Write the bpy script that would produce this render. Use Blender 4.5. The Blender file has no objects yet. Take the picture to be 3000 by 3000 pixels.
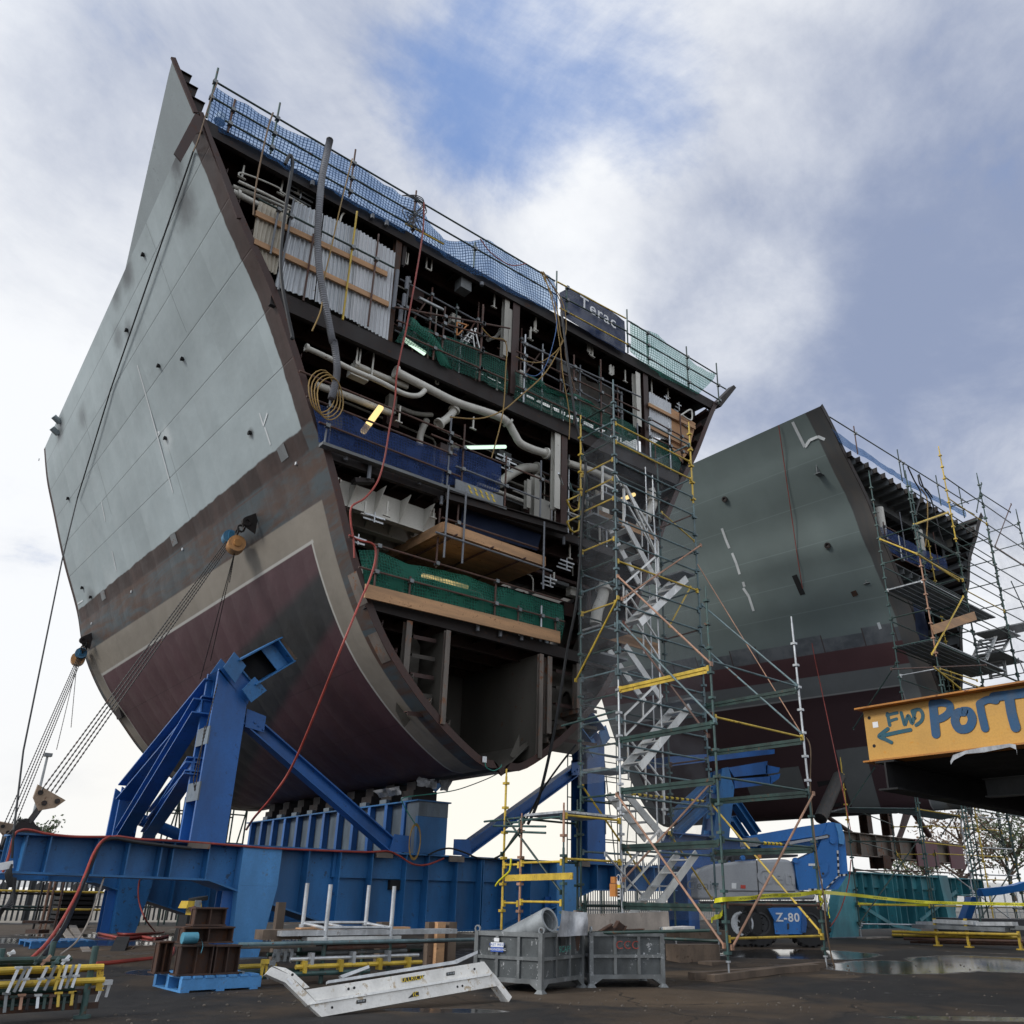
import bpy, math, random
from mathutils import Vector, Matrix, noise as mnoise
random.seed(7)
SC = bpy.context.scene
COL = SC.collection
V = Vector
# ------------------------------------------------------------------ camera (x = across the open hull face, y = along the hull, z up; metres)
CAM_H = 1.25
FOC, PPX, PPY = 2430.0, 1611.0, 1644.0
PITCH = math.atan(993 / FOC); ROLL = math.atan(.015); AZ = math.radians(48.9)
_fh = V((math.cos(AZ), math.sin(AZ), 0)); _r = V((math.sin(AZ), -math.cos(AZ), 0)); _u = V((0, 0, 1))
CF = _fh * math.cos(PITCH) + _u * math.sin(PITCH)
_up = -_fh * math.sin(PITCH) + _u * math.cos(PITCH)
CR = _r * math.cos(ROLL) + _up * math.sin(ROLL)
CU = -_r * math.sin(ROLL) + _up * math.cos(ROLL)
CC = V((0, 0, CAM_H))
cam = bpy.data.cameras.new('camera'); cob = bpy.data.objects.new('camera', cam); COL.objects.link(cob)
cob.matrix_world = Matrix((( CR.x, CU.x, -CF.x, CC.x), (CR.y, CU.y, -CF.y, CC.y), (CR.z, CU.z, -CF.z, CC.z), (0, 0, 0, 1)))
cam.sensor_width = 36; cam.lens = FOC / 3000 * 36
cam.shift_x = (1500 - PPX) / 3000; cam.shift_y = (PPY - 1500) / 3000
cam.clip_start = .1; cam.clip_end = 5000
SC.camera = cob
def ray(p):
    return (CF * FOC + CR * (p[0] - PPX) - CU * (p[1] - PPY)).normalized()
def proj(P):
    d = V(P) - CC; z = d.dot(CF)
    return (PPX + FOC * d.dot(CR) / z, PPY - FOC * d.dot(CU) / z)
# surveyed points of the photograph: where the sight line meets a plane of the yard
def gY(p, Y): d = ray(p); return CC + d * (Y / d.y)
def gX(p, X): d = ray(p); return CC + d * (X / d.x)
def gZ(p, z=0): d = ray(p); return CC + d * ((z - CAM_H) / d.z)
def gD(p, D): d = ray(p); return CC + d * (D / d.dot(CF))
def gV(p, D): d = ray(p); return CC + d * (D / d.dot(_fh))
def reg(x0, y0, w): return lambda x, y: (x0 + x * w / 1932, y0 + y * w / 1932)
rA = reg(0, 0, 1000); rB = reg(500, 200, 800); rC = reg(800, 900, 1000); rD = reg(1300, 700, 900); rE = reg(0, 1200, 1000)
rF = reg(0, 2200, 800); rG = reg(700, 2200, 800); rH = reg(1400, 2200, 800); rI = reg(2000, 2000, 1000); rJ = reg(1500, 1200, 800)
rK = reg(2000, 1100, 1000); rL = reg(1500, 1700, 1000); rM = reg(900, 1600, 850); rN = reg(2450, 1150, 550); rO = reg(2500, 1700, 500)
rQ = reg(2400, 2250, 600); rR = reg(2000, 2150, 750); rS = reg(300, 1800, 700); rT = reg(0, 2700, 400); rU = reg(450, 2600, 550)
rV = reg(0, 2350, 500); rW = reg(1000, 1350, 700)

# ------------------------------------------------------------------ world and light
SC.view_settings.view_transform = 'Standard'; SC.view_settings.look = 'None'
SC.view_settings.exposure = 0.0; SC.view_settings.gamma = 1
W = bpy.data.worlds.new('World'); SC.world = W; W.use_nodes = True
SUN_AZ, SUN_EL = math.radians(172), math.radians(32)     # azimuth measured from +x towards +y

class NT:
    """short hand for building node trees"""
    def __init__(s, tree): s.t = tree; s.n = tree.nodes; s.l = tree.links
    def new(s, k, **kw):
        n = s.n.new(k)
        for a, b in kw.items(): setattr(n, a, b)
        return n
    def put(s, inp, x):
        if x is None: return
        if isinstance(x, bpy.types.NodeSocket): s.l.new(x, inp)
        elif isinstance(x, (tuple, list, Vector)):
            x = tuple(x)
            if inp.type == 'RGBA' and len(x) == 3: x = x + (1,)
            inp.default_value = x
        else:
            if inp.type == 'RGBA': x = (x, x, x, 1)
            if inp.type == 'VECTOR': x = (x, x, x)
            inp.default_value = x
    def m(s, op, a, b=None, c=None, clamp=False):
        n = s.new('ShaderNodeMath', operation=op, use_clamp=clamp)
        for i, x in enumerate((a, b, c)): s.put(n.inputs[i], x) if x is not None else None
        return n.outputs[0]
    def vm(s, op, a, b=None):
        n = s.new('ShaderNodeVectorMath', operation=op)
        s.put(n.inputs[0], a)
        if b is not None: s.put(n.inputs['Scale' if op == 'SCALE' else 1], b)
        return n.outputs['Value'] if op in ('DOT_PRODUCT', 'LENGTH', 'DISTANCE') else n.outputs[0]
    def ss(s, x, a, b, lo=0., hi=1.):
        n = s.new('ShaderNodeMapRange', interpolation_type='SMOOTHSTEP')
        s.put(n.inputs[0], x); n.inputs[1].default_value = a; n.inputs[2].default_value = b
        n.inputs[3].default_value = lo; n.inputs[4].default_value = hi
        return n.outputs[0]
    def mix(s, f, a, b):
        n = s.new('ShaderNodeMix', data_type='RGBA')
        s.put(n.inputs[0], f); s.put(n.inputs[6], a); s.put(n.inputs[7], b)
        return n.outputs[2]
    def noise(s, vec, scale, detail=4, rough=.5, dist=0., col=False):
        n = s.new('ShaderNodeTexNoise')
        if vec is not None: s.put(n.inputs['Vector'], vec)
        n.inputs['Scale'].default_value = scale; n.inputs['Detail'].default_value = detail
        n.inputs['Roughness'].default_value = rough; n.inputs['Distortion'].default_value = dist
        return n.outputs[1 if col else 0]
    def xyz(s, v):
        n = s.new('ShaderNodeSeparateXYZ'); s.put(n.inputs[0], v); return n.outputs
    def cxyz(s, x, y, z):
        n = s.new('ShaderNodeCombineXYZ')
        for i, q in enumerate((x, y, z)): s.put(n.inputs[i], q)
        return n.outputs[0]

def build_world():
    nt = NT(W.node_tree); nt.n.clear()
    out = nt.new('ShaderNodeOutputWorld'); bg = nt.new('ShaderNodeBackground'); nt.l.new(bg.outputs[0], out.inputs[0])
    sky = nt.new('ShaderNodeTexSky'); sky.sky_type = 'NISHITA'; sky.sun_disc = False
    sky.sun_elevation = SUN_EL; sky.sun_rotation = math.pi / 2 - SUN_AZ
    sky.air_density = 1.2; sky.dust_density = 1.0
    d = nt.new('ShaderNodeTexCoord').outputs['Generated']
    x, y, z = nt.xyz(d)
    zz = nt.m('ADD', nt.m('MAXIMUM', z, 0.0), .32)
    p = nt.cxyz(nt.m('DIVIDE', x, zz), nt.m('DIVIDE', y, zz), 0.)
    n1 = nt.noise(p, 1.9, 10, .60, .45)
    n2 = nt.noise(nt.vm('ADD', p, (7.3, 2.1, 0)), .75, 4, .5, .2)
    n3 = nt.noise(nt.vm('ADD', p, (1.3, 9.1, 0)), 4.6, 9, .64, .35)
    def blob(px, r, amt):
        c = ray(px); dd = nt.vm('DOT_PRODUCT', d, c)
        return nt.m('MULTIPLY', nt.ss(dd, math.cos(math.radians(r * 1.35)), 1.0), amt)
    def total(lst):
        a = None
        for q in lst:
            b = blob(*q); a = b if a is None else nt.m('ADD', a, b)
        return a
    # thickness of the cloud: dark bellies, bright thin edges
    dark = total([((2650, 760), 17, .62), ((2300, 1010), 9, .30), ((2950, 1250), 9, .22), ((430, 480), 10, .22), ((850, 180), 13, .26),
                  ((250, 700), 8, .14), ((2250, 420), 8, -.10), ((2180, 880), 5, -.25), ((100, 250), 9, -.2), ((60, 1400), 14, -.35), ((2900, 300), 9, .12),
                  ((1950, 700), 10, -.30), ((600, 1000), 12, -.25), ((1350, 2450), 26, -.45), ((1550, 420), 12, .12)])
    dens = nt.m('ADD', nt.m('ADD', nt.m('MULTIPLY', nt.m('SUBTRACT', n1, .5), 2.1), nt.m('MULTIPLY', nt.m('SUBTRACT', n3, .5), .95)), dark)
    dens = nt.m('ADD', dens, nt.m('MULTIPLY', nt.m('SUBTRACT', n2, .5), .5))
    belly = nt.ss(dens, -.40, .95)
    ccol = nt.mix(belly, (9.6, 9.8, 10.1), (2.9, 3.5, 5.1))
    low = nt.ss(z, .30, .02)
    ccol = nt.mix(nt.m('MULTIPLY', low, .8), ccol, (9.6, 9.6, 9.5))
    # gaps that show blue sky
    hole = total([((1620, 260), 9, .62), ((1330, 240), 7, .5), ((1780, 60), 9, .55), ((2900, 60), 9, .5), ((1200, 600), 8, .22), ((500, 150), 8, .15)])
    hm = nt.ss(nt.m('ADD', nt.m('ADD', nt.m('MULTIPLY', hole, .52), nt.m('MULTIPLY', nt.m('SUBTRACT', n1, .5), 2.0)), nt.m('MULTIPLY', nt.m('SUBTRACT', n3, .5), .9)), .22, .80)
    blue = nt.mix(.7, sky.outputs[0], (1.9, 3.7, 8.2))
    col = nt.mix(nt.m('MULTIPLY', hm, .8), ccol, blue)
    # low bright gap in the cloud behind the hulls, and unseen brightness added behind the viewer to light the hull
    glow = nt.ss(nt.vm('DOT_PRODUCT', d, ray((1350, 2480))), .88, 1.0)
    col = nt.mix(nt.m('MULTIPLY', glow, .75), col, (10.5, 10.0, 8.8))
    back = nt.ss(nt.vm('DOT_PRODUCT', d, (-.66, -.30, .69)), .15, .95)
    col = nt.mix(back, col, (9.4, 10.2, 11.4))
    col = nt.mix(nt.ss(z, 0., -.06), col, (.4, .4, .4))
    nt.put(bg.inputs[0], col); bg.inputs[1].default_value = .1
build_world()
sl = bpy.data.lights.new('sun', 'SUN'); sl.energy = 1.95; sl.angle = math.radians(14); sl.color = (1, .96, .9)
so = bpy.data.objects.new('sun', sl); COL.objects.link(so)
_sd = V((math.cos(SUN_AZ) * math.cos(SUN_EL), math.sin(SUN_AZ) * math.cos(SUN_EL), math.sin(SUN_EL)))
so.rotation_euler = _sd.to_track_quat('Z', 'Y').to_euler(); so.location = (-20, -5, 40)

# ------------------------------------------------------------------ mesh helpers
class MB:
    def __init__(s): s.v = []; s.f = []; s.uv = None
    def add(s, vs, fs):
        o = len(s.v); s.v += [V(q) for q in vs]; s.f += [tuple(i + o for i in f) for f in fs]
        return s
    def hexa(s, a, b):                     # two quads, joined
        return s.add(list(a) + list(b), [(3, 2, 1, 0), (4, 5, 6, 7), (0, 1, 5, 4), (1, 2, 6, 5), (2, 3, 7, 6), (3, 0, 4, 7)])
    def box(s, c, d, R=None):
        c = V(c); x, y, z = d[0] / 2, d[1] / 2, d[2] / 2
        q = [V((sx * x, sy * y, sz * z)) for sz in (-1, 1) for sx, sy in ((-1, -1), (1, -1), (1, 1), (-1, 1))]
        if R: q = [R @ k for k in q]
        q = [k + c for k in q]
        return s.hexa(q[:4], q[4:])
    def bx(s, lo, hi):
        lo, hi = V(lo), V(hi); return s.box((lo + hi) / 2, hi - lo)
    def frame(s, p, q, up=(0, 0, 1)):
        d = (V(q) - V(p)).normalized(); u = V(up)
        if abs(d.dot(u)) > .98: u = V((1, 0, 0)) if abs(d.x) < .9 else V((0, 1, 0))
        a = d.cross(u).normalized(); b = a.cross(d).normalized()
        return d, a, b
    def bar(s, p, q, w, h, up=(0, 0, 1)):   # w sideways, h along up
        p, q = V(p), V(q); d, a, b = s.frame(p, q, up)
        o = [a * (sx * w / 2) + b * (sy * h / 2) for sx, sy in ((-1, -1), (1, -1), (1, 1), (-1, 1))]
        return s.hexa([p + k for k in o], [q + k for k in o])
    def ib(s, p, q, w, h, t=.02, up=(0, 0, 1)):   # I section
        p, q = V(p), V(q); d, a, b = s.frame(p, q, up)
        s.bar(p + b * (h / 2 - t / 2), q + b * (h / 2 - t / 2), w, t, up); s.bar(p - b * (h / 2 - t / 2), q - b * (h / 2 - t / 2), w, t, up)
        return s.bar(p, q, t, h - 2 * t, up)
    def tube(s, p, q, r, n=8, r2=None):
        p, q = V(p), V(q); r2 = r if r2 is None else r2; d, a, b = s.frame(p, q)
        A = [p + (a * math.cos(k * 2 * math.pi / n) + b * math.sin(k * 2 * math.pi / n)) * r for k in range(n)]
        B = [q + (a * math.cos(k * 2 * math.pi / n) + b * math.sin(k * 2 * math.pi / n)) * r2 for k in range(n)]
        return s.add(A + B, [(k, (k + 1) % n, n + (k + 1) % n, n + k) for k in range(n)] + [tuple(reversed(range(n))), tuple(range(n, 2 * n))])
    def ring(s, p, q, r, ri, n=16):
        p, q = V(p), V(q); d, a, b = s.frame(p, q); L = []
        for c, rr in ((p, r), (q, r), (q, ri), (p, ri)):
            L += [c + (a * math.cos(k * 2 * math.pi / n) + b * math.sin(k * 2 * math.pi / n)) * rr for k in range(n)]
        return s.add(L, [(j * n + k, j * n + (k + 1) % n, ((j + 1) % 4) * n + (k + 1) % n, ((j + 1) % 4) * n + k) for j in range(4) for k in range(n)])
    def sweep(s, pts, r, n=7, rf=None):
        pts = [V(p) for p in pts]; m = len(pts); base = len(s.v); a = None
        for i, p in enumerate(pts):
            d = (pts[min(i + 1, m - 1)] - pts[max(i - 1, 0)]).normalized()
            if a is None: _, a, _b = s.frame(p, p + d)
            a = (a - d * a.dot(d)).normalized(); b = d.cross(a)
            rr = r if rf is None else rf(i / (m - 1))
            s.v += [p + (a * math.cos(k * 2 * math.pi / n) + b * math.sin(k * 2 * math.pi / n)) * rr for k in range(n)]
        for i in range(m - 1):
            for k in range(n):
                o = base + i * n; s.f.append((o + k, o + (k + 1) % n, o + n + (k + 1) % n, o + n + k))
        s.f.append(tuple(base + k for k in reversed(range(n)))); s.f.append(tuple(base + (m - 1) * n + k for k in range(n)))
        return s
    def prism(s, poly, vec):
        poly = [V(p) for p in poly]; n = len(poly); vec = V(vec)
        return s.add(poly + [p + vec for p in poly], [tuple(reversed(range(n))), tuple(range(n, 2 * n))] + [(k, (k + 1) % n, n + (k + 1) % n, n + k) for k in range(n)])
    def sphere(s, c, r, n=10, m=6, sc=(1, 1, 1)):
        c = V(c); L = [c + V((0, 0, -r * sc[2]))]
        for i in range(1, m):
            t = math.pi * i / m - math.pi / 2
            L += [c + V((math.cos(t) * math.cos(k * 2 * math.pi / n) * r * sc[0], math.cos(t) * math.sin(k * 2 * math.pi / n) * r * sc[1], math.sin(t) * r * sc[2])) for k in range(n)]
        L.append(c + V((0, 0, r * sc[2]))); F = [(0, 1 + (k + 1) % n, 1 + k) for k in range(n)]
        for i in range(m - 2):
            F += [(1 + i * n + k, 1 + i * n + (k + 1) % n, 1 + (i + 1) * n + (k + 1) % n, 1 + (i + 1) * n + k) for k in range(n)]
        e = len(L) - 1; F += [(e, 1 + (m - 2) * n + k, 1 + (m - 2) * n + (k + 1) % n) for k in range(n)]
        return s.add(L, F)
    def build(s, name, mat, parent=None, smooth=True, uv=None):
        me = bpy.data.meshes.new(name); off = parent['_o'] if parent is not None and '_o' in parent else (0, 0, 0)
        off = V(off)
        me.from_pydata([tuple(q - off) for q in s.v], [], s.f)
        if uv:
            L = me.uv_layers.new(name='UVMap')
            for lp in me.loops: L.data[lp.index].uv = uv[lp.vertex_index]
        if smooth:
            me.polygons.foreach_set('use_smooth', [True] * len(me.polygons)); me.set_sharp_from_angle(angle=math.radians(38))
        me.materials.append(MAT[mat] if isinstance(mat, str) else mat); me.validate(); me.update()
        o = bpy.data.objects.new(name, me); COL.objects.link(o)
        if parent is not None:
            o.parent = parent; o['_o'] = tuple(off)
        return o
def tag(o, label=None, cat=None, group=None, kind=None):
    for k, q in (('label', label), ('category', cat), ('group', group), ('kind', kind)):
        if q: o[k] = q
    return o
def thing(name, label, cat, loc=(0, 0, 0), group=None):
    o = bpy.data.objects.new(name, None); COL.objects.link(o); o.location = tuple(loc); o['_o'] = tuple(loc); o.empty_display_size = .3
    return tag(o, label, cat, group)
def one(name, label, cat, mb, mat, loc=None, group=None, kind=None, uv=None, smooth=True):
    """a thing that is a single mesh, its origin at its base"""
    if loc is None:
        xs = [q.x for q in mb.v]; ys = [q.y for q in mb.v]; zs = [q.z for q in mb.v]
        loc = ((min(xs) + max(xs)) / 2, (min(ys) + max(ys)) / 2, min(zs))
    mb.v = [q - V(loc) for q in mb.v]
    o = mb.build(name, mat, None, smooth, uv); o.location = loc
    return tag(o, label, cat, group, kind)
def curve(pts, n=8):
    """smooth Catmull-Rom line through points"""
    pts = [V(p) for p in pts]; out = []
    for i in range(len(pts) - 1):
        p0, p1, p2, p3 = pts[max(i - 1, 0)], pts[i], pts[i + 1], pts[min(i + 2, len(pts) - 1)]
        for k in range(n):
            t = k / n
            out.append(.5 * ((2 * p1) + (p2 - p0) * t + (2 * p0 - 5 * p1 + 4 * p2 - p3) * t * t + (3 * p1 - p0 - 3 * p2 + p3) * t ** 3))
    out.append(pts[-1]); return out
def lerp(a, b, t): return a + (b - a) * t
def pl(xs, ys, x):
    if x <= xs[0]: return ys[0]
    for i in range(len(xs) - 1):
        if x <= xs[i + 1]: return lerp(ys[i], ys[i + 1], (x - xs[i]) / (xs[i + 1] - xs[i]))
    return ys[-1]
def ground_z(x, y):
    d = math.hypot(x, y); t = min(max((d - 15) / 8, 0), 1)
    return .27 * t * t * (3 - 2 * t)
def gG(p):
    P = gZ(p, 0)
    for _ in range(12): P = gZ(p, ground_z(P.x, P.y))
    return P
def text_mesh(txt, size, mat, name, parent, M, extrude=.002, bold=0.0):
    cu = bpy.data.curves.new(name, 'FONT'); cu.body = txt; cu.size = size; cu.extrude = extrude; cu.offset = bold; cu.space_character = 1.12; cu.align_x = 'CENTER'; cu.align_y = 'CENTER'
    ob = bpy.data.objects.new('tmp', cu); COL.objects.link(ob)
    me = bpy.data.meshes.new_from_object(ob.evaluated_get(bpy.context.evaluated_depsgraph_get()))
    bpy.data.objects.remove(ob); bpy.data.curves.remove(cu)
    mb = MB(); mb.v = [M @ q.co for q in me.vertices]; mb.f = [tuple(f.vertices) for f in me.polygons]; bpy.data.meshes.remove(me)
    return mb.build(name, mat, parent, smooth=False)
def basis(o, x, y):
    x = V(x).normalized(); y = (V(y) - x * V(y).dot(x)).normalized(); z = x.cross(y); o = V(o)
    return Matrix(((x.x, y.x, z.x, o.x), (x.y, y.y, z.y, o.y), (x.z, y.z, z.z, o.z), (0, 0, 0, 1)))

# ------------------------------------------------------------------ materials
MAT = {}
def newmat(name):
    m = bpy.data.materials.new(name); m.use_nodes = True; nt = NT(m.node_tree); nt.n.clear()
    out = nt.new('ShaderNodeOutputMaterial'); MAT[name] = m
    return m, nt, out
def pbsdf(nt, col, rough=.5, metal=0., bump=None, bs=.2, spec=None, bd=.02):
    b = nt.new('ShaderNodeBsdfPrincipled'); nt.put(b.inputs['Base Color'], col); nt.put(b.inputs['Roughness'], rough); nt.put(b.inputs['Metallic'], metal)
    if spec is not None: nt.put(b.inputs['Specular IOR Level'], spec)
    if bump is not None:
        q = nt.new('ShaderNodeBump'); q.inputs['Strength'].default_value = bs; q.inputs['Distance'].default_value = bd; nt.l.new(bump, q.inputs['Height']); nt.l.new(q.outputs[0], b.inputs['Normal'])
    return b
def paint(name, col, rough=.5, metal=0., rust=0., rcol=(.12, .05, .025), var=.25, scale=2., stretch=(1, 1, .35), col2=None, bs=.12, fine=30):
    m, nt, out = newmat(name); c = nt.new('ShaderNodeTexCoord').outputs['Object']; ge = nt.new('ShaderNodeNewGeometry').outputs['Position']
    st = nt.vm('MULTIPLY', ge, stretch)
    n1 = nt.noise(st, scale, 6, .6); n2 = nt.noise(ge, fine, 3, .6); n3 = nt.noise(st, scale * 3.1, 8, .65, .4)
    dk = tuple(k * (1 - var) for k in col); lt = tuple(min(1, k * (1 + var)) for k in (col2 or col))
    base = nt.mix(nt.ss(n1, .3, .7), dk, lt)
    base = nt.mix(nt.m('MULTIPLY', nt.ss(n2, .35, .75), .25), base, tuple(k * .6 for k in col))
    if rust > 0:
        chip = nt.m('MULTIPLY', nt.ss(nt.noise(ge, 7.5, 6, .72), .635 - rust * .25, .665 - rust * .25), nt.ss(n1, .42, .6))
        rm = nt.m('MAXIMUM', nt.ss(n3, .72 - rust * .5, .78 - rust * .5 + .06), nt.m('MULTIPLY', chip, .85))
        base = nt.mix(rm, base, nt.mix(n2, tuple(k * .5 for k in rcol), tuple(min(1, k * 1.6) for k in rcol)))
        mt = nt.m('MULTIPLY', nt.m('SUBTRACT', 1., rm), metal) if metal else 0.
        rg = nt.m('ADD', nt.m('MULTIPLY', rm, .3), nt.ss(n1, .2, .8, rough * .8, min(1, rough * 1.2)))
    else: mt = metal; rg = nt.ss(n1, .2, .8, rough * .75, min(1, rough * 1.25))
    b = pbsdf(nt, base, rg, mt, n2, bs); nt.l.new(b.outputs[0], out.inputs[0]); return m
paint('blue_paint', (.022, .135, .335), .45, rust=.17, rcol=(.035, .06, .10), var=.32, scale=1.1)
paint('royal_paint', (.017, .105, .335), .42, rust=.12, rcol=(.03, .06, .13), var=.28, scale=1.1)
paint('light_blue_paint', (.075, .26, .55), .5, rust=.15, rcol=(.10, .15, .22), var=.2, scale=1.4)
paint('pale_steel', (.11, .14, .17), .42, rust=.22, rcol=(.10, .13, .17), var=.35, scale=1.6, stretch=(1.6, 1.6, .5))
paint('teal_paint', (.035, .20, .25), .5, rust=.16, var=.3, scale=1.2, col2=(.06, .26, .30))
paint('green_tube', (.04, .085, .08), .5, rust=.22, var=.4, scale=4, stretch=(1, 1, .6))
paint('blue_green_tube', (.095, .150, .165), .5, rust=.2, var=.4, scale=4, stretch=(1, 1, .6))
paint('dark_green_tube', (.016, .042, .036), .5, rust=.16, var=.4, scale=4)
paint('yellow_tube', (.58, .40, .05), .5, rust=.22, var=.25, scale=4)
paint('rust_tube', (.10, .055, .042), .65, rust=.35, rcol=(.10, .04, .03), var=.35, scale=4)
paint('tan_tube', (.36, .20, .13), .6, rust=.2, var=.3, scale=4)
paint('galv', (.52, .54, .56), .42, metal=.55, rust=.08, rcol=(.22, .2, .18), var=.25, scale=5)
paint('galv_dark', (.20, .215, .225), .5, metal=.35, rust=.18, rcol=(.15, .12, .09), var=.3, scale=3)
paint('alu', (.72, .73, .72), .38, metal=.5, rust=.08, rcol=(.40, .30, .18), var=.15, scale=3)
paint('dirty_alu', (.68, .67, .64), .45, metal=.25, rust=.24, rcol=(.34, .25, .14), var=.16, scale=2.2, stretch=(1, 1, .5))
paint('brown_primer', (.050, .024, .020), .6, rust=.2, rcol=(.10, .04, .024), var=.35, scale=1.2)
paint('dark_primer', (.016, .0105, .0095), .7, rust=.15, rcol=(.07, .035, .022), var=.4, scale=1.5)
paint('rust_steel', (.050, .026, .018), .7, rust=.4, rcol=(.085, .038, .02), var=.4, scale=3)
paint('light_rust', (.16, .135, .115), .6, rust=.34, rcol=(.20, .085, .04), var=.35, scale=1.4, stretch=(1, 1, .4))
paint('inner_paint', (.40, .385, .34), .55, rust=.08, var=.2, scale=1.2)
paint('shaded_inner_paint', (.055, .048, .040), .65, rust=.12, var=.3, scale=1.2)  # darkened copy of the inner paint, shade of the crowded rooms in its colour
paint('cream_paint', (.62, .60, .54), .45, rust=.05, var=.12, scale=2)
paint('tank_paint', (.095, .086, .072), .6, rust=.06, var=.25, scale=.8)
paint('grey_primer', (.16, .17, .175), .6, rust=.12, var=.3, scale=1.2)
paint('hull_tan', (.28, .25, .205), .5, rust=.06, var=.2, scale=1.)
paint('white_paint', (.74, .74, .72), .5, rust=.05, var=.12, scale=3)
paint('zinc_sheet', (.46, .48, .50), .38, metal=.45, rust=.05, rcol=(.3, .26, .2), var=.16, scale=1.5)
paint('cream_sheet', (.52, .47, .38), .5, rust=.08, var=.18, scale=1.5)
paint('pale_sheet', (.54, .55, .565), .42, metal=.2, var=.12, scale=1.5)
paint('timber', (.47, .27, .14), .7, rust=.10, rcol=(.2, .1, .05), var=.25, scale=2.5, stretch=(.25, 1, 2.5))
paint('ply', (.44, .24, .12), .7, rust=.1, rcol=(.25, .12, .06), var=.25, scale=2.)
paint('old_timber', (.13, .095, .07), .8, rust=.15, rcol=(.07, .045, .03), var=.35, scale=3)
paint('grey_timber', (.24, .21, .185), .8, rust=.15, rcol=(.12, .09, .07), var=.3, scale=3)
paint('black_steel', (.009, .009, .010), .8, rust=.06, rcol=(.03, .02, .015), var=.3, scale=2)
paint('rubber', (.016, .016, .017), .75, var=.3, scale=6)
paint('black_hose', (.014, .015, .017), .5, var=.2, scale=5)
paint('grey_hose', (.20, .205, .225), .55, var=.2, scale=4)
paint('red_hose', (.30, .045, .032), .5, var=.25, scale=4)
paint('yellow_cable', (.30, .185, .05), .55, var=.2, scale=4)
paint('brown_cable', (.17, .11, .065), .7, var=.2, scale=4)
paint('green_cable', (.03, .20, .15), .5, var=.2, scale=4)
paint('blue_cable', (.03, .10, .28), .5, var=.2, scale=4)
paint('chain_steel', (.045, .042, .040), .5, metal=.4, rust=.2, var=.3, scale=8)
paint('hoist_blue', (.03, .15, .27), .45, rust=.1, var=.2, scale=5)
paint('hoist_orange', (.52, .25, .08), .5, rust=.16, var=.2, scale=5)
paint('hook_block', (.36, .26, .18), .55, rust=.2, var=.2, scale=6)
paint('bin_steel', (.155, .165, .168), .48, metal=.3, rust=.2, rcol=(.33, .34, .35), var=.3, scale=3.2, stretch=(1, 1, .6))
paint('bin_panel', (.075, .083, .086), .45, metal=.3, rust=.14, rcol=(.42, .43, .44), var=.4, scale=2.1, stretch=(1, 1, .6))
paint('lift_blue', (.022, .155, .46), .35, var=.15, scale=1.5, rust=.04)
paint('lift_grey', (.36, .375, .40), .42, var=.1, scale=1.2, rust=.04, rcol=(.3, .3, .3))
paint('lift_dark', (.035, .036, .040), .5, var=.2, scale=2)
paint('yellow_beam', (.50, .27, .05), .5, rust=.08, rcol=(.50, .21, .02), var=.14, scale=.9, stretch=(1, 1, 1))
paint('ochre_beam', (.40, .155, .018), .55, rust=.24, rcol=(.14, .05, .02), var=.2, scale=2)
paint('spray_blue', (.008, .065, .155), .6, var=.2, scale=6)
paint('spray_navy', (.008, .075, .11), .6, var=.2, scale=6)
paint('spray_teal', (.05, .25, .21), .6, var=.2, scale=6)
paint('spray_red', (.30, .05, .035), .6, var=.2, scale=6)
paint('label_white', (.75, .76, .77), .5, var=.06)
paint('label_blue', (.03, .09, .38), .5, var=.1)
paint('label_black', (.012, .012, .012), .5, var=.1)
paint('label_yellow', (.72, .52, .03), .5, var=.1)
paint('label_red', (.5, .06, .04), .5, var=.1)
paint('tape_yellow', (.72, .68, .03), .5, var=.1)
paint('tape_white', (.62, .65, .66), .5, var=.1)
paint('strap_blue', (.07, .26, .36), .6, var=.15)
paint('jack_yellow', (.50, .34, .03), .5, rust=.15, var=.2)
paint('fence_steel', (.060, .064, .068), .55, rust=.1, var=.3, scale=3)
paint('fence_galv', (.30, .32, .33), .5, metal=.3, rust=.06, var=.2, scale=3)
paint('concrete', (.30, .285, .26), .85, var=.25, scale=1.5, stretch=(1, 1, 1))
paint('plastic_wrap', (.33, .34, .36), .3, var=.3, scale=8)
paint('tarp', (.085, .075, .065), .8, var=.3, scale=5)
paint('orange_paint', (.55, .22, .06), .5, var=.2)
paint('lagging', (.17, .18, .20), .6, var=.2, scale=4)
paint('grey_soil', (.26, .235, .20), .95, var=.3, scale=.6, stretch=(1, 1, 1), bs=.3)
paint('loose_grit', (.10, .085, .07), .9, var=.4, scale=9)
paint('bark', (.10, .07, .05), .9, var=.3, scale=6)
paint('leaf_dark', (.045, .065, .022), .6, var=.45, scale=3, stretch=(1, 1, 1))
paint('leaf_brown', (.13, .075, .035), .6, var=.4, scale=3, stretch=(1, 1, 1))
paint('car_white', (.7, .7, .7), .3, var=.05); paint('car_red', (.45, .04, .03), .3, var=.05); paint('car_grey', (.25, .27, .3), .3, var=.05)
paint('car_glass', (.02, .025, .03), .1, var=.05)
def emit(name, col, st):
    m, nt, out = newmat(name); e = nt.new('ShaderNodeEmission'); nt.put(e.inputs[0], col); e.inputs[1].default_value = st; nt.l.new(e.outputs[0], out.inputs[0])
emit('lamp_cool', (.72, 1., .78), 1.25); emit('lamp_warm', (1., .72, .30), 1.35)
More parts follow.
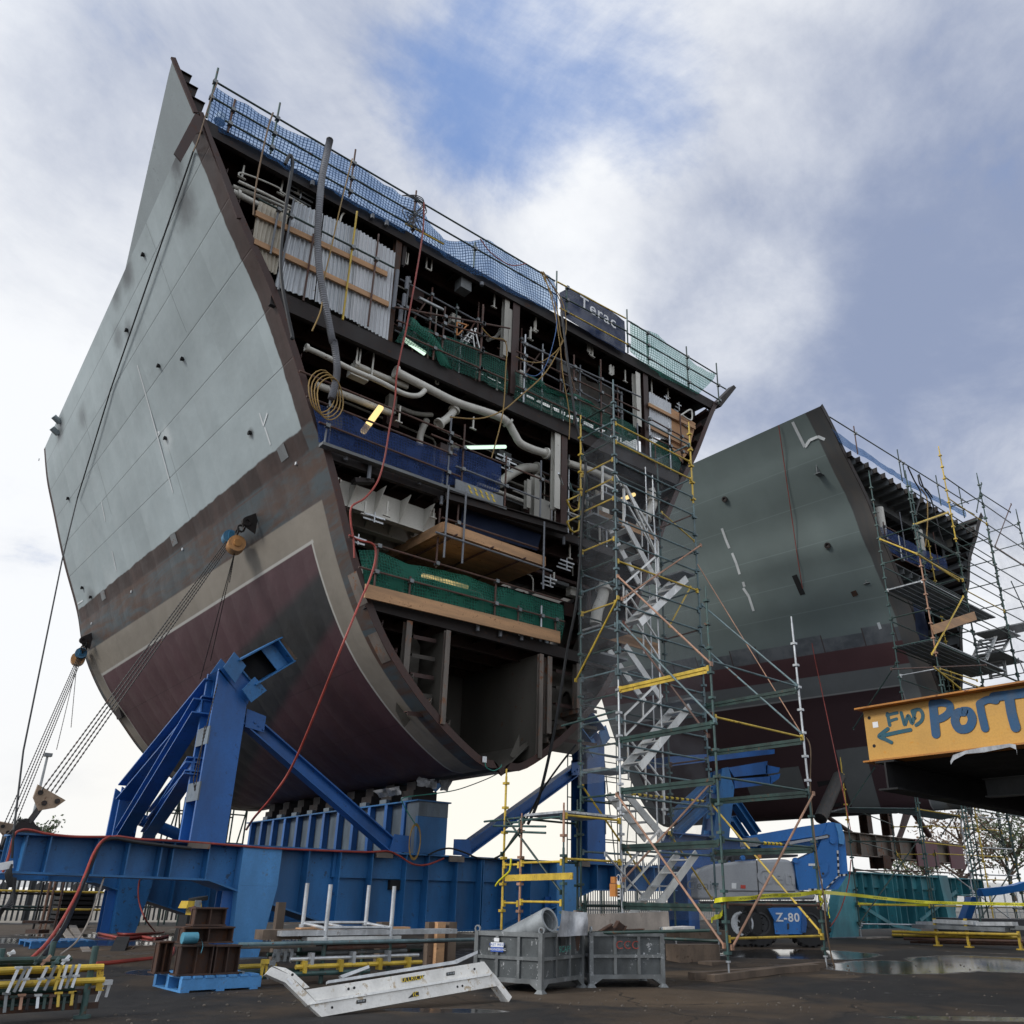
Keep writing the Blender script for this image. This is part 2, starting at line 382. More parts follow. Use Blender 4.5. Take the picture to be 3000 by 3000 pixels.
def netmat(name, thread, film, cell, w, fo, go, tint=(1, 1, 1), lo=.6):
    """knitted net: threads on a grid (uv in metres) over a thinner see-through knit"""
    m, nt, out = newmat(name); uv = nt.new('ShaderNodeUVMap').outputs[0]; x, y, _ = nt.xyz(uv)
    def line(q): return nt.ss(nt.m('ABSOLUTE', nt.m('SUBTRACT', nt.m('FRACT', nt.m('DIVIDE', q, cell)), .5)), .5 - w / cell, .5 - w / cell * .6)
    g = nt.m('MAXIMUM', line(x), line(y))
    cl = nt.noise(uv, 1.3, 4, .6); f2 = nt.ss(cl, .35, .68, fo * lo, min(1, fo * 1.4))
    a = nt.m('MAXIMUM', nt.m('MULTIPLY', g, go), f2)
    b = pbsdf(nt, nt.mix(g, film, thread), .7); tl = nt.new('ShaderNodeBsdfTranslucent'); nt.put(tl.inputs[0], film)
    mx = nt.new('ShaderNodeMixShader'); mx.inputs[0].default_value = .35; nt.l.new(b.outputs[0], mx.inputs[1]); nt.l.new(tl.outputs[0], mx.inputs[2])
    tr = nt.new('ShaderNodeBsdfTransparent'); nt.put(tr.inputs[0], tint)
    m2 = nt.new('ShaderNodeMixShader'); nt.l.new(a, m2.inputs[0]); nt.l.new(tr.outputs[0], m2.inputs[1]); nt.l.new(mx.outputs[0], m2.inputs[2]); nt.l.new(m2.outputs[0], out.inputs[0])
netmat('net_sky_blue', (.008, .025, .065), (.04, .16, .42), .085, .014, .42, .97, (.70, .84, 1))
netmat('net_blue', (.010, .035, .14), (.016, .062, .235), .075, .012, .72, .95)
netmat('net_navy', (.008, .02, .06), (.010, .026, .085), .06, .012, .93, .99, (1, 1, 1), .96)
netmat('net_green', (.015, .16, .115), (.008, .165, .105), .07, .011, .80, .95)
netmat('net_pale_green', (.01, .10, .08), (.03, .26, .20), .09, .012, .28, .95, (.88, 1, .96))
netmat('net_dim_green', (.01, .11, .08), (.012, .105, .075), .07, .010, .55, .92)
netmat('net_grey', (.035, .045, .06), (.26, .275, .30), .5, .001, .17, .2)
netmat('net_white', (.5, .52, .55), (.6, .62, .65), .5, .001, .16, .2)
# ------------------------------------------------------------------ ground
def ground_material():
    m, nt, out = newmat('asphalt'); P = nt.new('ShaderNodeNewGeometry').outputs['Position']
    n1 = nt.noise(P, .22, 6, .6, .5); n2 = nt.noise(nt.vm('ADD', P, (31, 7, 0)), .55, 7, .62, .6); n3 = nt.noise(P, 38, 4, .7); n4 = nt.noise(P, 2.2, 6, .6)
    base = nt.mix(nt.ss(n4, .3, .7), (.014, .0135, .014), (.026, .0245, .024))
    base = nt.mix(nt.m('MULTIPLY', nt.ss(n3, .45, .8), .5), base, (.055, .052, .049))
    dust = nt.ss(nt.m('ADD', n1, nt.m('MULTIPLY', n2, .6)), .74, .92)
    base = nt.mix(nt.m('MULTIPLY', dust, .75), base, nt.mix(n4, (.042, .029, .019), (.088, .062, .041)))
    # trodden light patch round the bins and the pale clay patches
    def ell(px, a, b, w=.5):
        c = gG(px); q = nt.vm('SUBTRACT', P, c)
        u = nt.m('DIVIDE', nt.vm('DOT_PRODUCT', q, _r), a); v = nt.m('DIVIDE', nt.vm('DOT_PRODUCT', q, _fh), b)
        d = nt.m('ADD', nt.m('MULTIPLY', u, u), nt.m('MULTIPLY', v, v))
        return nt.ss(nt.m('ADD', d, nt.m('MULTIPLY', nt.m('SUBTRACT', n2, .5), 3.2 * w)), 1.15, .75)
    def most(l):
        a = None
        for q in l: a = ell(*q) if a is None else nt.m('MAXIMUM', a, ell(*q))
        return a
    clay = most([((1900, 2920), 2.1, 1.3), ((2080, 2860), 1.0, .8), ((2300, 2775), 2.5, 2.), ((560, 2800), 1.6, 2.2), ((300, 2790), 1.6, 1.5), ((100, 2722), 6, 4.), ((2440, 2860), .5, .3)])
    base = nt.mix(nt.m('MULTIPLY', clay, .62), base, nt.mix(n4, (.062, .042, .027), (.13, .094, .062)))
    wet = most([((2640, 2838), 1.6, 1.1), ((2900, 2826), 1.6, 1.6), ((2330, 2795), 1.8, 1.2), ((110, 2757), 3.6, .9), ((300, 2742), 2.0, 1.), ((620, 2752), 3.2, 1.2), ((1330, 2725), 3., 1.6), ((1290, 2960), .8, .25), ((2880, 2985), 1.3, .25),
                ((500, 2850), .7, .5)])
    vo = nt.new('ShaderNodeTexVoronoi', feature='DISTANCE_TO_EDGE'); vo.inputs['Scale'].default_value = .42
    nt.put(vo.inputs['Vector'], nt.vm('ADD', P, nt.vm('SCALE', nt.noise(P, 1.1, 4, .6, 0, True), .9))); ck = nt.m('MULTIPLY', nt.ss(vo.outputs[0], .014, .004), nt.ss(n1, .45, .6))
    base = nt.mix(nt.m('MULTIPLY', ck, .8), base, (.008, .008, .008))
    ch = nt.m('MULTIPLY', nt.ss(nt.noise(nt.vm('MULTIPLY', P, (.35, 6.5, 1)), 1., 3, .6, .4), .70, .76), nt.ss(n2, .5, .62)); base = nt.mix(nt.m('MULTIPLY', ch, .4), base, (.16, .15, .14))
    wl = nt.m('MAXIMUM', wet, nt.m('MULTIPLY', nt.ss(n2, .54, .68), .62))
    base = nt.mix(nt.m('MULTIPLY', wl, .45), base, (.014, .013, .013))
    rough = nt.ss(wl, .2, .95, .68, .05); rough = nt.m('ADD', rough, nt.m('MULTIPLY', n4, .12))
    h = nt.m('MULTIPLY', nt.m('ADD', nt.m('MULTIPLY', n3, .35), n4), nt.m('SUBTRACT', 1., wet))
    b = pbsdf(nt, base, rough, 0., h, .45, nt.ss(wl, .15, .8, .22, .5), .03); nt.l.new(b.outputs[0], out.inputs[0])
ground_material()
def make_ground():
    R = [0, 4, 8, 11, 13, 15, 16, 17, 18, 19, 20, 21, 22, 23, 25, 30, 40, 60, 100, 200, 500, 1200, 3000]; n = 72
    mb = MB(); mb.v.append(V((0, 0, 0)))
    for r in R[1:]:
        for k in range(n):
            a = 2 * math.pi * k / n; x, y = r * math.cos(a), r * math.sin(a); mb.v.append(V((x, y, ground_z(x, y))))
    mb.f += [(0, 1 + k, 1 + (k + 1) % n) for k in range(n)]
    for i in range(len(R) - 2):
        o = 1 + i * n; mb.f += [(o + k, o + n + k, o + n + (k + 1) % n, o + (k + 1) % n) for k in range(n)]
    o = mb.build('ground', 'asphalt', None); tag(o, 'wet dark asphalt yard with brown dust and puddles', 'ground', kind='structure')
make_ground()

# ------------------------------------------------------------------ the two hull blocks
X0 = 11.58; YF = 14.8; YB = 29.0
def resample(pts, knots, vk, n):
    """curve through (halfbreadth, z) points; knots = z of the paint lines, vk their v"""
    P = [V((a, b)) for a, b in pts]; P = [V(q[:2]) for q in curve([(p.x, p.y, 0) for p in P], 6)]
    L = [0.]
    for i in range(1, len(P)): L.append(L[-1] + (P[i] - P[i - 1]).length)
    ks = []
    for z in knots:
        for i in range(len(P) - 1):
            if P[i].y >= z >= P[i + 1].y:
                f = (P[i].y - z) / max(P[i].y - P[i + 1].y, 1e-6); ks.append(lerp(L[i], L[i + 1], f)); break
    ks = [0.] + ks + [L[-1]]; vv = [0.] + list(vk) + [1.]
    def at(v):
        s = pl(vv, ks, v); return V((pl(L, [p.x for p in P], s), pl(L, [p.y for p in P], s)))
    return [at(i / n) for i in range(n + 1)], at
VK = (.42, .52, .57)
FACE = [(8.95, 16.75), (8.5, 16.05), (7.69, 14.69), (6.85, 13.46), (6.16, 12.18), (5.42, 10.64), (5.15, 10.16), (4.7, 9.1), (4.29, 8.04), (3.77, 6.96), (3.17, 6.05), (2.34, 5.18), (1.5, 4.5), (.68, 4.0), (.35, 3.93), (0, 3.93)]
FARP = [(8.41, 14.75), (8.1, 13.7), (7.7, 12.7), (7.05, 11.1), (6.35, 9.6), (5.87, 8.3), (5.15, 7.14), (4.46, 6.39), (3.54, 5.44), (2.5, 4.75), (1.2, 4.15), (.5, 3.95), (0, 3.93)]
class Hull:
    rise = 0.
    def __init__(s, X0, Y0, Y1, face, far, fk, rk, vk):
        s.X0, s.Y0, s.Y1 = X0, Y0, Y1
        _, s.fa = resample(face, fk, vk, 4); _, s.ra = resample(far, rk, vk, 4); s.cache = {}
    def P(s, t, v, side=-1, off=0.):
        a, b = s.fa(v), s.ra(v); hb, z = lerp(a.x, b.x, t), lerp(a.y, b.y, t)
        p = V((s.X0 + side * hb, lerp(s.Y0, s.Y1, t), z + (s.rise * max(0., 1 - v / .22) * (1 - t) if side > 0 else 0)))
        if off:
            e = 1e-3; d1 = s.P(min(t + e, 1), v, side) - s.P(max(t - e, 0), v, side); d2 = s.P(t, min(v + e, 1), side) - s.P(t, max(v - e, 0), side)
            n = d1.cross(d2).normalized()
            if n.x * side < 0: n = -n
            p += n * off
        return p
    def uv(s, px):
        """where a sight line meets the left side"""
        if not s.cache: s.cache = {(i, j): proj(s.P(i / 24, j / 48)) for i in range(25) for j in range(49)}
        k = min(s.cache, key=lambda q: (s.cache[q][0] - px[0]) ** 2 + (s.cache[q][1] - px[1]) ** 2)
        t, v = k[0] / 24, k[1] / 48
        for _ in range(14):
            e = 1e-3; p = proj(s.P(t, v)); a = proj(s.P(t + e, v)); b = proj(s.P(t, v + e))
            J = ((a[0] - p[0]) / e, (b[0] - p[0]) / e, (a[1] - p[1]) / e, (b[1] - p[1]) / e); D = J[0] * J[3] - J[1] * J[2]
            if abs(D) < 1e-6: break
            rx, ry = px[0] - p[0], px[1] - p[1]
            t += max(-.1, min(.1, (rx * J[3] - ry * J[1]) / D)); v += max(-.1, min(.1, (J[0] * ry - J[2] * rx) / D)); t = max(-.02, min(1.05, t)); v = max(0, min(1, v))
        return t, v
    def at(s, px, off=.01): t, v = s.uv(px); return s.P(t, v, -1, off)
    def half(s, z, t=0.):
        lo, hi = 0., 1.
        for _ in range(30):
            m = (lo + hi) / 2; zz = lerp(s.fa(m).y, s.ra(m).y, t)
            if zz > z: lo = m
            else: hi = m
        return lerp(s.fa(lo).x, s.ra(lo).x, t)
    def skin(s, name, mat, parent, side, off=0., nt=40, nv=64):
        mb = MB(); uv = []
        for i in range(nt + 1):
            for j in range(nv + 1): mb.v.append(s.P(i / nt, j / nv, side, off)); uv.append((i / nt, j / nv))
        for i in range(nt):
            for j in range(nv):
                q = i * (nv + 1) + j; f = (q, q + 1, q + nv + 2, q + nv + 1); mb.f.append(f if side > 0 else f[::-1])
        return mb.build(name, mat, parent, True, uv)
    def edge(s, name, mat, parent, t, side, w=.30, th=.03):
        """the bare plate edge round an open end: a flange turned inwards"""
        mb = MB(); n = 64; dy = .0
        for j in range(n + 1):
            v = j / n; a = s.P(t, v, side, .006); b = s.P(t, v, side, -w)
            b.y = a.y; y0 = -th if t < .5 else th
            mb.v += [a + V((0, y0, 0)), b + V((0, y0, 0)), b + V((0, -y0, 0)), a + V((0, -y0, 0))]
        for j in range(n):
            for k in range(4): mb.f.append((j * 4 + k, j * 4 + (k + 1) % 4, (j + 1) * 4 + (k + 1) % 4, (j + 1) * 4 + k))
        return mb.build(name, mat, parent, smooth=False)
H1 = Hull(X0, YF, YB, FACE, FARP, (10.64, 9.15, 8.55), (9.6, 8.3, 7.55), VK); H1.rise = .55

def hull_material(name, H, top, band, streak, tan, red, dark, rust, pix, hull2=False):
    m, nt, out = newmat(name); uv = nt.new('ShaderNodeUVMap').outputs[0]; t, v, _ = nt.xyz(uv); P = nt.new('ShaderNodeNewGeometry').outputs['Position']
    n0 = nt.noise(P, .35, 5, .6); n1 = nt.noise(P, 1.6, 7, .65, .3); n2 = nt.noise(P, 9, 5, .6)
    sv = nt.cxyz(nt.m('MULTIPLY', t, 14), nt.m('MULTIPLY', v, 16), 0.)                     # metres along the skin
    st = nt.noise(nt.vm('MULTIPLY', sv, (1.1, .22, 1)), 1.4, 6, .65, .5)                   # streaks that run down the plates
    st2 = nt.noise(nt.vm('MULTIPLY', sv, (.28, 1.2, 1)), 1.7, 7, .65, .6)                  # smears that run along the plates
    def line(q, c, w): return nt.ss(nt.m('ABSOLUTE', nt.m('SUBTRACT', q, c)), w, w * .4)
    def step(q, c, w=.0015): return nt.ss(q, c - w, c + w)
    def mul(*a):
        r = a[0]
        for q in a[1:]: r = nt.m('MULTIPLY', r, q)
        return r
    wob = nt.m('MULTIPLY', nt.m('SUBTRACT', nt.noise(sv, 2.2, 3, .5), .5), .008)
    vw = nt.m('ADD', v, wob)
    # plates: slight differences from plate to plate, horizontal seams, few vertical butts
    seams = pix['seams']; butts = pix['butts']
    idx = 0.; prev = None
    for sm in seams: idx = nt.m('ADD', idx, step(v, sm))
    pk = nt.new('ShaderNodeTexWhiteNoise', noise_dimensions='2D'); frameid = nt.m('FLOOR', nt.m('MULTIPLY', t, 17.))
    nt.put(pk.inputs['Vector'], nt.cxyz(nt.m('MULTIPLY', idx, 3.7), nt.m('MULTIPLY', frameid, 1.3), 0.))
    shade = nt.m('ADD', .92, nt.m('MULTIPLY', pk.outputs[0], .10))
    frame = nt.m('ABSOLUTE', nt.m('SINE', nt.m('MULTIPLY', t, 17 * math.pi)))
    topc = nt.mix(nt.ss(n0, .3, .7), tuple(k * .88 for k in top), tuple(k * 1.10 for k in top))
    topc = nt.mix(nt.m('MULTIPLY', nt.ss(st, .45, .75), .22), topc, tuple(k * .72 for k in top))
    topc = nt.vm('MULTIPLY', topc, nt.cxyz(shade, shade, shade))
    sl_ = None
    for sm in seams:
        q = line(v, sm, .0012); sl_ = q if sl_ is None else nt.m('MAXIMUM', sl_, q)
    for b0, v0, v1 in butts:
        q = mul(line(t, b0, .0012), step(v, v0), nt.m('SUBTRACT', 1., step(v, v1))); sl_ = nt.m('MAXIMUM', sl_, q)
    topc = nt.mix(nt.m('MULTIPLY', nt.ss(st2, .52, .72), .16), topc, tuple(k * 1.18 for k in top)); topc = nt.mix(nt.m('MULTIPLY', sl_, .6), topc, tuple(k * .35 for k in top))
    for (c, r, a, col) in pix['smoke']:                                                    # soot and burn marks of fixings
        tt, vv = H.uv(c); dd = nt.vm('DISTANCE', nt.cxyz(nt.m('MULTIPLY', t, 14), nt.m('MULTIPLY', v, 16), 0.), (tt * 14, vv * 16, 0))
        dd = nt.m('ADD', dd, nt.m('MULTIPLY', nt.m('SUBTRACT', n1, .5), r * 1.6))
        topc = nt.mix(nt.ss(dd, r * 1.35, r * .15, 0., min(.9, a * 1.5)), topc, col)
    # bare band with rust
    bn = nt.mix(nt.ss(st2, .40, .62), band, streak)
    bn = nt.mix(nt.m('MULTIPLY', nt.ss(st, .5, .72), .7), bn, rust)
    bn = nt.mix(nt.m('MULTIPLY', nt.ss(n2, .5, .8), .3), bn, tuple(k * .5 for k in band))
    k0, k1, k2 = VK
    upb = nt.ss(vw, k0 + .028, k0 + .034)
    bn = nt.mix(nt.m('SUBTRACT', 1., upb), bn, nt.mix(nt.ss(st, .42, .7), tuple(k * .55 for k in rust), tuple(k * 1.1 for k in rust)))
    bn = nt.mix(nt.m('MULTIPLY', line(v, k0 + .035, .002), .7), bn, tuple(k * 1.5 for k in rust))
    tanc = nt.mix(nt.ss(n0, .3, .7), tuple(k * .85 for k in tan), tuple(k * 1.1 for k in tan)); tanc = nt.mix(nt.m('MULTIPLY', nt.ss(st, .5, .75), .25), tanc, tuple(k * .6 for k in tan))
    redc = nt.mix(nt.ss(n0, .3, .7), tuple(k * .78 for k in red), tuple(k * 1.15 for k in red)); redc = nt.mix(nt.m('MULTIPLY', nt.ss(st, .56, .74), .30), redc, tuple(k * 1.5 + .02 for k in red))
    for sm in pix['low_seams']: redc = nt.mix(nt.m('MULTIPLY', line(v, sm, .0011), .5), redc, tuple(k * .35 for k in red))
    for (d0, d1) in pix['dark']:                                                           # dark primer fields between two slanted lines
        (ta, va), (tb, vb) = H.uv(d0[0]), H.uv(d0[1]); (tc, vc), (td, vd) = H.uv(d1[0]), H.uv(d1[1])
        la = nt.m('SUBTRACT', v, nt.m('ADD', va, nt.m('MULTIPLY', nt.m('SUBTRACT', t, ta), (vb - va) / (tb - ta + 1e-6))))
        lb = nt.m('SUBTRACT', v, nt.m('ADD', vc, nt.m('MULTIPLY', nt.m('SUBTRACT', t, tc), (vd - vc) / (td - tc + 1e-6))))
        mk = mul(nt.ss(nt.m('ADD', la, wob), -.010, .012), nt.ss(nt.m('ADD', lb, wob), .012, -.010))
        redc = nt.mix(mk, redc, nt.mix(nt.ss(n1, .35, .65), tuple(k * .6 for k in dark), dark))
    fr = pix['frame']                                                                      # margins: bare edge strip and tan frame at either end
    col = nt.mix(nt.ss(vw, k0 - .0015, k0 + .0015), topc, bn)
    inn = mul(step(t, fr[1]), nt.m('SUBTRACT', 1., step(t, fr[2])))
    low = nt.mix(mul(step(v, k2), inn), tanc, redc)
    low = nt.mix(mul(nt.m('MAXIMUM', line(v, k2 + .002, .0035), nt.m('MAXIMUM', line(t, fr[1] - .002, .0028), line(t, fr[2], .0014))), step(v, k2 - .001), step(t, fr[1] - .006), nt.m('SUBTRACT', 1., step(t, fr[2] + .004))), low, (.42, .41, .38))
    lowin = mul(step(v, k1), step(t, fr[0]), nt.m('SUBTRACT', 1., step(t, fr[3])))
    col = nt.mix(lowin, col, low)
    edge = nt.m('MAXIMUM', nt.ss(nt.m('ADD', t, wob), fr[0], fr[0] - .003), nt.ss(t, fr[3], fr[3] + .003))
    ebr = nt.mix(nt.ss(st, .35, .7), tuple(k * .7 for k in rust), tuple(k * 1.25 for k in rust))
    ebr = nt.mix(step(v, k0), ebr, nt.mix(nt.ss(st2, .4, .6), band, streak))
    col = nt.mix(edge, col, ebr)
    bump = nt.m('ADD', nt.m('MULTIPLY', frame, .5), nt.m('ADD', nt.m('MULTIPLY', n0, 2.5), nt.m('MULTIPLY', sl_, -.25)))
    b = pbsdf(nt, col, nt.ss(n1, .3, .7, .46, .62), 0., bump, .34, None, .07); nt.l.new(b.outputs[0], out.inputs[0]); return m
SOOT = (.09, .095, .10)
hull_material('hull_paint', H1, (.375, .435, .450), (.058, .074, .082), (.076, .043, .029), (.240, .213, .176), (.078, .036, .043), (.026, .027, .029), (.052, .028, .022), dict(
    seams=(.045, .115, .185, .26, .335), low_seams=(.66, .76, .86), butts=((.42, .26, .42), (.71, .08, .30), (.24, .0, .18)), frame=(.034, .085, .952, .988),
    smoke=[((850, 330), .5, .5, SOOT), ((540, 600), .55, .5, SOOT), ((370, 800), .45, .55, SOOT), ((340, 860), .4, .45, SOOT), ((345, 985), .4, .4, SOOT), ((240, 1220), .45, .35, SOOT), ((175, 1255), .5, .5, SOOT), ((330, 1700), .5, .3, (.5, .55, .56)),
           ((515, 470), .4, .6, SOOT), ((488, 1285), .35, .6, (.55, .60, .61)), ((265, 1750), .35, .4, SOOT), ((735, 1268), .12, .8, SOOT), ((375, 965), .3, .4, SOOT)],
    dark=[(((955, 1655), (720, 1890)), ((1000, 1790), (860, 2010)))]))
def build_hull_one():
    T = thing('hull_block', 'large ship section, pale grey side, open face of decks, on blue cradles', 'ship section', (X0, (YF + YB) / 2, 3.93))
    H = H1
    H.skin('side_plating', 'hull_paint', T, -1); H.skin('side_plating', 'hull_paint', T, 1)
    H.skin('inner_plating', 'shaded_inner_paint', T, -1, -.035, 24, 40); H.skin('inner_plating', 'shaded_inner_paint', T, 1, -.035, 24, 40)
    for sd in (-1, 1):
        H.edge('cut_edge', 'brown_primer', T, 0, sd, .16, .012); H.edge('cut_edge', 'brown_primer', T, 1, sd, .2, .012)
    # bulwark: the plate that stands above the deck at the near left corner, stiffened on its inner side
    TB = min((abs(proj(H.P(k / 100, 0, -1))[0] - 368), k / 100) for k in range(101))[1]
    A, D_, C_, B_ = gY(rA(975, 330), YF + .02), H.P(0.0, .0, -1), H.P(.06, 0, -1), H.P(TB, 0, -1)
    A = V((1.93, YF - .02, 17.85)); out = [A, gY(rA(1100, 635), YF - .02), H.P(.0, .0, -1, .005) + V((-.02, .12, -.05)), H.at((516, 452), .03), H.at((440, 610), .03), B_ + V((-.03, 0, .02)), V((2.02, YF + 1.1, 17.2)), V((1.95, YF + .25, 17.72))]
    mb = MB(); nb = 14
    for k in range(nb + 1):
        t = TB * k / nb; q = H.P(t, 0, -1); h = max(.0, 1.0 - t / TB) * (1 if k else .985); up = V((-.68, 0, 1.08)) * h
        for p in (q, q + up): mb.v += [p, p + V((.035, 0, .01))]
    for k in range(nb):
        o = k * 4
        for a, b in ((0, 2), (3, 1), (2, 3), (1, 0)): mb.f.append((o + a, o + b, o + 4 + b, o + 4 + a))
    mb.f += [(0, 1, 3, 2)]; mb.build('bulwark', 'hull_grey', T, smooth=False)
    for p in ((1000, 385), (1035, 455), (1075, 540)):
        q = gY(rA(*p), YF - .02); d = (out[1] - out[0]).normalized()
        mb3 = MB(); mb3.prism([q + V((0, .03, 0)), q + V((.32, .03, .02)), q + d * .42 + V((.07, .03, 0))], (0, .02, 0)); mb3.bar(q + V((0, .04, 0)), q + V((.32, .04, .02)), .12, .012); mb3.build('bracket', 'dark_primer', T, smooth=False)
    mb = MB(); mb.bar(out[1] + V((.03, .0, 0)), out[0] + V((.03, 0, 0)), .10, .05, (0, 1, 0)); mb.build('edge_strip', 'brown_primer', T, smooth=False); mb = MB(); mb.prism([gY(rA(*q), YF - .05) for q in ((1105, 640), (985, 868), (1024, 915), (1112, 757), (1150, 740), (1140, 660))], (0, .03, 0)); mb.build('edge_strip', 'brown_primer', T, smooth=False)
    mb = MB(); mb.bar(gY((588, 330), YF - .02), gY((700, 640), YF - .02), .10, .05, (0, 1, 0)); mb.build('edge_strip', 'brown_primer', T, smooth=False)
    # decks
    tops = {}
    def deck(z, name, mat, ymax, lip=.30, beams=True, xr=None, tilt=0.):
        hb = H.half(z) - .07; xl, xh = (X0 - hb, X0 + hb) if xr is None else xr
        hb2 = H.half(z, (ymax - YF) / (YB - YF)) - .16; zr = z + tilt
        m1 = MB(); m1.add([(xl, YF + .03, z), (xh, YF + .03, zr), (X0 + hb2, ymax, zr), (X0 - hb2, ymax, z)] + [(xl, YF + .03, z - .02), (xh, YF + .03, zr - .02), (X0 + hb2, ymax, zr - .02), (X0 - hb2, ymax, z - .02)],
              [(0, 1, 2, 3), (7, 6, 5, 4), (0, 4, 5, 1), (1, 5, 6, 2), (2, 6, 7, 3), (3, 7, 4, 0)]); d = m1.build(name, mat, T, smooth=False)
        m2 = MB(); m2.bar((xl + .05, YF + .04, z - .022 - lip / 2), (xh - .05, YF + .04, zr - .022 - lip / 2), .016, lip); m2.bar((xl + .05, YF + .06, z - .022 - lip), (xh - .05, YF + .06, zr - .022 - lip), .12, .016)
        m2.build('face_beam', 'dark_primer', T, smooth=False)
        if beams:
            for k in range(1, 5):
                y = YF + .05 + k * .75; hk = H.half(z - .3, k * .05) - .1
                m3 = MB(); m3.bar((X0 - hk, y, z - .2), (X0 + hk, y, zr - .2), .012, .34); m3.bar((X0 - hk, y, z - .37), (X0 + hk, y, zr - .37), .12, .014); m3.build('deck_beam', 'brown_primer', T, smooth=False)
            x = xl + .5
            while x < xh - .3:
                m4 = MB(); zq = z; z = z + tilt * (x - xl) / (xh - xl); m4.bar((x, YF + .06, z - .11), (x, ymax - .05, z - .11), .01, .17); m4.bar((x, YF + .06, z - .2), (x, ymax - .05, z - .2), .06, .012); m4.build('longitudinal', 'dark_primer', T, smooth=False); x += .72; z = zq
        return d
    zs = dict(main=16.8, d2=13.42, d3=10.12, d4=7.1)
    deck(zs['main'], 'main_deck', 'dark_primer', YF + 3.9, .36, True, None, .60); deck(zs['d2'], 'deck', 'dark_primer', YF + 4.2, .42, True, None, .36); deck(zs['d3'], 'deck', 'dark_primer', YF + 4.2, .22, True, None, .22); deck(zs['d4'], 'deck', 'dark_primer', YF + 4.2, .26)
    # bulkheads that close the rooms
    for i, (za, zb, y, mt) in enumerate(((13.46, 16.7, YF + 3.4, 'shaded_inner_paint'), (10.16, 13.35, YF + 3.6, 'shaded_inner_paint'), (7.13, 10.05, YF + 3.9, 'shaded_inner_paint'), (3.97, 7.02, YF + 3.2, 'tank_paint'))):
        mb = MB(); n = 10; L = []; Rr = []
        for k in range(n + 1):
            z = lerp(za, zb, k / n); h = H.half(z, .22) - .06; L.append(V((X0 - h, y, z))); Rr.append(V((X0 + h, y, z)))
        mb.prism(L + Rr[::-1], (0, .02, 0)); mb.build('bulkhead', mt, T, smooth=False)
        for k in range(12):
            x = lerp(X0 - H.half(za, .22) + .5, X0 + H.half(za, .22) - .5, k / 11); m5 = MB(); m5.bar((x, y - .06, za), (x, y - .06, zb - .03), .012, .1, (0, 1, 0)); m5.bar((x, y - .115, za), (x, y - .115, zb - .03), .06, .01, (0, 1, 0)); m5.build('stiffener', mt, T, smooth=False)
    # shell stiffeners whose cut ends show along the face edge
    for sd in (-1, 1):
        for k in range(22):
            v = .03 + k * .043
            if v > .93: break
            a, b = H.P(.004, v, sd, -.04), H.P(.24, v, sd, -.04); a2, b2_ = H.P(.004, v, sd, -.26), H.P(.24, v, sd, -.26)
            mb = MB(); mb.prism([a, a2, b2_, b], (0, 0, .012)); w = V((0, 0, .06)); mb.prism([a2 - w, a2 + w, b2_ + w, b2_ - w], (.012 * -sd, 0, 0)); mb.build('shell_stiffener', 'brown_primer' if v < .8 else 'light_rust', T, smooth=False)
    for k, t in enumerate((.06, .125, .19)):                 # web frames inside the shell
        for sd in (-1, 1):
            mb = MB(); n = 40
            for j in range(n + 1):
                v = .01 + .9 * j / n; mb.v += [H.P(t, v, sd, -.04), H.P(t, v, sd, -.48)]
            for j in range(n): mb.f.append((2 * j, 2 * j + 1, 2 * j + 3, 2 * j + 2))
            mb.build('web_frame', 'shaded_inner_paint', T, smooth=False)
    # pillars at the face: (top px, bottom px, width, material)
    for a, b, w, mt in ((rB(1625, 1150), rB(1525, 1932), .17, 'rust_steel'), (rD(452, 350), rD(418, 985), .24, 'brown_primer'), (rD(1262, 800), rD(1262, 1385), .22, 'brown_primer'),
                        (rD(755, 1180), rD(730, 1830), .22, 'brown_primer'), (rD(705, 1190), rD(700, 1700), .2, 'cream_paint'), (rD(1213, 850), rD(1213, 1180), .2, 'cream_paint'), (rD(395, 350), rD(375, 740), .16, 'inner_paint'),
                        (rC(1490, 960), rC(1480, 1200), .22, 'inner_paint'), (rC(1340, 20), rC(1330, 260), .16, 'inner_paint'), (rC(1440, 980), rC(1440, 1140), .14, 'inner_paint'), (rB(1655, 1240), rB(1640, 1400), .1, 'dark_primer')):
        P, Q = gY(a, YF + .16), gY(b, YF + .16); Q.x = P.x = (P.x + Q.x) / 2
        mb = MB(); mb.ib(Q, P, w, w * .9, .02, (0, 1, 0)); mb.build('pillar', mt, T, smooth=False)
    # tank space below the lowest deck: two longitudinal bulkheads, columns, brackets, floor
    for px_t, px_b in ((rM(940, 470), rM(885, 1190)), (rM(1555, 640), rM(1535, 1230))):
        P, Q = gY(px_t, YF + .02), gY(px_b, YF + .02); x = (P.x + Q.x) / 2; h = abs(x - X0)
        zb = 4.0
        for z in [3.95 + .02 * q for q in range(120)]:
            if H.half(z) > h + .02: zb = z; break
        mb = MB(); mb.bx((x - .012, YF + .02, zb + .03), (x + .012, YF + 3.15, 6.78)); mb.build('tank_wall', 'tank_paint', T, smooth=False)
        mb = MB(); mb.ib((x, YF - .01, zb + .03), (x, YF - .01, 6.76), .12, .10, .02, (0, 1, 0)); mb.build('column', 'light_rust', T, smooth=False)
    mb = MB(); h = 1.6; xl, xr = gY(rM(915, 900), YF).x, gY(rM(1545, 900), YF).x
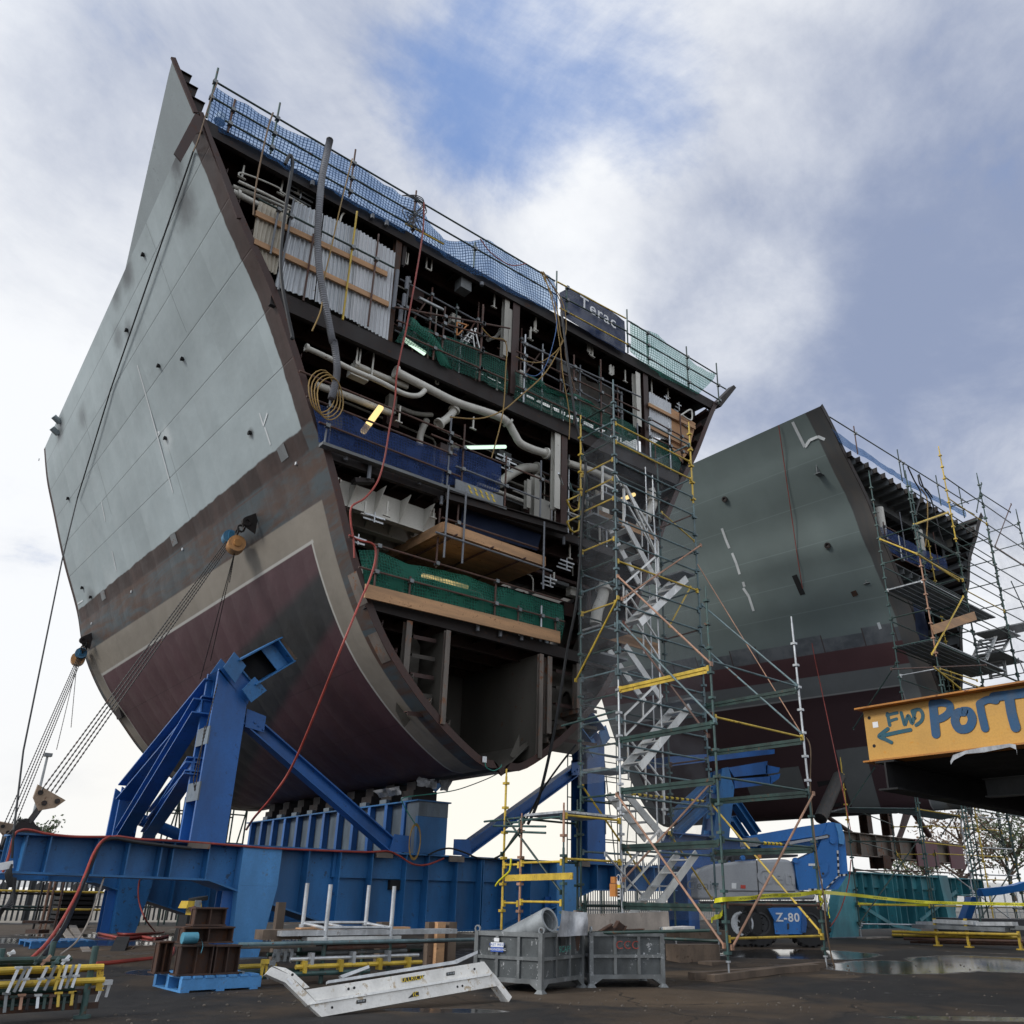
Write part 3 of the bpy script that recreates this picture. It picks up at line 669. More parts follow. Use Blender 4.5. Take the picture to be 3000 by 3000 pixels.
    mb.add([(xl + .02, YF + .3, 4.62), (X0 - .35, YF + .3, 3.99), (X0 + .35, YF + .3, 3.99), (xr - .02, YF + .3, 4.62), (xl + .02, YF + 3.1, 4.62), (X0 - .35, YF + 3.1, 3.99), (X0 + .35, YF + 3.1, 3.99), (xr - .02, YF + 3.1, 4.62)], [(0, 1, 5, 4), (1, 2, 6, 5), (2, 3, 7, 6)]); mb.build('tank_floor', 'tank_paint', T, smooth=False)
    mb = MB(); mb.prism([gY(rM(1350, 1395), YF + .4), gY(rM(1413, 1255), YF + .4), gY(rM(1413, 1340), YF + .4), gY(rM(1500, 1270), YF + .4), gY(rM(1500, 1330), YF + .4), gY(rM(1370, 1410), YF + .4)], (0, .02, 0)); mb.build('floor_web', 'tank_paint', T, smooth=False)
    for a, b in ((rM(680, 415), rM(640, 870)), (rM(1607, 640), rM(1595, 1250)), (rM(1800, 700), rM(1790, 1080))):
        P, Q = gY(a, YF + .1), gY(b, YF + .1); x = (P.x + Q.x) / 2
        mb = MB(); mb.ib((x, YF + .1, Q.z), (x, YF + .1, 6.78), .14, .16, .02, (0, 1, 0)); mb.build('column', 'light_rust', T, smooth=False)
    for sd, xx in ((-1, (rM(720, 600), rM(860, 1100))), (1, (rM(1630, 700), rM(1780, 1050)))):    # side tank web plates with lightening holes read as ovals
        a, b = gY(xx[0], YF + 1.), gY(xx[1], YF + 1.); x0, x1 = a.x - .5, b.x
        if sd < 0: x1 = min(x1, gY(rM(885, 1190), YF + .02).x - .18)
        mb = MB(); n = 20; cx, cz, rx, rz = (x0 + x1) / 2 - .15 * sd * -1, 5.9, .17, .34
        hole = [V((cx + rx * math.cos(q * 2 * math.pi / n), YF + .75, cz + rz * math.sin(q * 2 * math.pi / n))) for q in range(n)]
        def rim(q):
            an = q * 2 * math.pi / n; c, s_ = math.cos(an), math.sin(an); k = min((x1 - x0) / 2 / max(abs(c), 1e-6), 1.1 / max(abs(s_), 1e-6)); return V(((x0 + x1) / 2 + c * k, YF + .75, 5.75 + s_ * k))
        mb.add(hole + [rim(q) for q in range(n)], [(q, (q + 1) % n, n + (q + 1) % n, n + q) for q in range(n)]); mb.build('web_plate', 'tank_paint', T, smooth=False)
        for k in range(5):
            z = 4.9 + k * .42; mb = MB(); mb.bar((x0, YF + .35, z), (x1 + .1, YF + .35, z + .02), .16, .014); mb.bar((x0, YF + .27, z - .04), (x1 + .1, YF + .27, z - .02), .012, .09); mb.build('side_bracket', 'shaded_inner_paint' if k % 2 else 'brown_primer', T, smooth=False)
    # pipes
    def pipe(pts, r, Y, mat='cream_paint', fl=(), n=6):
        P = curve([gY(p, Y if not isinstance(Y, (list, tuple)) else Y[i]) for i, p in enumerate(pts)], n); mb = MB(); mb.sweep(P, r, 12); o = mb.build('pipe', mat, T)
        for k in fl:
            q = P[min(int(k * (len(P) - 1)), len(P) - 2)]; d = (P[min(int(k * (len(P) - 1)), len(P) - 2) + 1] - q).normalized(); m = MB(); m.ring(q - d * .03, q + d * .03, r * 1.5, r * .98, 14); m.build('flange', mat, o)
        return o
    pipe([rC(695, 365), rC(860, 450), rC(1040, 540), rC(1240, 605), rC(1320, 645), rC(1365, 715), rC(1400, 770), rC(1470, 805), rC(1555, 830)], .105, YF + .15, fl=(.0, .53, .99))
    pipe([rC(1665, 880), rC(1800, 925), rC(1932, 985)], .1, YF + .5); pipe([rC(190, 230), rC(330, 295), rC(450, 355), rC(600, 420), rC(740, 490), rC(820, 500), rC(860, 470)], .062, YF + .1, fl=(0.,))
    pipe([rC(465, 325), rC(600, 385), rC(760, 450)], .075, YF + .35, fl=(0.,)); pipe([rC(240, 440), rC(440, 510), rC(600, 575), rC(670, 600)], .085, YF + .7); pipe([rC(1280, 1000), rC(1340, 950), rC(1420, 910), rC(1500, 915)], .125, YF + .8, fl=(.95,))
    pipe([rC(940, 660), rC(985, 630), rC(1020, 590), rC(1040, 545)], .1, YF + .3, fl=(.05, .75)); pipe([rC(830, 790), rC(835, 720), rC(870, 640)], .085, YF + 1.); pipe([rC(700, 560), rC(800, 600), rC(900, 610)], .06, YF + 1.2)
    pipe([rC(40, 80), rC(70, 120), rC(95, 160)], .06, YF + .2); pipe([rC(340, 960), rC(380, 990)], .06, YF + .2)
    pipe([rB(440, 835), rB(640, 915), rB(830, 1000), rB(1030, 1105)], .05, YF + .35); pipe([rB(480, 800), rB(670, 890), rB(880, 1000), rB(1040, 1100)], .035, YF + .2)
    pipe([rB(440, 875), rB(530, 920), rB(625, 970)], .075, YF + .25, fl=(.3,)); pipe([rB(480, 760), rB(500, 740), rB(640, 790), rB(770, 850), rB(790, 880), rB(960, 980)], .02, YF + .15); pipe([rB(1180, 1140), rB(1195, 1090), rB(1215, 1035), rB(1245, 1015)], .025, YF + .15)
    pipe([rB(1080, 1100), rB(1180, 1135)], .025, YF + .15); pipe([rJ(975, 560), rJ(1000, 640), rJ(980, 710), rJ(920, 800), rJ(890, 860)], .14, YF + .25, fl=(.3, .7)); pipe([rJ(655, 1230), rJ(640, 1330), rJ(605, 1420), rJ(590, 1520)], .16, YF + .3, fl=(.2,))
    pipe([rJ(660, 480), rJ(720, 500), rJ(740, 530)], .1, YF + .5); pipe([rD(1490, 1110), rD(1545, 1075), rD(1560, 1090), rD(1555, 1140), rD(1500, 1110)], .03, YF - .02); pipe([rD(1290, 1030), rD(1430, 1110), rD(1545, 1190)], .035, YF + .02)
    pipe([rC(1220, 180), rC(1260, 170), rC(1290, 130)], .05, YF + .6, 'inner_paint', (.0, .95))
    # service runs crowded behind the openings
    rnd = random.Random(4)
    for za, zb, xa, xb in ((13.7, 16.2, 9.6, 18.2), (10.5, 12.9, 6.9, 17.2), (10.9, 12.9, 6.9, 17.0), (7.5, 9.8, 8.0, 16.2), (14.9, 16.3, 4.8, 18.6)):
        for k in range(11):
            y = YF + rnd.uniform(.5, 2.6); z = rnd.uniform(za, zb); x0 = rnd.uniform(xa, xb - 1.5); L = rnd.uniform(.8, 4.); x1 = min(xb, x0 + L); r = rnd.choice((.02, .03, .03, .045, .06)); mb = MB()
            P = [V((x0, y, z)), V((x1 - .3, y, z + .01)), V((x1 - .08, y, z)), V((x1, y, z - .10)), V((x1, y, max(za - .3, z - rnd.uniform(.3, 1.8))))] if k % 3 else [V((x0, y, z)), V((x0 + .02, y, z - rnd.uniform(.5, 1.6)))]
            mb.sweep(P, r, 8); mb.build('pipe', rnd.choice(('cream_paint', 'cream_paint', 'inner_paint', 'galv_dark', 'brown_primer', 'lagging')), T)
        for k in range(7):
            c = V((rnd.uniform(xa, xb), YF + rnd.uniform(.4, 2.2), rnd.uniform(za, zb))); mb = MB(); mb.box(c, (rnd.uniform(.15, .5), .2, rnd.uniform(.15, .6))); mb.build('service_box', rnd.choice(('inner_paint', 'grey_primer', 'cream_paint', 'brown_primer')), T, smooth=False)
    # ladder like hangers and cable trays below the decks
    for p, hgt, wd in ((rB(520, 690), 90, 14), (rB(795, 790), 110, 14), (rB(915, 800), 100, 14), (rB(1665, 1300), 90, 18), (rB(1815, 1320), 110, 40), (rD(320, 350), 110, 12), (rD(580, 495), 110, 12), (rD(548, 555), 110, 14), (rD(905, 620), 130, 26), (rD(935, 640), 150, 14),
                       (rD(1050, 790), 80, 30), (rD(1140, 825), 110, 10), (rD(1408, 940), 90, 10), (rD(1305, 880), 140, 12), (rC(480, 230), 110, 20), (rC(575, 230), 200, 16), (rC(925, 370), 80, 20), (rC(720, 560), 110, 12), (rC(1135, 620), 90, 10), (rC(525, 1100), 80, 12), (rC(650, 1100), 90, 12), (rC(910, 1140), 60, 12),
                       (rC(1905, 330), 80, 26), (rC(1790, 200), 110, 26), (rC(1680, 1330), 120, 12), (rC(1590, 1500), 60, 12), (rC(1480, 80), 90, 12), (rC(1455, 130), 80, 12)):
        P = gY(p, YF + .25); s = .00395
        mb = MB(); w = wd * s; hh = hgt * s; P = P + V((0, 0, 0))
        mb.bar(P, P - V((0, 0, hh)), .035, .035, (0, 1, 0))
        if wd > 16:
            mb.bar(P + V((w, 0, 0)), P + V((w, 0, -hh)), .03, .03, (0, 1, 0)); mb.bar(P + V((0, 0, -hh)), P + V((w, 0, -hh)), .03, .03)
        else: mb.bar(P + V((-.09, 0, -hh)), P + V((.09, 0, -hh)), .05, .02)
        mb.build('hanger', 'cream_paint', T, smooth=False)
    for p, n, l in ((rB(840, 820), 3, 150), (rC(1270, 830), 2, 110), (rC(1300, 860), 3, 110), (rJ(340, 1060), 3, 120), (rJ(230, 1180), 3, 100), (rD(1385, 990), 3, 55), (rD(1465, 1035), 3, 55), (rC(520, 1165), 2, 120), (rC(440, 1295), 2, 90)):
        P = gY(p, YF + .22); mb = MB()
        for k in range(n): mb.bar(P + V((0, .07 * k, -.075 * k)), P + V((l * .0042, .07 * k, -.075 * k)), .02, .04)
        mb.bar(P + V((l * .002, 0, .1)), P + V((l * .002, 0, -.075 * n)), .025, .025, (0, 1, 0)); mb.build('cable_tray', 'galv', T, smooth=False)
    # white girders under the third deck
    for x0, x1, y, zc in ((7.1, 9.7, YF + .5, 9.45), (7.3, 9.8, YF + 1.2, 9.4), (7.3, 9.9, YF + 2.0, 9.4)):
        mb = MB(); mb.bar((x0, y, zc), (x1, y, zc), .014, .62); mb.bar((x0, y, zc - .31), (x1, y, zc - .31), .2, .016); mb.build('girder', 'cream_paint', T, smooth=False)
        for k in range(4):
            x = lerp(x0, x1, (k + .5) / 4); mb = MB(); mb.prism([(x, y - .45, zc + .3), (x, y, zc + .3), (x, y, zc - .3)], (.014, 0, 0)); mb.build('knee_plate', 'cream_paint', T, smooth=False)
    # duct
    mb = MB(); mb.box(gY(rC(640, 960), YF + .6), (.5, .3, .22)); mb.build('duct', 'rust_steel', T, smooth=False)
    mb = MB(); mb.box(gY(rD(122, 300), YF + .3), (.34, .3, .34)); mb.box(gY(rD(122, 268), YF + .3), (.28, .24, .04)); mb.build('junction_box', 'grey_primer', T, smooth=False)
    mb = MB(); a = gY(rB(345, 380), YF + .9); mb.tube(a, a + V((.02, 0, .2)), .13, 14, .12); mb.tube(a + V((.02, 0, .2)), a + V((.02, 0, .25)), .09, 14, .06); mb.build('vent_cowl', 'white_paint', T)
    # short lagged pipe stubs hanging below the deck edges
    for p, h, r in ((rB(1005, 800), .13, .05), (rB(1430, 1035), .13, .05), (rB(1530, 1085), .13, .05), (rB(1605, 1430), 1.15, .05), (rB(1675, 1480), .38, .05), (rB(1655, 1600), .38, .05), (rB(1635, 1690), .6, .05), (rC(725, 0), .45, .05), (rD(240, 275), .1, .055), (rC(550, 890), .36, .045), (rC(830, 985), .1, .045), (rC(955, 1070), .22, .04),
                    (rM(1137, 520), .16, .045), (rM(1287, 560), .16, .045), (rM(1428, 590), .14, .045), (rC(1645, 1300), .22, .04), (rC(415, 840), .12, .05)):
        q = gY(p, YF - .04); mb = MB(); mb.tube(q, q - V((0, 0, h)), r, 10); mb.build('pipe_stub', 'lagging', T)
    for a, b in (((rC(1200, 1110)), (rC(1310, 1145))), (rC(510, 850), rC(600, 890)), (rJ(250, 815), rJ(345, 845))):
        mb = MB(); mb.tube(gY(a, YF - .06), gY(b, YF - .06), .05, 10); mb.build('pipe_stub', 'lagging', T)
    for p in ((500, 1000), (960, 1100)):
        q = gY(rC(*p), YF + .1); mb = MB(); mb.bar(q + V((-.2, 0, 0)), q + V((.25, 0, .14)), .2, .1); mb.build('wedge_block', 'dark_primer', T, smooth=False)
    # right hand flare: plate and stiffeners seen from below
    mb = MB(); a, b = gY(rD(1840, 935), YF - .03), gY(rD(1745, 1055), YF - .03); mb.prism([a, a + V((-.14, 0, .05)), b + V((-.32, 0, .0)), b], (0, .25, 0)); mb.build('bulwark', 'dark_primer', T, smooth=False)
    # tank edge bits and loops
    mb = MB(); mb.box(gY(rG(1738, 60), YF - .06), (.11, .01, .13)); mb.build('tag_plate', 'label_white', T, smooth=False)
    mb = MB(); mb.sweep(curve([gY(rM(*p), YF - .1) for p in ((1185, 1440), (1195, 1475), (1240, 1495), (1285, 1475), (1293, 1455))]), .012); mb.build('earth_strap', 'green_cable', T)
    for a, b, mt in ((rM(300, 180), rM(375, 390), 'light_rust'), (rM(435, 580), rM(530, 770), 'light_rust')):
        t1, v1 = H.uv(a); t2, v2 = H.uv(b)
        n = 6; mb = MB(); w = .012
        for k in range(n + 1):
            t, v = lerp(t1, t2, k / n), lerp(v1, v2, k / n); mb.v += [H.P(t - w, v, -1, .008), H.P(t + w, v, -1, .008)]
        for k in range(n): mb.f.append((2 * k, 2 * k + 1, 2 * k + 3, 2 * k + 2))
        mb.build('primer_patch', mt, T, smooth=False)
    # marks on the grey side: tape strips, lifting eyes, stubs
    def strip(pts, w, mat, nm):
        pts = [H.at(p, .008) for p in pts]; mb = MB()
        for i in range(len(pts) - 1):
            d = (pts[i + 1] - pts[i]).normalized(); n = V((-1, -.1, -.3)).normalized(); sdv = d.cross(n).normalized() * w / 2
            mb.add([pts[i] - sdv, pts[i] + sdv, pts[i + 1] + sdv, pts[i + 1] - sdv], [(0, 1, 2, 3)])
        return mb.build(nm, mat, T, smooth=False)
    for pts in ([rE(850, 0), rE(980, 470)], [rE(1500, 100), rE(1533, 200)], [rE(1470, 20), rE(1492, 90), rE(1515, 20)], [rE(575, 520), rE(597, 630)], [rE(635, 800), rE(660, 915)], [(403, 1070), (440, 1200)], [rE(440, 1100), rE(470, 1080)]): strip(pts, .05, 'tape_white', 'tape_mark')
    strip([rE(895, 150), rE(905, 130), rE(893, 128)], .06, 'tape_white', 'tape_mark')
    for p in (rE(1420, 135), rE(470, 1010), rE(390, 505), (487, 1285), (268, 1750), rA(815, 1445), (467, 1073), (537, 1053), (374, 969)):
        q = H.at(p, .02); mb = MB(); R = Matrix.Rotation(math.radians(90), 3, 'Y'); mb.ring(q + V((-.05, 0, .0)), q + V((-.02, 0, 0)), .05, .025, 12); mb.bx(q + V((-.05, -.045, -.015)), q + V((.03, .045, .045))); mb.build('lifting_eye', 'black_steel', T, smooth=False)
    for p in (rE(340, 75), rE(330, 140)):
        q = H.at(p, .0); mb = MB(); mb.tube(q, q + V((-.22, -.05, .12)), .09, 12); mb.build('pipe_boss', 'hull_grey', T)
    for p in (rE(1035, 790), rE(745, 1030), rE(520, 1210), rE(1678, 305), rE(35, 580)):
        q = H.at(p, .012); mb = MB(); mb.box(q, (.03, .05, .07)); mb.build('paper_tag', 'label_white', T, smooth=False)
    for p, w, h in ((rE(1460, 640), .28, .6), (rE(525, 1305), .28, .6)):
        q = H.at(p, .02); mb = MB(); mb.prism([q + V((0, 0, .28)), q + V((-.30, 0, .05)), q + V((-.33, 0, -.12)), q + V((-.2, 0, -.2)), q + V((0, 0, -.28))], (0, .03, 0)); mb.ring(q + V((-.24, -.03, -.05)), q + V((-.24, .06, -.05)), .11, .05, 12); mb.build('pad_eye', 'dark_primer', T, smooth=False)
    for p in (rE(1600, 245), rE(985, 735), rE(585, 1050)):
        tt, vv = H.uv(p); mb = MB(); e, g = .011, .010
        mb.add([H.P(tt - e, vv - g, -1, .012), H.P(tt + e, vv - g, -1, .012), H.P(tt + e, vv + g, -1, .012), H.P(tt - e, vv + g, -1, .012)], [(0, 1, 2, 3)]); mb.build('insert_plate', 'grey_primer', T, smooth=False)
    t0, v0 = H.uv((325, 2055)); mb = MB(); q = H.P(.975, v0, -1, .03); mb.bar(q + V((-.02, 0, .45)), q + V((.42, 0, -.45)), .5, .12, (1, 0, 1)); mb.build('chafing_pad', 'dark_primer', T, smooth=False)
    return T
paint('hull_grey', (.30, .345, .36), .5, rust=.05, rcol=(.12, .125, .13), var=.14, scale=.7)
HULL_ONE = build_hull_one()
# ------------------------------------------------------------------ the blue cradles that carry the hull block
def build_cradle(name, label, Y, D, xs, zt, near=True, group=None):
    """a deep plate girder on two legs, with a column, a tilted saddle and a raking strut on each side"""
    T = thing('steel_cradle', label, 'cradle', (X0, Y + D / 2, ground_z(X0, Y)), group)
    xl, xr = 2.98, 2 * X0 - 2.98
    prof = [(xl, zt - .62), (6.4, zt - .66), (7.74, zt - 1.08), (8.91, zt - 1.42), (9.6, zt - 1.62), (2 * X0 - 9.6, zt - 1.62), (2 * X0 - 8.91, zt - 1.42), (2 * X0 - 7.74, zt - 1.08), (2 * X0 - 6.4, zt - .66), (xr, zt - .62)]
    mb = MB(); mb.bx((xl, Y, zt - .035), (xr, Y + D, zt)); mb.build('top_flange', 'blue_paint', T, smooth=False)
    mb = MB()
    for i in range(len(prof) - 1):
        a, b = prof[i], prof[i + 1]; mb.hexa([(a[0], Y, a[1] - .035), (b[0], Y, b[1] - .035), (b[0], Y + D, b[1] - .035), (a[0], Y + D, a[1] - .035)], [(a[0], Y, a[1]), (b[0], Y, b[1]), (b[0], Y + D, b[1]), (a[0], Y + D, a[1])])
    mb.build('bottom_flange', 'blue_paint', T, smooth=False)
    def zb(x): return pl([p[0] for p in prof], [p[1] for p in prof], x)
    for yw in (Y + .30, Y + D - .30):
        mb = MB(); mb.prism([(x, yw, z) for x, z in prof] + [(xr, yw, zt - .036), (xl, yw, zt - .036)], (0, .025, 0)); mb.build('web', 'blue_paint', T, smooth=False)
    for x in xs:
        if zt - zb(x) > 1.15:      # the deep middle has an upper shelf
            pass
        mb = MB(); mb.bx((x - .012, Y + .015, zb(x) + .002), (x + .012, Y + .298, zt - .037)); mb.build('stiffener', 'blue_paint', T, smooth=False)
    mb = MB(); mb.bx((9.1, Y + .21, zt - .56), (2 * X0 - 9.1, Y + .297, zt - .037)); mb.build('shelf_plate', 'blue_paint', T, smooth=False)
    mb = MB(); mb.bx((10.55, Y + .19, zt - .78), (10.95, Y + .296, zt - .58)); mb.build('web_opening', 'black_steel', T, smooth=False)
    for sd in (-1, 1):
        a, b = (7.02, 7.74) if sd < 0 else (2 * X0 - 7.74, 2 * X0 - 7.02); gz = ground_z(a, Y)
        mb = MB(); i1 = .1
        z1 = zb((a + b) / 2) + .2
        mb.hexa([(a + .02, Y - .02, gz + .03), (b - .15, Y - .02, gz + .03), (b - .15, Y + D + .02, gz + .03), (a + .02, Y + D + .02, gz + .03)], [(a - .03, Y - .02, z1), (b + .06, Y - .02, z1), (b + .06, Y + D + .02, z1), (a - .03, Y + D + .02, z1)])
        mb.bx((a - .03, Y - .02, z1 + .002), (b + .06, Y + .27, zt - .04)); mb.build('leg', 'light_blue_paint' if near else 'blue_paint', T, smooth=False)
        mb = MB(); mb.bx((a - .1, Y - .1, gz), (b + .0, Y + D + .1, gz + .028)); mb.build('base_plate', 'pale_steel', T, smooth=False)
        for k in range(2): mb = MB(); x = a - .22; mb.bx((x - .01, Y + .2 + k * .3, gz + .03), (a - .01, Y + .23 + k * .3, z1 - .1)); mb.build('leg_rib', 'royal_paint', T, smooth=False)
    def column(sd):
        X = lambda x: x if sd < 0 else 2 * X0 - x
        ztop = 5.6 if near else 5.0
        xa, xb = X(5.93), X(6.62); za, zc = zt + 3.42, zt + 2.78
        if not near:
            za, zc = zt + 1.74, zt + 1.40
            if sd < 0: xa, xb = 6.58, 7.15
        for y in (Y + .02, Y + .62):
            mb = MB(); mb.prism([(xa, y, zt + .002), (xb, y, zt + .002), (xb, y, zc), (xa, y, za)] if sd < 0 else [(xb, y, zt + .002), (xa, y, zt + .002), (xa, y, za), (xb, y, zc)], (0, .075, 0)); mb.build('column_plate', 'royal_paint', T, smooth=False)
        xm = (xa + xb) / 2
        mb = MB(); mb.bx((xm - .015, Y + .097, zt + .002), (xm + .015, Y + .618, (za + zc) / 2 - .1)); mb.build('column_web', 'royal_paint', T, smooth=False)
        for z in (zt + .95, zt + 2.05) if near else ():
            mb = MB(); xo = xa + .012 * -sd; mb.bx((min(xa, xo) - .004, Y + .0, z - .18), (max(xa, xo) + .012, Y + .66, z + .18)); mb.build('batten_plate', 'pale_steel', T, smooth=False)
        if not near and sd < 0: return
        # saddle: open box along the hull, tilted to its side
        dz = 0 if near else -.35
        pts = [V((X(x), 0, z + dz)) for x, z in ((6.22, 5.82), (6.97, 6.42), (7.42, 5.99), (6.72, 5.40))]
        L0, L1 = Y - .30, Y + 1.0
        for i in range(4):
            a, b = pts[i], pts[(i + 1) % 4]
            if i == 3: a, b = b, a
            d = (b - a).normalized(); nrm = V((d.z, 0, -d.x)) * .03
            e = d * (.10 if i in (0, 2) else -.035)
            q = [a - (d * .02 if i in (0, 2) else e), b + e, b + e + nrm, a - (d * .02 if i in (0, 2) else e) + nrm]
            mb = MB(); mb.prism([V((k.x, L0 + (.25 if i == 3 else 0), k.z)) for k in q], (0, L1 - L0, 0)); mb.build('saddle_plate', 'blue_paint', T, smooth=False)
        mb = MB(); mb.prism([V((k.x, Y + .25, k.z)) for k in pts], (0, .03, 0)); mb.build('saddle_web', 'black_steel', T, smooth=False)
        c1, c2 = pts[1] + (pts[2] - pts[1]) * .05, pts[1] + (pts[2] - pts[1]) * .95; c0, c3 = pts[1] + (pts[0] - pts[1]) * .35, pts[2] + (pts[3] - pts[2]) * .35
        mb = MB(); mb.prism([V((k.x, Y - .02, k.z)) for k in (c0, c1, c2, c3)], (0, .03, 0)); mb.build('saddle_plate', 'light_blue_paint', T, smooth=False)
        for quad in (((5.93, 5.6), (6.10, 5.96), (6.39, 5.72), (6.22, 5.32)), ((6.39, 5.21), (6.61, 5.52), (6.91, 5.28), (6.62, 4.98))):
            for yy in (-.22, .5): mb = MB(); mb.prism([(X(x), Y + yy, z + dz) for x, z in quad], (0, .03, 0)); mb.build('saddle_fin', 'blue_paint', T, smooth=False)
        mb = MB(); q = [V((X(x), Y + .02, z + dz)) for x, z in ((5.92, 5.58), (6.24, 5.78), (6.72, 5.36), (6.64, 4.98))]; mb.prism(q, (0, .6, 0)); mb.build('cap', 'royal_paint', T, smooth=False)
        pd = [pts[1] + (pts[1] - pts[0]).normalized() * .035, pts[2] + (pts[2] - pts[3]).normalized() * .035]
        mb = MB(); dn = (pts[1] - pts[0]).normalized() * .09; e = (pd[1] - pd[0]) * .05; mb.prism([V((k.x, Y - .2, k.z)) for k in (pd[0] + e, pd[0] + e + dn, pd[1] - e + dn, pd[1] - e)], (0, 1.1, 0)); mb.build('packing_timber', 'old_timber', T, smooth=False)
        # raking strut in the plane of the frame
        a, b = V((X(6.70), Y + .3, zt + 2.55)), V((X(10.62), Y + .3, zt + .10))
        mb = MB(); mb.ib(a, b, .30, .30, .03, (0, 1, 0) if False else (0, 0, 1)); mb.build('strut', 'royal_paint', T, smooth=False)
        mb = MB(); mb.prism([a + V((-.02 * -sd, -.17, .16)), a + V((.42 * -sd, -.17, .06)), a + V((.42 * -sd, -.17, -.28)), a + V((.0, -.17, -.22))], (0, .02, 0))
        for k in range(3): c = a + (b - a).normalized() * (.22 + .12 * k) + V((0, -.17, .02)); mb.tube(c, c - V((0, .03, 0)), .025, 8)
        mb.build('gusset', 'royal_paint', T, smooth=False)
        mb = MB(); mb.prism([b + V((.1 * sd, -.17, .3)), b + V((.35 * -sd, -.17, .28)), b + V((.35 * -sd, -.17, -.08)), b + V((.2 * sd, -.17, -.08))], (0, .02, 0)); mb.build('gusset', 'royal_paint', T, smooth=False)
    column(-1); column(1)
    return T
XS = [gY(p, 17.2).x for p in (rF(195, 620), rF(360, 650), rF(700, 650), rF(915, 700), rF(1145, 720), rF(1230, 720), rF(1482, 730), rG(495, 800), rG(722, 800), rG(945, 850), rG(1185, 850), rG(1345, 850), rG(1550, 850), rG(1735, 850), rH(30, 850), rH(200, 850), rH(380, 850))] + [16.9, 17.6, 18.4, 19.2, 20.0]
CR1 = build_cradle('steel_cradle', 'blue plate girder cradle carrying the near end of the large open hull block', 17.2, .95, XS, 2.2)
CR2 = build_cradle('steel_cradle', 'blue plate girder cradle farther back under the large hull block, beside the concrete plinth', 25.0, .95, [3.6, 4.4, 5.3, 6.2, 8.4, 9.4, 10.4, 11.4, 12.4, 13.4], 2.2, False)
# longitudinal raking members between the two frames
for a, b, w, m in ((rS(900, 600), rS(185, 1440), .42, 'royal_paint'), (rS(800, 740), rS(150, 1790), .34, 'royal_paint'), (rS(740, 1210), rS(350, 1800), .3, 'royal_paint'), (rS(720, 1240), rS(400, 1620), .26, 'royal_paint')):
    A, B = gY(a, 17.75), gY(b, 25.0); mb = MB(); mb.ib(A, B, w, w, .03); mb.build('brace', m, CR1, smooth=False)
for a, b in ((rS(310, 1660), rS(640, 1790)),):
    A, B = gY(a, 25.4), gY(b, 25.4); mb = MB(); mb.tube(A, B, .16, 12); mb.build('tube_brace', 'royal_paint', CR2)
# plinth of the far leg
one('concrete_plinth', 'low grey concrete plinth under the far cradle leg', 'plinth', MB().bx((6.85, 24.85, .2), (7.75, 26.1, ground_z(7, 25) + .02)) , 'concrete')

def keel_block():
    T = thing('keel_support', 'stiffened steel box of pale worn panels between blue girder and keel', 'support', (X0, 20, 2.2))
    xa, xb, ya, yb, z0, z1 = 11.13, 11.97, 17.35, 27.2, 2.203, 3.42
    mb = MB(); mb.bx((xa + .12, ya + .10, z0), (xb - .12, yb, z1 - .035)); mb.build('core', 'pale_steel', T, smooth=False)
    mb = MB(); mb.bx((xa - .06, ya - .05, z1 - .033), (xb + .06, yb + .1, z1)); mb.build('top_plate', 'blue_paint', T, smooth=False)
    mb = MB(); mb.bx((xa, ya, z0 + .01), (xb, ya + .098, z1 - .37)); mb.build('front_plate', 'blue_paint', T, smooth=False)
    mb = MB(); mb.bx((xa, ya - .01, z1 - .368), (xb, ya + .098, z1 - .037)); mb.build('front_panel', 'pale_steel', T, smooth=False)
    y = ya + .55
    while y < yb:
        mb = MB(); mb.bx((xa - .02, y, z0 + .005), (xa + .118, y + .03, z1 - .037)); mb.bx((xa - .05, y - .03, z0 + .005), (xa - .022, y + .1, z1 - .037)); mb.build('stiffener', 'royal_paint', T, smooth=False); y += .82
    mb = MB(); mb.bx((xa, ya + .1, z0 + .003), (xa + .117, ya + .5, z1 - .04)); mb.build('corner_post', 'pale_steel', T, smooth=False)
    y = ya + .4; k = 0
    while y < yb - .5:
        h = 3.93 - z1 - .03
        mb = MB(); mb.bx((xa + .08, y, z1 + .002), (xb - .08, y + .5, z1 + h * .55)); mb.bx((xa + .16, y + .05, z1 + h * .55 + .002), (xb - .16, y + .45, z1 + h)); mb.build('packing_block', 'dark_primer', T, smooth=False)
        mb = MB(); mb.bx((xa - .05, y + .02, z1 + .005), (xa + .06, y + .34, z1 + .10)); mb.build('clamp', 'pale_steel', T, smooth=False); y += 1.0; k += 1
    return T
keel_block()
def wrap(name, label, pts, Y, n=8):
    mb = MB(); a, b, c, d = [gY(p, Y) for p in pts]; rnd = random.Random(len(label))
    for i in range(n + 1):
        for j in range(4):
            p = a.lerp(b, i / n).lerp(d.lerp(c, i / n), j / 3); mb.v.append(p + V((0, rnd.uniform(-.06, .06), rnd.uniform(-.015, .015))))
    for i in range(n):
        for j in range(3): q = i * 4 + j; mb.f.append((q, q + 1, q + 5, q + 4))
    return one(name, label, 'plastic sheet', mb, 'plastic_wrap')
wrap('plastic_sheet', 'torn grey plastic sheet hanging left of the dark post above the pale box', [rG(1265, 185), rG(1393, 200), rG(1390, 270), rG(1262, 245)], 17.1)
wrap('plastic_sheet', 'crumpled grey plastic flap right of the dark post above the pale box', [rG(1425, 200), rG(1508, 205), rG(1480, 285), rG(1420, 275)], 17.1, 5)
wrap('plastic_sheet', 'long crumpled plastic bundle on top of the pale box', [rG(940, 285), rG(1140, 250), rG(1140, 310), rG(1000, 330)], 18.2)

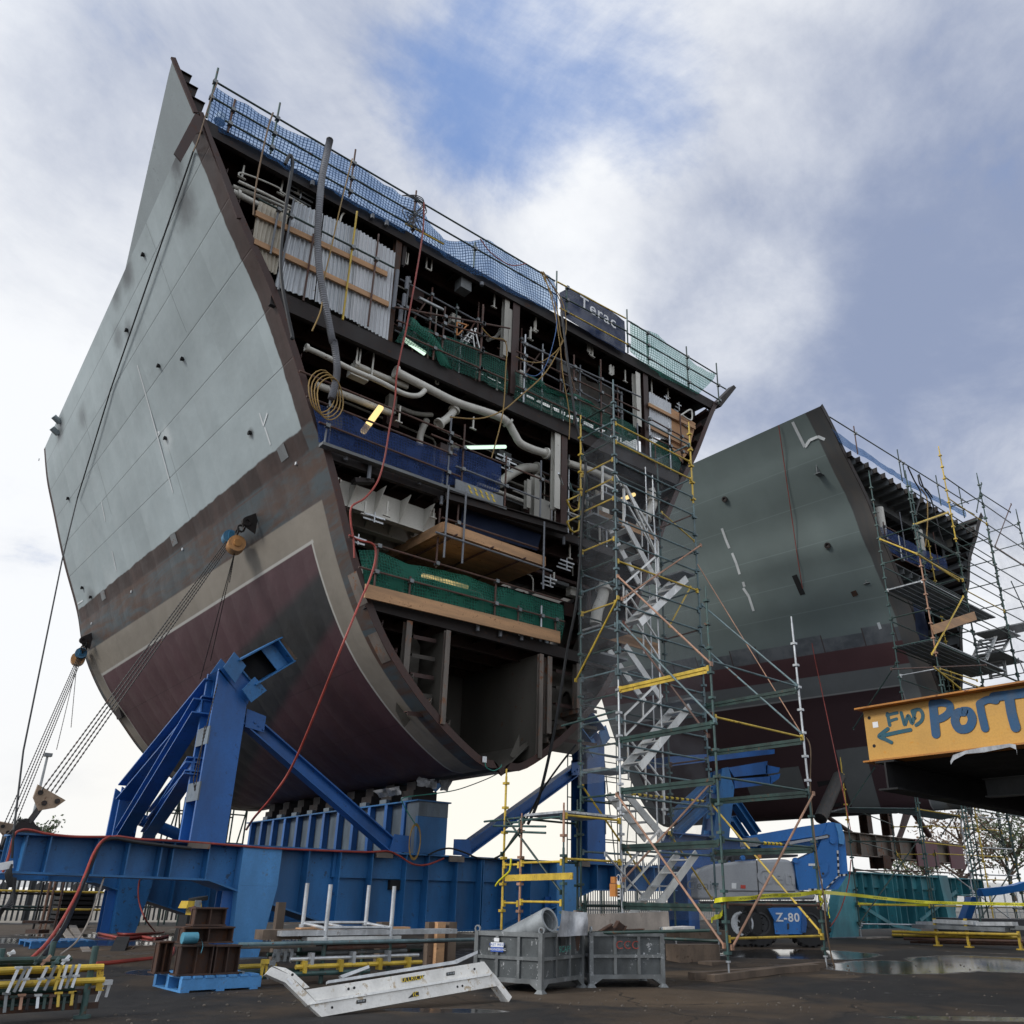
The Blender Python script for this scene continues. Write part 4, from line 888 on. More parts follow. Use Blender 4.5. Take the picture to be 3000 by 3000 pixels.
# ------------------------------------------------------------------ chain hoists and ropes on the hull side
def chain(mb, p, q, r=.0145, sag=0., pitch=.09):
    p, q = V(p), V(q); L = (q - p).length; n = max(4, int(L / pitch)) * 2
    pts = [p.lerp(q, i / n) - V((0, 0, sag * 4 * (i / n) * (1 - i / n))) for i in range(n + 1)]
    mb.sweep(pts, r, 5, lambda t: r * (1.25 if int(round(t * n)) % 2 else .55))
def hoist(label, eye, head, body, low, hang, cradle_pt, group, scale=1.):
    T = thing('chain_hoist', label, 'chain hoist', eye, group)
    h, b = V(head), V(body)
    mb = MB(); d = (h - V(eye)).normalized()
    for k in range(3):
        c = V(eye) + d * (.12 + .17 * k); mb.ring(c - V((0, .02, 0)) if k % 2 else c - V((.02, 0, 0)), c + V((0, .02, 0)) if k % 2 else c + V((.02, 0, 0)), .10 * scale, .06 * scale, 10)
    mb.build('shackle', 'chain_steel', T)
    mb = MB(); mb.tube(h - V((.02, .12, 0)), h + V((.02, .12, 0)), .17 * scale, 12); mb.box(h - d * .05, (.16, .2, .2)); mb.build('hoist_head', 'hoist_blue', T)
    mb = MB(); mb.tube(b - V((.03, .16, 0)), b + V((.03, .16, 0)), .20 * scale, 14); mb.tube(b - V((.03, .20, 0)), b - V((.03, .16, 0)), .09 * scale, 10); mb.build('hoist_body', 'hoist_orange', T)
    lo = V(low)
    for k in range(4):
        o = V((.03 * (k - 1.5) * 2, .06 * (k - 1.5), .0)); mb = MB(); chain(mb, h + o * .8 - V((0, 0, .1)), lo + o * 1.6 + V((0, 0, .12))); mb.build('load_chain', 'chain_steel', T)
    for q in hang: mb = MB(); chain(mb, b - V((0, 0, .15)), q, .011, 0, .06); mb.build('hand_chain', 'chain_steel', T)
    d2 = (V(cradle_pt) - lo).normalized(); s = V((0, 1, 0))
    sd = d2.cross(s).normalized(); s = sd.cross(d2)
    def P(u, w): return lo + d2 * u + sd * w
    mb = MB(); mb.prism([P(-.14, -.27) - s * .06, P(-.12, .27) - s * .06, P(.06, .2) - s * .06, P(.22, .0) - s * .06, P(.08, -.2) - s * .06], s * .12); mb.build('hook_block', 'hook_block', T, smooth=False)
    for u, w in ((-.05, -.16), (-.05, .16), (.07, 0)): mb = MB(); mb.tube(P(u, w) - s * .08, P(u, w) + s * .08, .045, 10); mb.build('pin', 'chain_steel', T)
    L = (V(cradle_pt) - lo).length
    mb = MB(); mb.bar(P(.18, 0), P(.45, 0), .07, .09); mb.ring(P(.42, -.12) if False else P(.55, 0) - s * .03, P(.55, 0) + s * .03, .16, .10, 14); mb.tube(P(.48, -.18), P(.48, .2), .03, 8); mb.bar(P(.66, 0), P(L + .05, 0), .06, .05); mb.build('shackle', 'chain_steel', T)
    return T
e1 = H1.at(rE(1455, 640), .25); hd1 = H1.at(rE(1365, 722), .30); bd1 = H1.at(rE(1405, 762), .32)
hoist('orange and blue chain hoist on the rust band, nearest, chains to the girder end', e1, hd1, bd1, gY(rF(330, 340), 17.4), [H1.at(rE(1385, 965), .4), H1.at(rE(1230, 1480), .5), H1.at(rE(1290, 1380), .5)], gY(rF(180, 540), 17.5), 'chain hoists tying the hull down')
e2 = H1.at(rE(530, 1310), .2); hd2 = H1.at(rE(505, 1370), .25); bd2 = H1.at(rE(497, 1400), .3)
hoist('rusty orange chain hoist at the far left edge of the hull', e2, hd2, bd2, gY(rF(62, 552), 25.3), [gY(rE(402, 1800), 27.5), gY(rE(320, 1925), 27.0)], gY(rF(5, 690), 25.4), 'chain hoists tying the hull down')
def line_thing(name, label, cat, pts, r, mat, group=None, smooth_n=8, n=6):
    mb = MB(); mb.sweep(curve(pts, smooth_n) if smooth_n else pts, r, n); return one(name, label, cat, mb, mat, group=group)
line_thing('guy_rope', 'thin dark guy rope running down the grey hull side to the ground', 'rope', [gY(rA(1125, 790), YF - .05), H1.at(rA(1100, 860), .03), H1.at((330, 1140), .05), H1.at(rE(450, 500), .06), gY(rE(352, 850), 24), gY(rF(165, 0), 20.), gY(rF(98, 560), 17.0), gY(rF(85, 760), 17.0)], .018, 'black_hose', None, 0)
mb = MB(); chain(mb, gY(rS(930, 560), 17.0), gY(rS(735, 1330), 17.0), .013, 0, .07); chain(mb, gY(rS(735, 1330), 17.0), gY(rS(748, 1430), 17.0), .013, 0, .07); chain(mb, gY(rS(748, 1430), 17.0), gY(rS(830, 900), 17.0), .013, 0, .07)
one('hand_chain', 'loop of thin hand chain hanging down the blue column edge', 'chain', mb, 'chain_steel')
# padeye plate on the girder end
mb = MB(); q = gY(rF(180, 545), 17.45); mb.prism([q + V((-.25, 0, -.12)), q + V((.3, 0, -.12)), q + V((.22, 0, .02)), q + V((.05, 0, .12)), q + V((-.12, 0, .06))], (0, .08, 0)); mb.build('pad_eye', 'dark_primer', CR1, smooth=False)
# ------------------------------------------------------------------ second hull block
F2 = [(6.85, 18.03), (6.62, 17.81), (6.07, 17.19), (5.70, 16.67), (5.1, 16.0), (4.35, 15.1), (3.75, 13.9), (3.30, 13.3), (2.77, 12.39), (2.13, 11.44), (1.85, 10.62), (1.70, 10.17), (1.2, 9.02), (.95, 8.47), (.65, 7.0), (.5, 5.6), (.35, 4.55), (0, 4.5)]
R2P = [(7.6, 17.6), (7.25, 16.9), (6.9, 16.2), (6.5, 15.3), (6.1, 14.4), (5.75, 13.5), (5.4, 12.6), (5.0, 11.6), (4.6, 10.7), (4.35, 10.1), (4.0, 9.3), (3.7, 8.7), (3.3, 7.9), (2.9, 7.2), (2.2, 6.1), (1.3, 5.1), (.5, 4.6), (0, 4.5)]
HX2, HY2, HE2 = 31.15, 13.0, 27.0
VK2 = (.50, .535, .60)
H2 = Hull(HX2, HY2, HE2, F2, R2P, (10.85, 10.35, 9.55), (10.85, 10.35, 9.6), VK2)
def hull_two_material():
    m, nt, out = newmat('second_hull_paint'); uv = nt.new('ShaderNodeUVMap').outputs[0]; t, v, _ = nt.xyz(uv); P = nt.new('ShaderNodeNewGeometry').outputs['Position']
    n0 = nt.noise(P, .35, 5, .6); n1 = nt.noise(P, 1.6, 7, .65, .3); sv = nt.cxyz(nt.m('MULTIPLY', t, 14), nt.m('MULTIPLY', v, 15), 0.)
    st = nt.noise(nt.vm('MULTIPLY', sv, (1.1, .22, 1)), 1.4, 6, .65, .5)
    def step(q, c, w=.0012): return nt.ss(q, c - w, c + w)
    def line(q, c, w): return nt.ss(nt.m('ABSOLUTE', nt.m('SUBTRACT', q, c)), w, w * .4)
    top = (.168, .208, .202); red = (.095, .042, .045); dred = (.045, .020, .023); grey = (.17, .18, .18)
    topc = nt.mix(nt.ss(n0, .3, .7), tuple(k * .9 for k in top), tuple(k * 1.08 for k in top)); topc = nt.mix(nt.m('MULTIPLY', nt.ss(st, .5, .75), .18), topc, tuple(k * .72 for k in top))
    for sm in (.10, .19, .28, .36, .43): topc = nt.mix(nt.m('MULTIPLY', line(v, sm, .0014), .5), topc, tuple(k * 1.5 for k in top))
    k0, k1, k2 = VK2
    brick = nt.m('FRACT', nt.m('MULTIPLY', t, 5.2)); tab = nt.m('MULTIPLY', nt.ss(nt.m('ABSOLUTE', nt.m('SUBTRACT', brick, .5)), .22, .20), nt.ss(v, k0 - .012, k0 - .008))
    band = nt.mix(nt.ss(n1, .35, .65), (.085, .095, .105), (.15, .16, .17))
    col = nt.mix(nt.m('MAXIMUM', step(v, k0), tab), topc, band)
    rim = nt.m('MULTIPLY', nt.ss(nt.m('ABSOLUTE', nt.m('SUBTRACT', nt.m('ABSOLUTE', nt.m('SUBTRACT', brick, .5)), .21)), .012, .006), nt.m('MULTIPLY', nt.ss(v, k0 - .012, k0 - .008), nt.m('SUBTRACT', 1., step(v, k1))))
    col = nt.mix(nt.m('MULTIPLY', rim, .8), col, (.06, .035, .03))
    redc = nt.mix(nt.ss(n0, .3, .7), tuple(k * .85 for k in red), tuple(k * 1.15 for k in red)); col = nt.mix(step(v, k1), col, redc)
    col = nt.mix(step(v, k2), col, nt.mix(n1, tuple(k * .8 for k in grey), tuple(k * 1.15 for k in grey)))
    inn = nt.m('MULTIPLY', nt.m('MULTIPLY', step(v, k2 + .055), step(t, .085)), nt.m('SUBTRACT', 1., step(t, .96)))
    col = nt.mix(nt.m('MULTIPLY', nt.ss(t, .10, .09), step(v, k2 + .0)), col, col)
    col = nt.mix(inn, col, nt.mix(n0, tuple(k * .8 for k in dred), tuple(k * 1.2 for k in dred)))
    fr = nt.m('MULTIPLY', nt.m('MAXIMUM', nt.m('MULTIPLY', line(v, k2 + .055, .003), step(t, .083)), nt.m('MULTIPLY', line(t, .085, .0022), step(v, k2 + .053))), .8); col = nt.mix(fr, col, (.36, .36, .35))
    # grey patched fields low on the side
    for (t0, t1, v0, v1) in ((.02, .30, .80, .84), (.22, .30, .80, .98), (.42, .60, .83, .90)):
        w = nt.m('MULTIPLY', nt.m('SUBTRACT', n1, .5), .004); mk = nt.m('MULTIPLY', nt.m('MULTIPLY', step(t, t0), nt.m('SUBTRACT', 1., step(t, t1))), nt.m('MULTIPLY', step(nt.m('ADD', v, w), v0), nt.m('SUBTRACT', 1., step(v, v1))))
        col = nt.mix(mk, col, nt.mix(n1, (.10, .105, .105), (.15, .155, .15)))
    col = nt.mix(nt.ss(nt.m('ADD', t, nt.m('MULTIPLY', nt.m('SUBTRACT', n1, .5), .006)), .046, .042), col, nt.mix(nt.ss(st, .35, .7), (.075, .078, .08), (.11, .095, .085)))
    bump = nt.m('ADD', nt.m('MULTIPLY', nt.m('ABSOLUTE', nt.m('SINE', nt.m('MULTIPLY', t, 17 * math.pi))), .5), nt.m('MULTIPLY', n0, 2.5))
    b = pbsdf(nt, col, .55, 0., bump, .14, None, .06); nt.l.new(b.outputs[0], out.inputs[0])
hull_two_material()
def build_hull_two():
    T = thing('hull_block', 'darker grey green bow section with dark red lower side, right of the open block', 'ship section', (HX2, 20, 4.5)); H = H2
    H.skin('side_plating', 'second_hull_paint', T, -1); H.skin('side_plating', 'second_hull_paint', T, 1); H.skin('inner_plating', 'grey_primer', T, -1, -.035, 16, 40); H.skin('inner_plating', 'grey_primer', T, 1, -.035, 16, 40)
    for sd in (-1, 1): H.edge('cut_edge', 'dark_primer', T, 0, sd, .22, .012); H.edge('cut_edge', 'dark_primer', T, 1, sd, .2, .012)
    for z, nm, ym in ((16.72, 'main_deck', HE2 - .1), (13.02, 'deck', HY2 + 4), (9.6, 'deck', HY2 + 4)):
        hb = H.half(z) - .06; hb2 = H.half(z, (ym - HY2) / (HE2 - HY2)) - .08
        mb = MB(); mb.prism([(HX2 - hb, HY2 + .03, z), (HX2 + hb, HY2 + .03, z), (HX2 + hb2, ym, z), (HX2 - hb2, ym, z)], (0, 0, -.02)); mb.build(nm, 'grey_primer', T, smooth=False)
        mb = MB(); mb.bar((HX2 - hb, HY2 + 1.1, z - .3), (HX2 + hb, HY2 + 1.1, z - .3), .02, .55); mb.bar((HX2 - hb, HY2 + 1.1, z - .58), (HX2 + hb, HY2 + 1.1, z - .58), .22, .02); mb.build('deck_girder', 'grey_primer', T, smooth=False)
        x = HX2 - hb + .35
        while x < HX2 + hb - .2:
            mb = MB(); mb.bar((x, HY2 + .04, z - .13), (x, ym - .1, z - .13), .012, .22); mb.bar((x, HY2 + .04, z - .24), (x, ym - .1, z - .24), .09, .014); mb.build('longitudinal', 'grey_primer', T, smooth=False)
            if z > 16:
                mb = MB(); mb.bar((x, HY2 - .16, z - .13), (x, HY2 + .03, z - .13), .014, .24); mb.bar((x, HY2 - .18, z - .24), (x, HY2 + .03, z - .24), .13, .018); mb.build('longitudinal_end', 'dark_primer', T, smooth=False)
            x += .62
    for za, zb, y in ((13.03, 16.68, HY2 + 3.), (9.62, 12.98, HY2 + 2.6), (5.0, 9.55, HY2 + .6)):
        L = []; Rr = []; t = (y - HY2) / (HE2 - HY2)
        for k in range(9): z = lerp(za, zb, k / 8); h = H.half(z, t) - .06; L.append(V((HX2 - h, y, z))); Rr.append(V((HX2 + h, y, z)))
        mb = MB(); mb.prism(L + Rr[::-1], (0, .02, 0)); mb.build('bulkhead', 'brown_primer' if za > 13 else 'dark_primer', T, smooth=False)
    for sd in (-1, 1):
        for k in range(17):
            v = .04 + k * .043; a, b = H.P(.004, v, sd, -.04), H.P(.2, v, sd, -.04); a2, b2_ = H.P(.004, v, sd, -.26), H.P(.2, v, sd, -.26)
            mb = MB(); mb.prism([a, a2, b2_, b], (0, 0, .012)); w = V((0, 0, .09)); mb.prism([a2 - w + V((0, -.03, 0)), a2 + w + V((0, -.03, 0)), b2_ + w, b2_ - w], (.02 * -sd, 0, 0)); mb.build('shell_stiffener', 'dark_primer', T, smooth=False)
    for p in (rN(455, 1310), rN(860, 1540)):
        q = gY(p, HY2 + .5); mb = MB(); mb.tube(q + V((0, 0, .5)), q - V((0, 0, .7)), .17, 14); mb.build('duct', 'cream_paint', T)
    mb = MB(); q = gY(rN(1215, 1660), HY2 + 1.2); mb.box(q, (2.6, .04, 1.4)); mb.build('girder_plate', 'grey_primer', T, smooth=False)
    for k in range(4): mb = MB(); c = q + V((-.9 + k * .62, -.1, .45 - k * .05)); mb.box(c, (.02, .5, .9)); mb.build('knee_plate', 'cream_paint', T, smooth=False)
    def strip(pts, w, mat, nm):
        pts = [H.at(p, .012) for p in pts]; mb = MB()
        for i in range(len(pts) - 1):
            d = (pts[i + 1] - pts[i]).normalized(); s = d.cross(V((-1, -.1, -.5)).normalized()).normalized() * w / 2; mb.add([pts[i] - s, pts[i] + s, pts[i + 1] + s, pts[i + 1] - s], [(0, 1, 2, 3)])
        mb.build(nm, mat, T, smooth=False)
    for pts in ([rK(222, 865), rK(245, 930), rK(265, 978)], [rK(280, 1005), rK(305, 1065), rK(323, 1125)], [rK(342, 1168), rK(350, 1195)], [rK(343, 1203), rK(375, 1250), rK(402, 1333)], [rK(622, 263), rK(665, 350), rK(692, 405), rK(720, 365), rK(765, 345), rK(805, 362)], [rK(1107, 1398), rK(1120, 1435)]): strip(pts, .11, 'tape_white', 'tape_mark')
    strip([rK(632, 1130), rK(680, 1240)], .22, 'black_steel', 'scupper_slot'); strip([rK(640, 1155), rK(660, 1200)], .06, 'tape_white', 'tape_mark'); strip([rK(965, 1220), rK(980, 1248)], .22, 'rust_steel', 'rust_scar')
    for p in (rK(822, 962), rK(240, 700)):
        q = H.at(p, .02); mb = MB(); mb.ring(q, q + V((-.05, 0, -.02)), .12, .07, 14); mb.tube(q + V((.02, 0, 0)), q + V((-.015, 0, 0)), .07, 12); mb.build('discharge_pipe', 'dark_primer', T)
    for a, b, w in ((rI(760, 560), rI(900, 700), .5), (rI(560, 720), rI(690, 770), .4)):
        q = H.at(((a[0] + b[0]) / 2, (a[1] + b[1]) / 2), .0)
        t1, v1 = H.uv(a); t2, v2 = H.uv(b); ta, tb, va, vb = min(t1, t2), max(t1, t2), min(v1, v2), max(v1, v2)
        mb = MB(); mb.add([H.P(ta, va, -1, .012), H.P(tb, va, -1, .012), H.P(tb, vb, -1, .012), H.P(ta, vb, -1, .012)], [(0, 1, 2, 3)]); mb.build('open_cutout', 'black_steel', T, smooth=False)
    return T
HULL_TWO = build_hull_two()
line_thing('guy_rope', 'thin red line hanging down the dark green hull side', 'rope', [H2.at(rK(540, 270), .05), H2.at(rK(610, 720), .08), H2.at(rK(665, 1100), .08), H2.at(rK(740, 1540), .08), gX(rI(790, 60), 25.5), gX(rI(900, 580), 24), gX(rI(950, 830), 23)], .014, 'red_hose', None, 8)

# cradle of the second block: teal girder and blue saddle frame
def teal_cradle():
    T = thing('steel_cradle', 'teal plate girder cradle on splayed legs under the dark green hull', 'cradle', (32, 16, .27))
    Y, zt, D = 15.5, 2.28, .9; xl, xr = 26.6, 37.9; zb = lambda x: pl([26.6, 28, 35.3, 35.6, 37.9], [.35, .35, .9, zt - .6, zt - .55], x)
    mb = MB(); mb.bx((xl, Y, zt - .04), (xr, Y + D, zt)); mb.build('top_flange', 'teal_paint', T, smooth=False)
    mb = MB(); mb.prism([(xl, Y + .3, .5), (30, Y + .3, .5), (34.6, Y + .3, .55), (35.4, Y + .3, zt - .6), (xr, Y + .3, zt - .55), (xr, Y + .3, zt - .042), (xl, Y + .3, zt - .042)], (0, .03, 0)); mb.build('web', 'teal_paint', T, smooth=False)
    for px in (420, 510, 620, 700, 740, 800, 880, 970, 1080, 1250, 1295, 1345, 1420, 1485, 1550):
        x = gY(rQ(px, 1100), Y).x; b = .52 if x < 34.6 else zt - .58
        mb = MB(); mb.bx((x - .014, Y + .02, b), (x + .014, Y + .298, zt - .043)); mb.build('stiffener', 'teal_paint', T, smooth=False)
    mb = MB(); mb.bx((27.5, Y + .2, zt - .48), (33.6, Y + .297, zt - .044)); mb.build('shelf_plate', 'teal_paint', T, smooth=False)
    mb = MB(); mb.bx((35.0, Y, zt - .64), (xr, Y + D, zt - .6)); mb.build('bottom_flange', 'teal_paint', T, smooth=False)
    for a, b, c, d in ((rQ(235, 1000), rQ(330, 1000), rQ(375, 1555), rQ(115, 1555)), (rQ(1125, 1010), rQ(1210, 1015), rQ(1310, 1480), rQ(1240, 1480))):
        P = [gY(q, Y - .03) for q in (a, b, c, d)]
        for q in P[2:]: q.z = .30
        mb = MB(); mb.prism(P[::-1], (0, .35, 0)); mb.build('leg', 'teal_paint', T, smooth=False)
        mb = MB(); mb.bx((P[3].x - .1, Y - .1, .25), (P[2].x + .1, Y + .5, .3)); mb.build('base_plate', 'pale_steel', T, smooth=False)
    for a, b in ((rQ(400, 1300), rQ(690, 1480)), (rQ(690, 1480), rQ(960, 1560)), (rQ(1290, 1165), rQ(950, 1440))):
        mb = MB(); A, B = gY(a, Y + .05), gY(b, Y + .05); A.z = max(A.z, .4); B.z = max(B.z, .4); mb.bar(A, B, .05, .12); mb.build('brace', 'teal_paint', T, smooth=False)
    return T
teal_cradle()
def saddle_frame():
    T = thing('saddle_frame', 'blue saddle frame with box beam and raking legs under the dark green hull', 'cradle', (25, 17, .27)); Y = 17.6
    def q(x, y, dy=0): return gY(rR(x, y), Y + dy)
    mb = MB(); mb.prism([q(330, 250), q(640, 215), q(655, 270), q(640, 300), q(400, 320), q(390, 410), q(665, 380), q(655, 325), q(600, 330), q(600, 290), q(400, 300), q(350, 330)][:0] or [q(345, 255), q(640, 205), q(640, 300), q(390, 325)], (0, .05, 0)); mb.build('box_side', 'royal_paint', T, smooth=False)
    mb = MB(); mb.prism([q(390, 340), q(665, 320), q(665, 380), q(395, 412)], (0, .05, 0)); mb.build('box_side', 'royal_paint', T, smooth=False)
    mb = MB(); mb.prism([q(385, 318, .3), q(645, 285, .3), q(645, 330, .3), q(390, 350, .3)], (0, .05, 0)); mb.build('box_web', 'black_steel', T, smooth=False)
    a, b = q(-110, 245), q(695, 150); mb = MB(); mb.hexa([a, a + V((0, .9, 0)), a + V((0, .9, .3)), a + V((0, 0, .3))], [b, b + V((0, .9, 0)), b + V((0, .9, .16)), b + V((0, 0, .16))]); mb.build('top_beam', 'royal_paint', T, smooth=False)
    for p0, p1 in (((630, 265), (735, 255)), ((660, 345), (738, 300))):
        mb = MB(); mb.prism([q(p0[0], p0[1] - 30), q(p1[0], p1[1]), q(p1[0] - 10, p1[1] + 35), q(p0[0], p0[1] + 40)], (0, .04, 0)); mb.build('fin', 'royal_paint', T, smooth=False)
    mb = MB(); mb.prism([q(300, 260), q(345, 250), q(390, 410), q(350, 800), q(225, 800)], (0, .05, 0)); mb.build('column_plate', 'blue_paint', T, smooth=False)
    mb = MB(); mb.prism([q(215, 290, .6), q(240, 285, .6), q(175, 800, .6), q(140, 800, .6)], (0, .05, 0)); mb.build('column_plate', 'light_blue_paint', T, smooth=False)
    for y0, y1, x0, x1 in ((395, 450, 205, 280), (590, 640, 185, 265), (730, 760, 165, 250)): mb = MB(); mb.prism([q(x0, y0, .3), q(x1, y0, .3), q(x1 - 5, y1, .3), q(x0 - 5, y1, .3)], (0, .04, 0)); mb.build('batten_plate', 'light_blue_paint', T, smooth=False)
    mb = MB(); A = q(280, 600, .35); mb.hexa([q(230, 800, .06), q(160, 800, .55), q(160, 800, .59), q(230, 800, .1)], [q(310, 260, .06), q(230, 285, .55), q(230, 285, .59), q(310, 260, .1)]); mb.build('column_web', 'royal_paint', T, smooth=False)
    for p0, p1, w in (((390, 510), (560, 760), .28), ((370, 640), (470, 790), .26), ((200, 380), (-80, 640), .3), ((200, 520), (-60, 760), .26)): mb = MB(); mb.ib(q(*p0, .2), q(*p1, .2), w, w, .03); mb.build('strut', 'blue_paint', T, smooth=False)
    base = [q(-100, 820), q(480, 790)]
    mb = MB(); mb.ib((base[0].x, Y + .4, base[1].z - .5), (base[1].x + 1, Y + .4, base[1].z - .5), .7, 1.0, .04); mb.build('base_girder', 'royal_paint', T, smooth=False)
    for x in (base[0].x + 1, base[1].x): mb = MB(); mb.bx((x - .25, Y, .27), (x + .25, Y + .8, base[1].z - 1.01)); mb.build('leg', 'royal_paint', T, smooth=False)
    for x0, x1, y in ((220, 375, 180), (515, 660, 148), (-20, 75, 205)):
        a, b = q(x0, y, .2), q(x1, y, .2); mb = MB(); mb.hexa([a, b, b + V((0, .5, 0)), a + V((0, .5, 0))], [a + V((.1, 0, .12)), b + V((-.1, 0, .13)), b + V((-.1, .5, .13)), a + V((.1, .5, .12))]); mb.build('packing_timber', 'plastic_wrap', T, smooth=False)
    return T
saddle_frame()
# brown shoring and steel girder beyond
def shoring():
    T = thing('shoring_frame', 'rusty brown shoring posts and diagonal props standing on a worn steel girder', 'shoring', (33, 21, .27)); Y = 20.5
    for a, b, w, mt in ((rQ(395, 130), rQ(445, 620), .42, 'rust_steel'), (rQ(605, 95), rQ(655, 640), .42, 'rust_steel'), (rQ(585, 830), rQ(585, 950), .7, 'rust_steel')):
        A, B = gY(a, Y), gY(b, Y); A.x = B.x = (A.x + B.x) / 2 if a[0] < rQ(580, 0)[0] else B.x; mb = MB(); mb.ib(B, A, w, w, .03, (0, 1, 0)); mb.build('post', mt, T, smooth=False)
    for a, b, r in ((rQ(840, 430), rQ(650, 940), .13), (rQ(890, 420), rQ(1040, 640), .15), (rQ(820, 270), rQ(960, 420), .13), (rQ(850, 300), rQ(780, 560), .12), (rQ(60, 450), rQ(300, 610), .10)): mb = MB(); mb.tube(gY(a, Y + .2), gY(b, Y + .2), r, 10); mb.build('prop', 'brown_primer', T)
    A, B = gY(rQ(215, 600), Y), gY(rQ(1120, 690), Y); h = 1.0
    z = (gY(rQ(230, 600), Y).z + gY(rQ(230, 820), Y).z) / 2
    mb = MB(); mb.ib((gY(rQ(200, 700), Y).x, Y, z), (gY(rQ(1310, 760), Y).x, Y, z), .5, gY(rQ(230, 600), Y).z - gY(rQ(230, 820), Y).z, .04); mb.build('girder', 'light_rust', T, smooth=False)
    for px in (350, 500, 640, 720): x = gY(rQ(px, 750), Y).x; mb = MB(); mb.box((x, Y - .14, z), (.04, .2, 1.0)); mb.build('stiffener', 'light_rust', T, smooth=False)
    x0, x1 = gY(rQ(860, 760), Y).x, gY(rQ(1060, 760), Y).x; mb = MB(); mb.bx((x0, Y - .3, z - .75), (x1, Y - .22, z + .5)); mb.build('panel', 'red_panel', T, smooth=False)
    x0, x1 = gY(rQ(1170, 760), Y).x, gY(rQ(1300, 760), Y).x; mb = MB(); mb.bx((x0, Y - .3, z - .75), (x1, Y - .22, z + .4)); mb.build('panel', 'red_panel', T, smooth=False)
    a, b = gX(rQ(190, 80), 25.2), gX(rQ(10, 480), 23.6)
    mb = MB(); mb.tube(a, b, .2, 12); mb.build('prop', 'chain_steel', T)
    return T
paint('red_panel', (.13, .055, .065), .6, rust=.1, var=.2)
shoring()

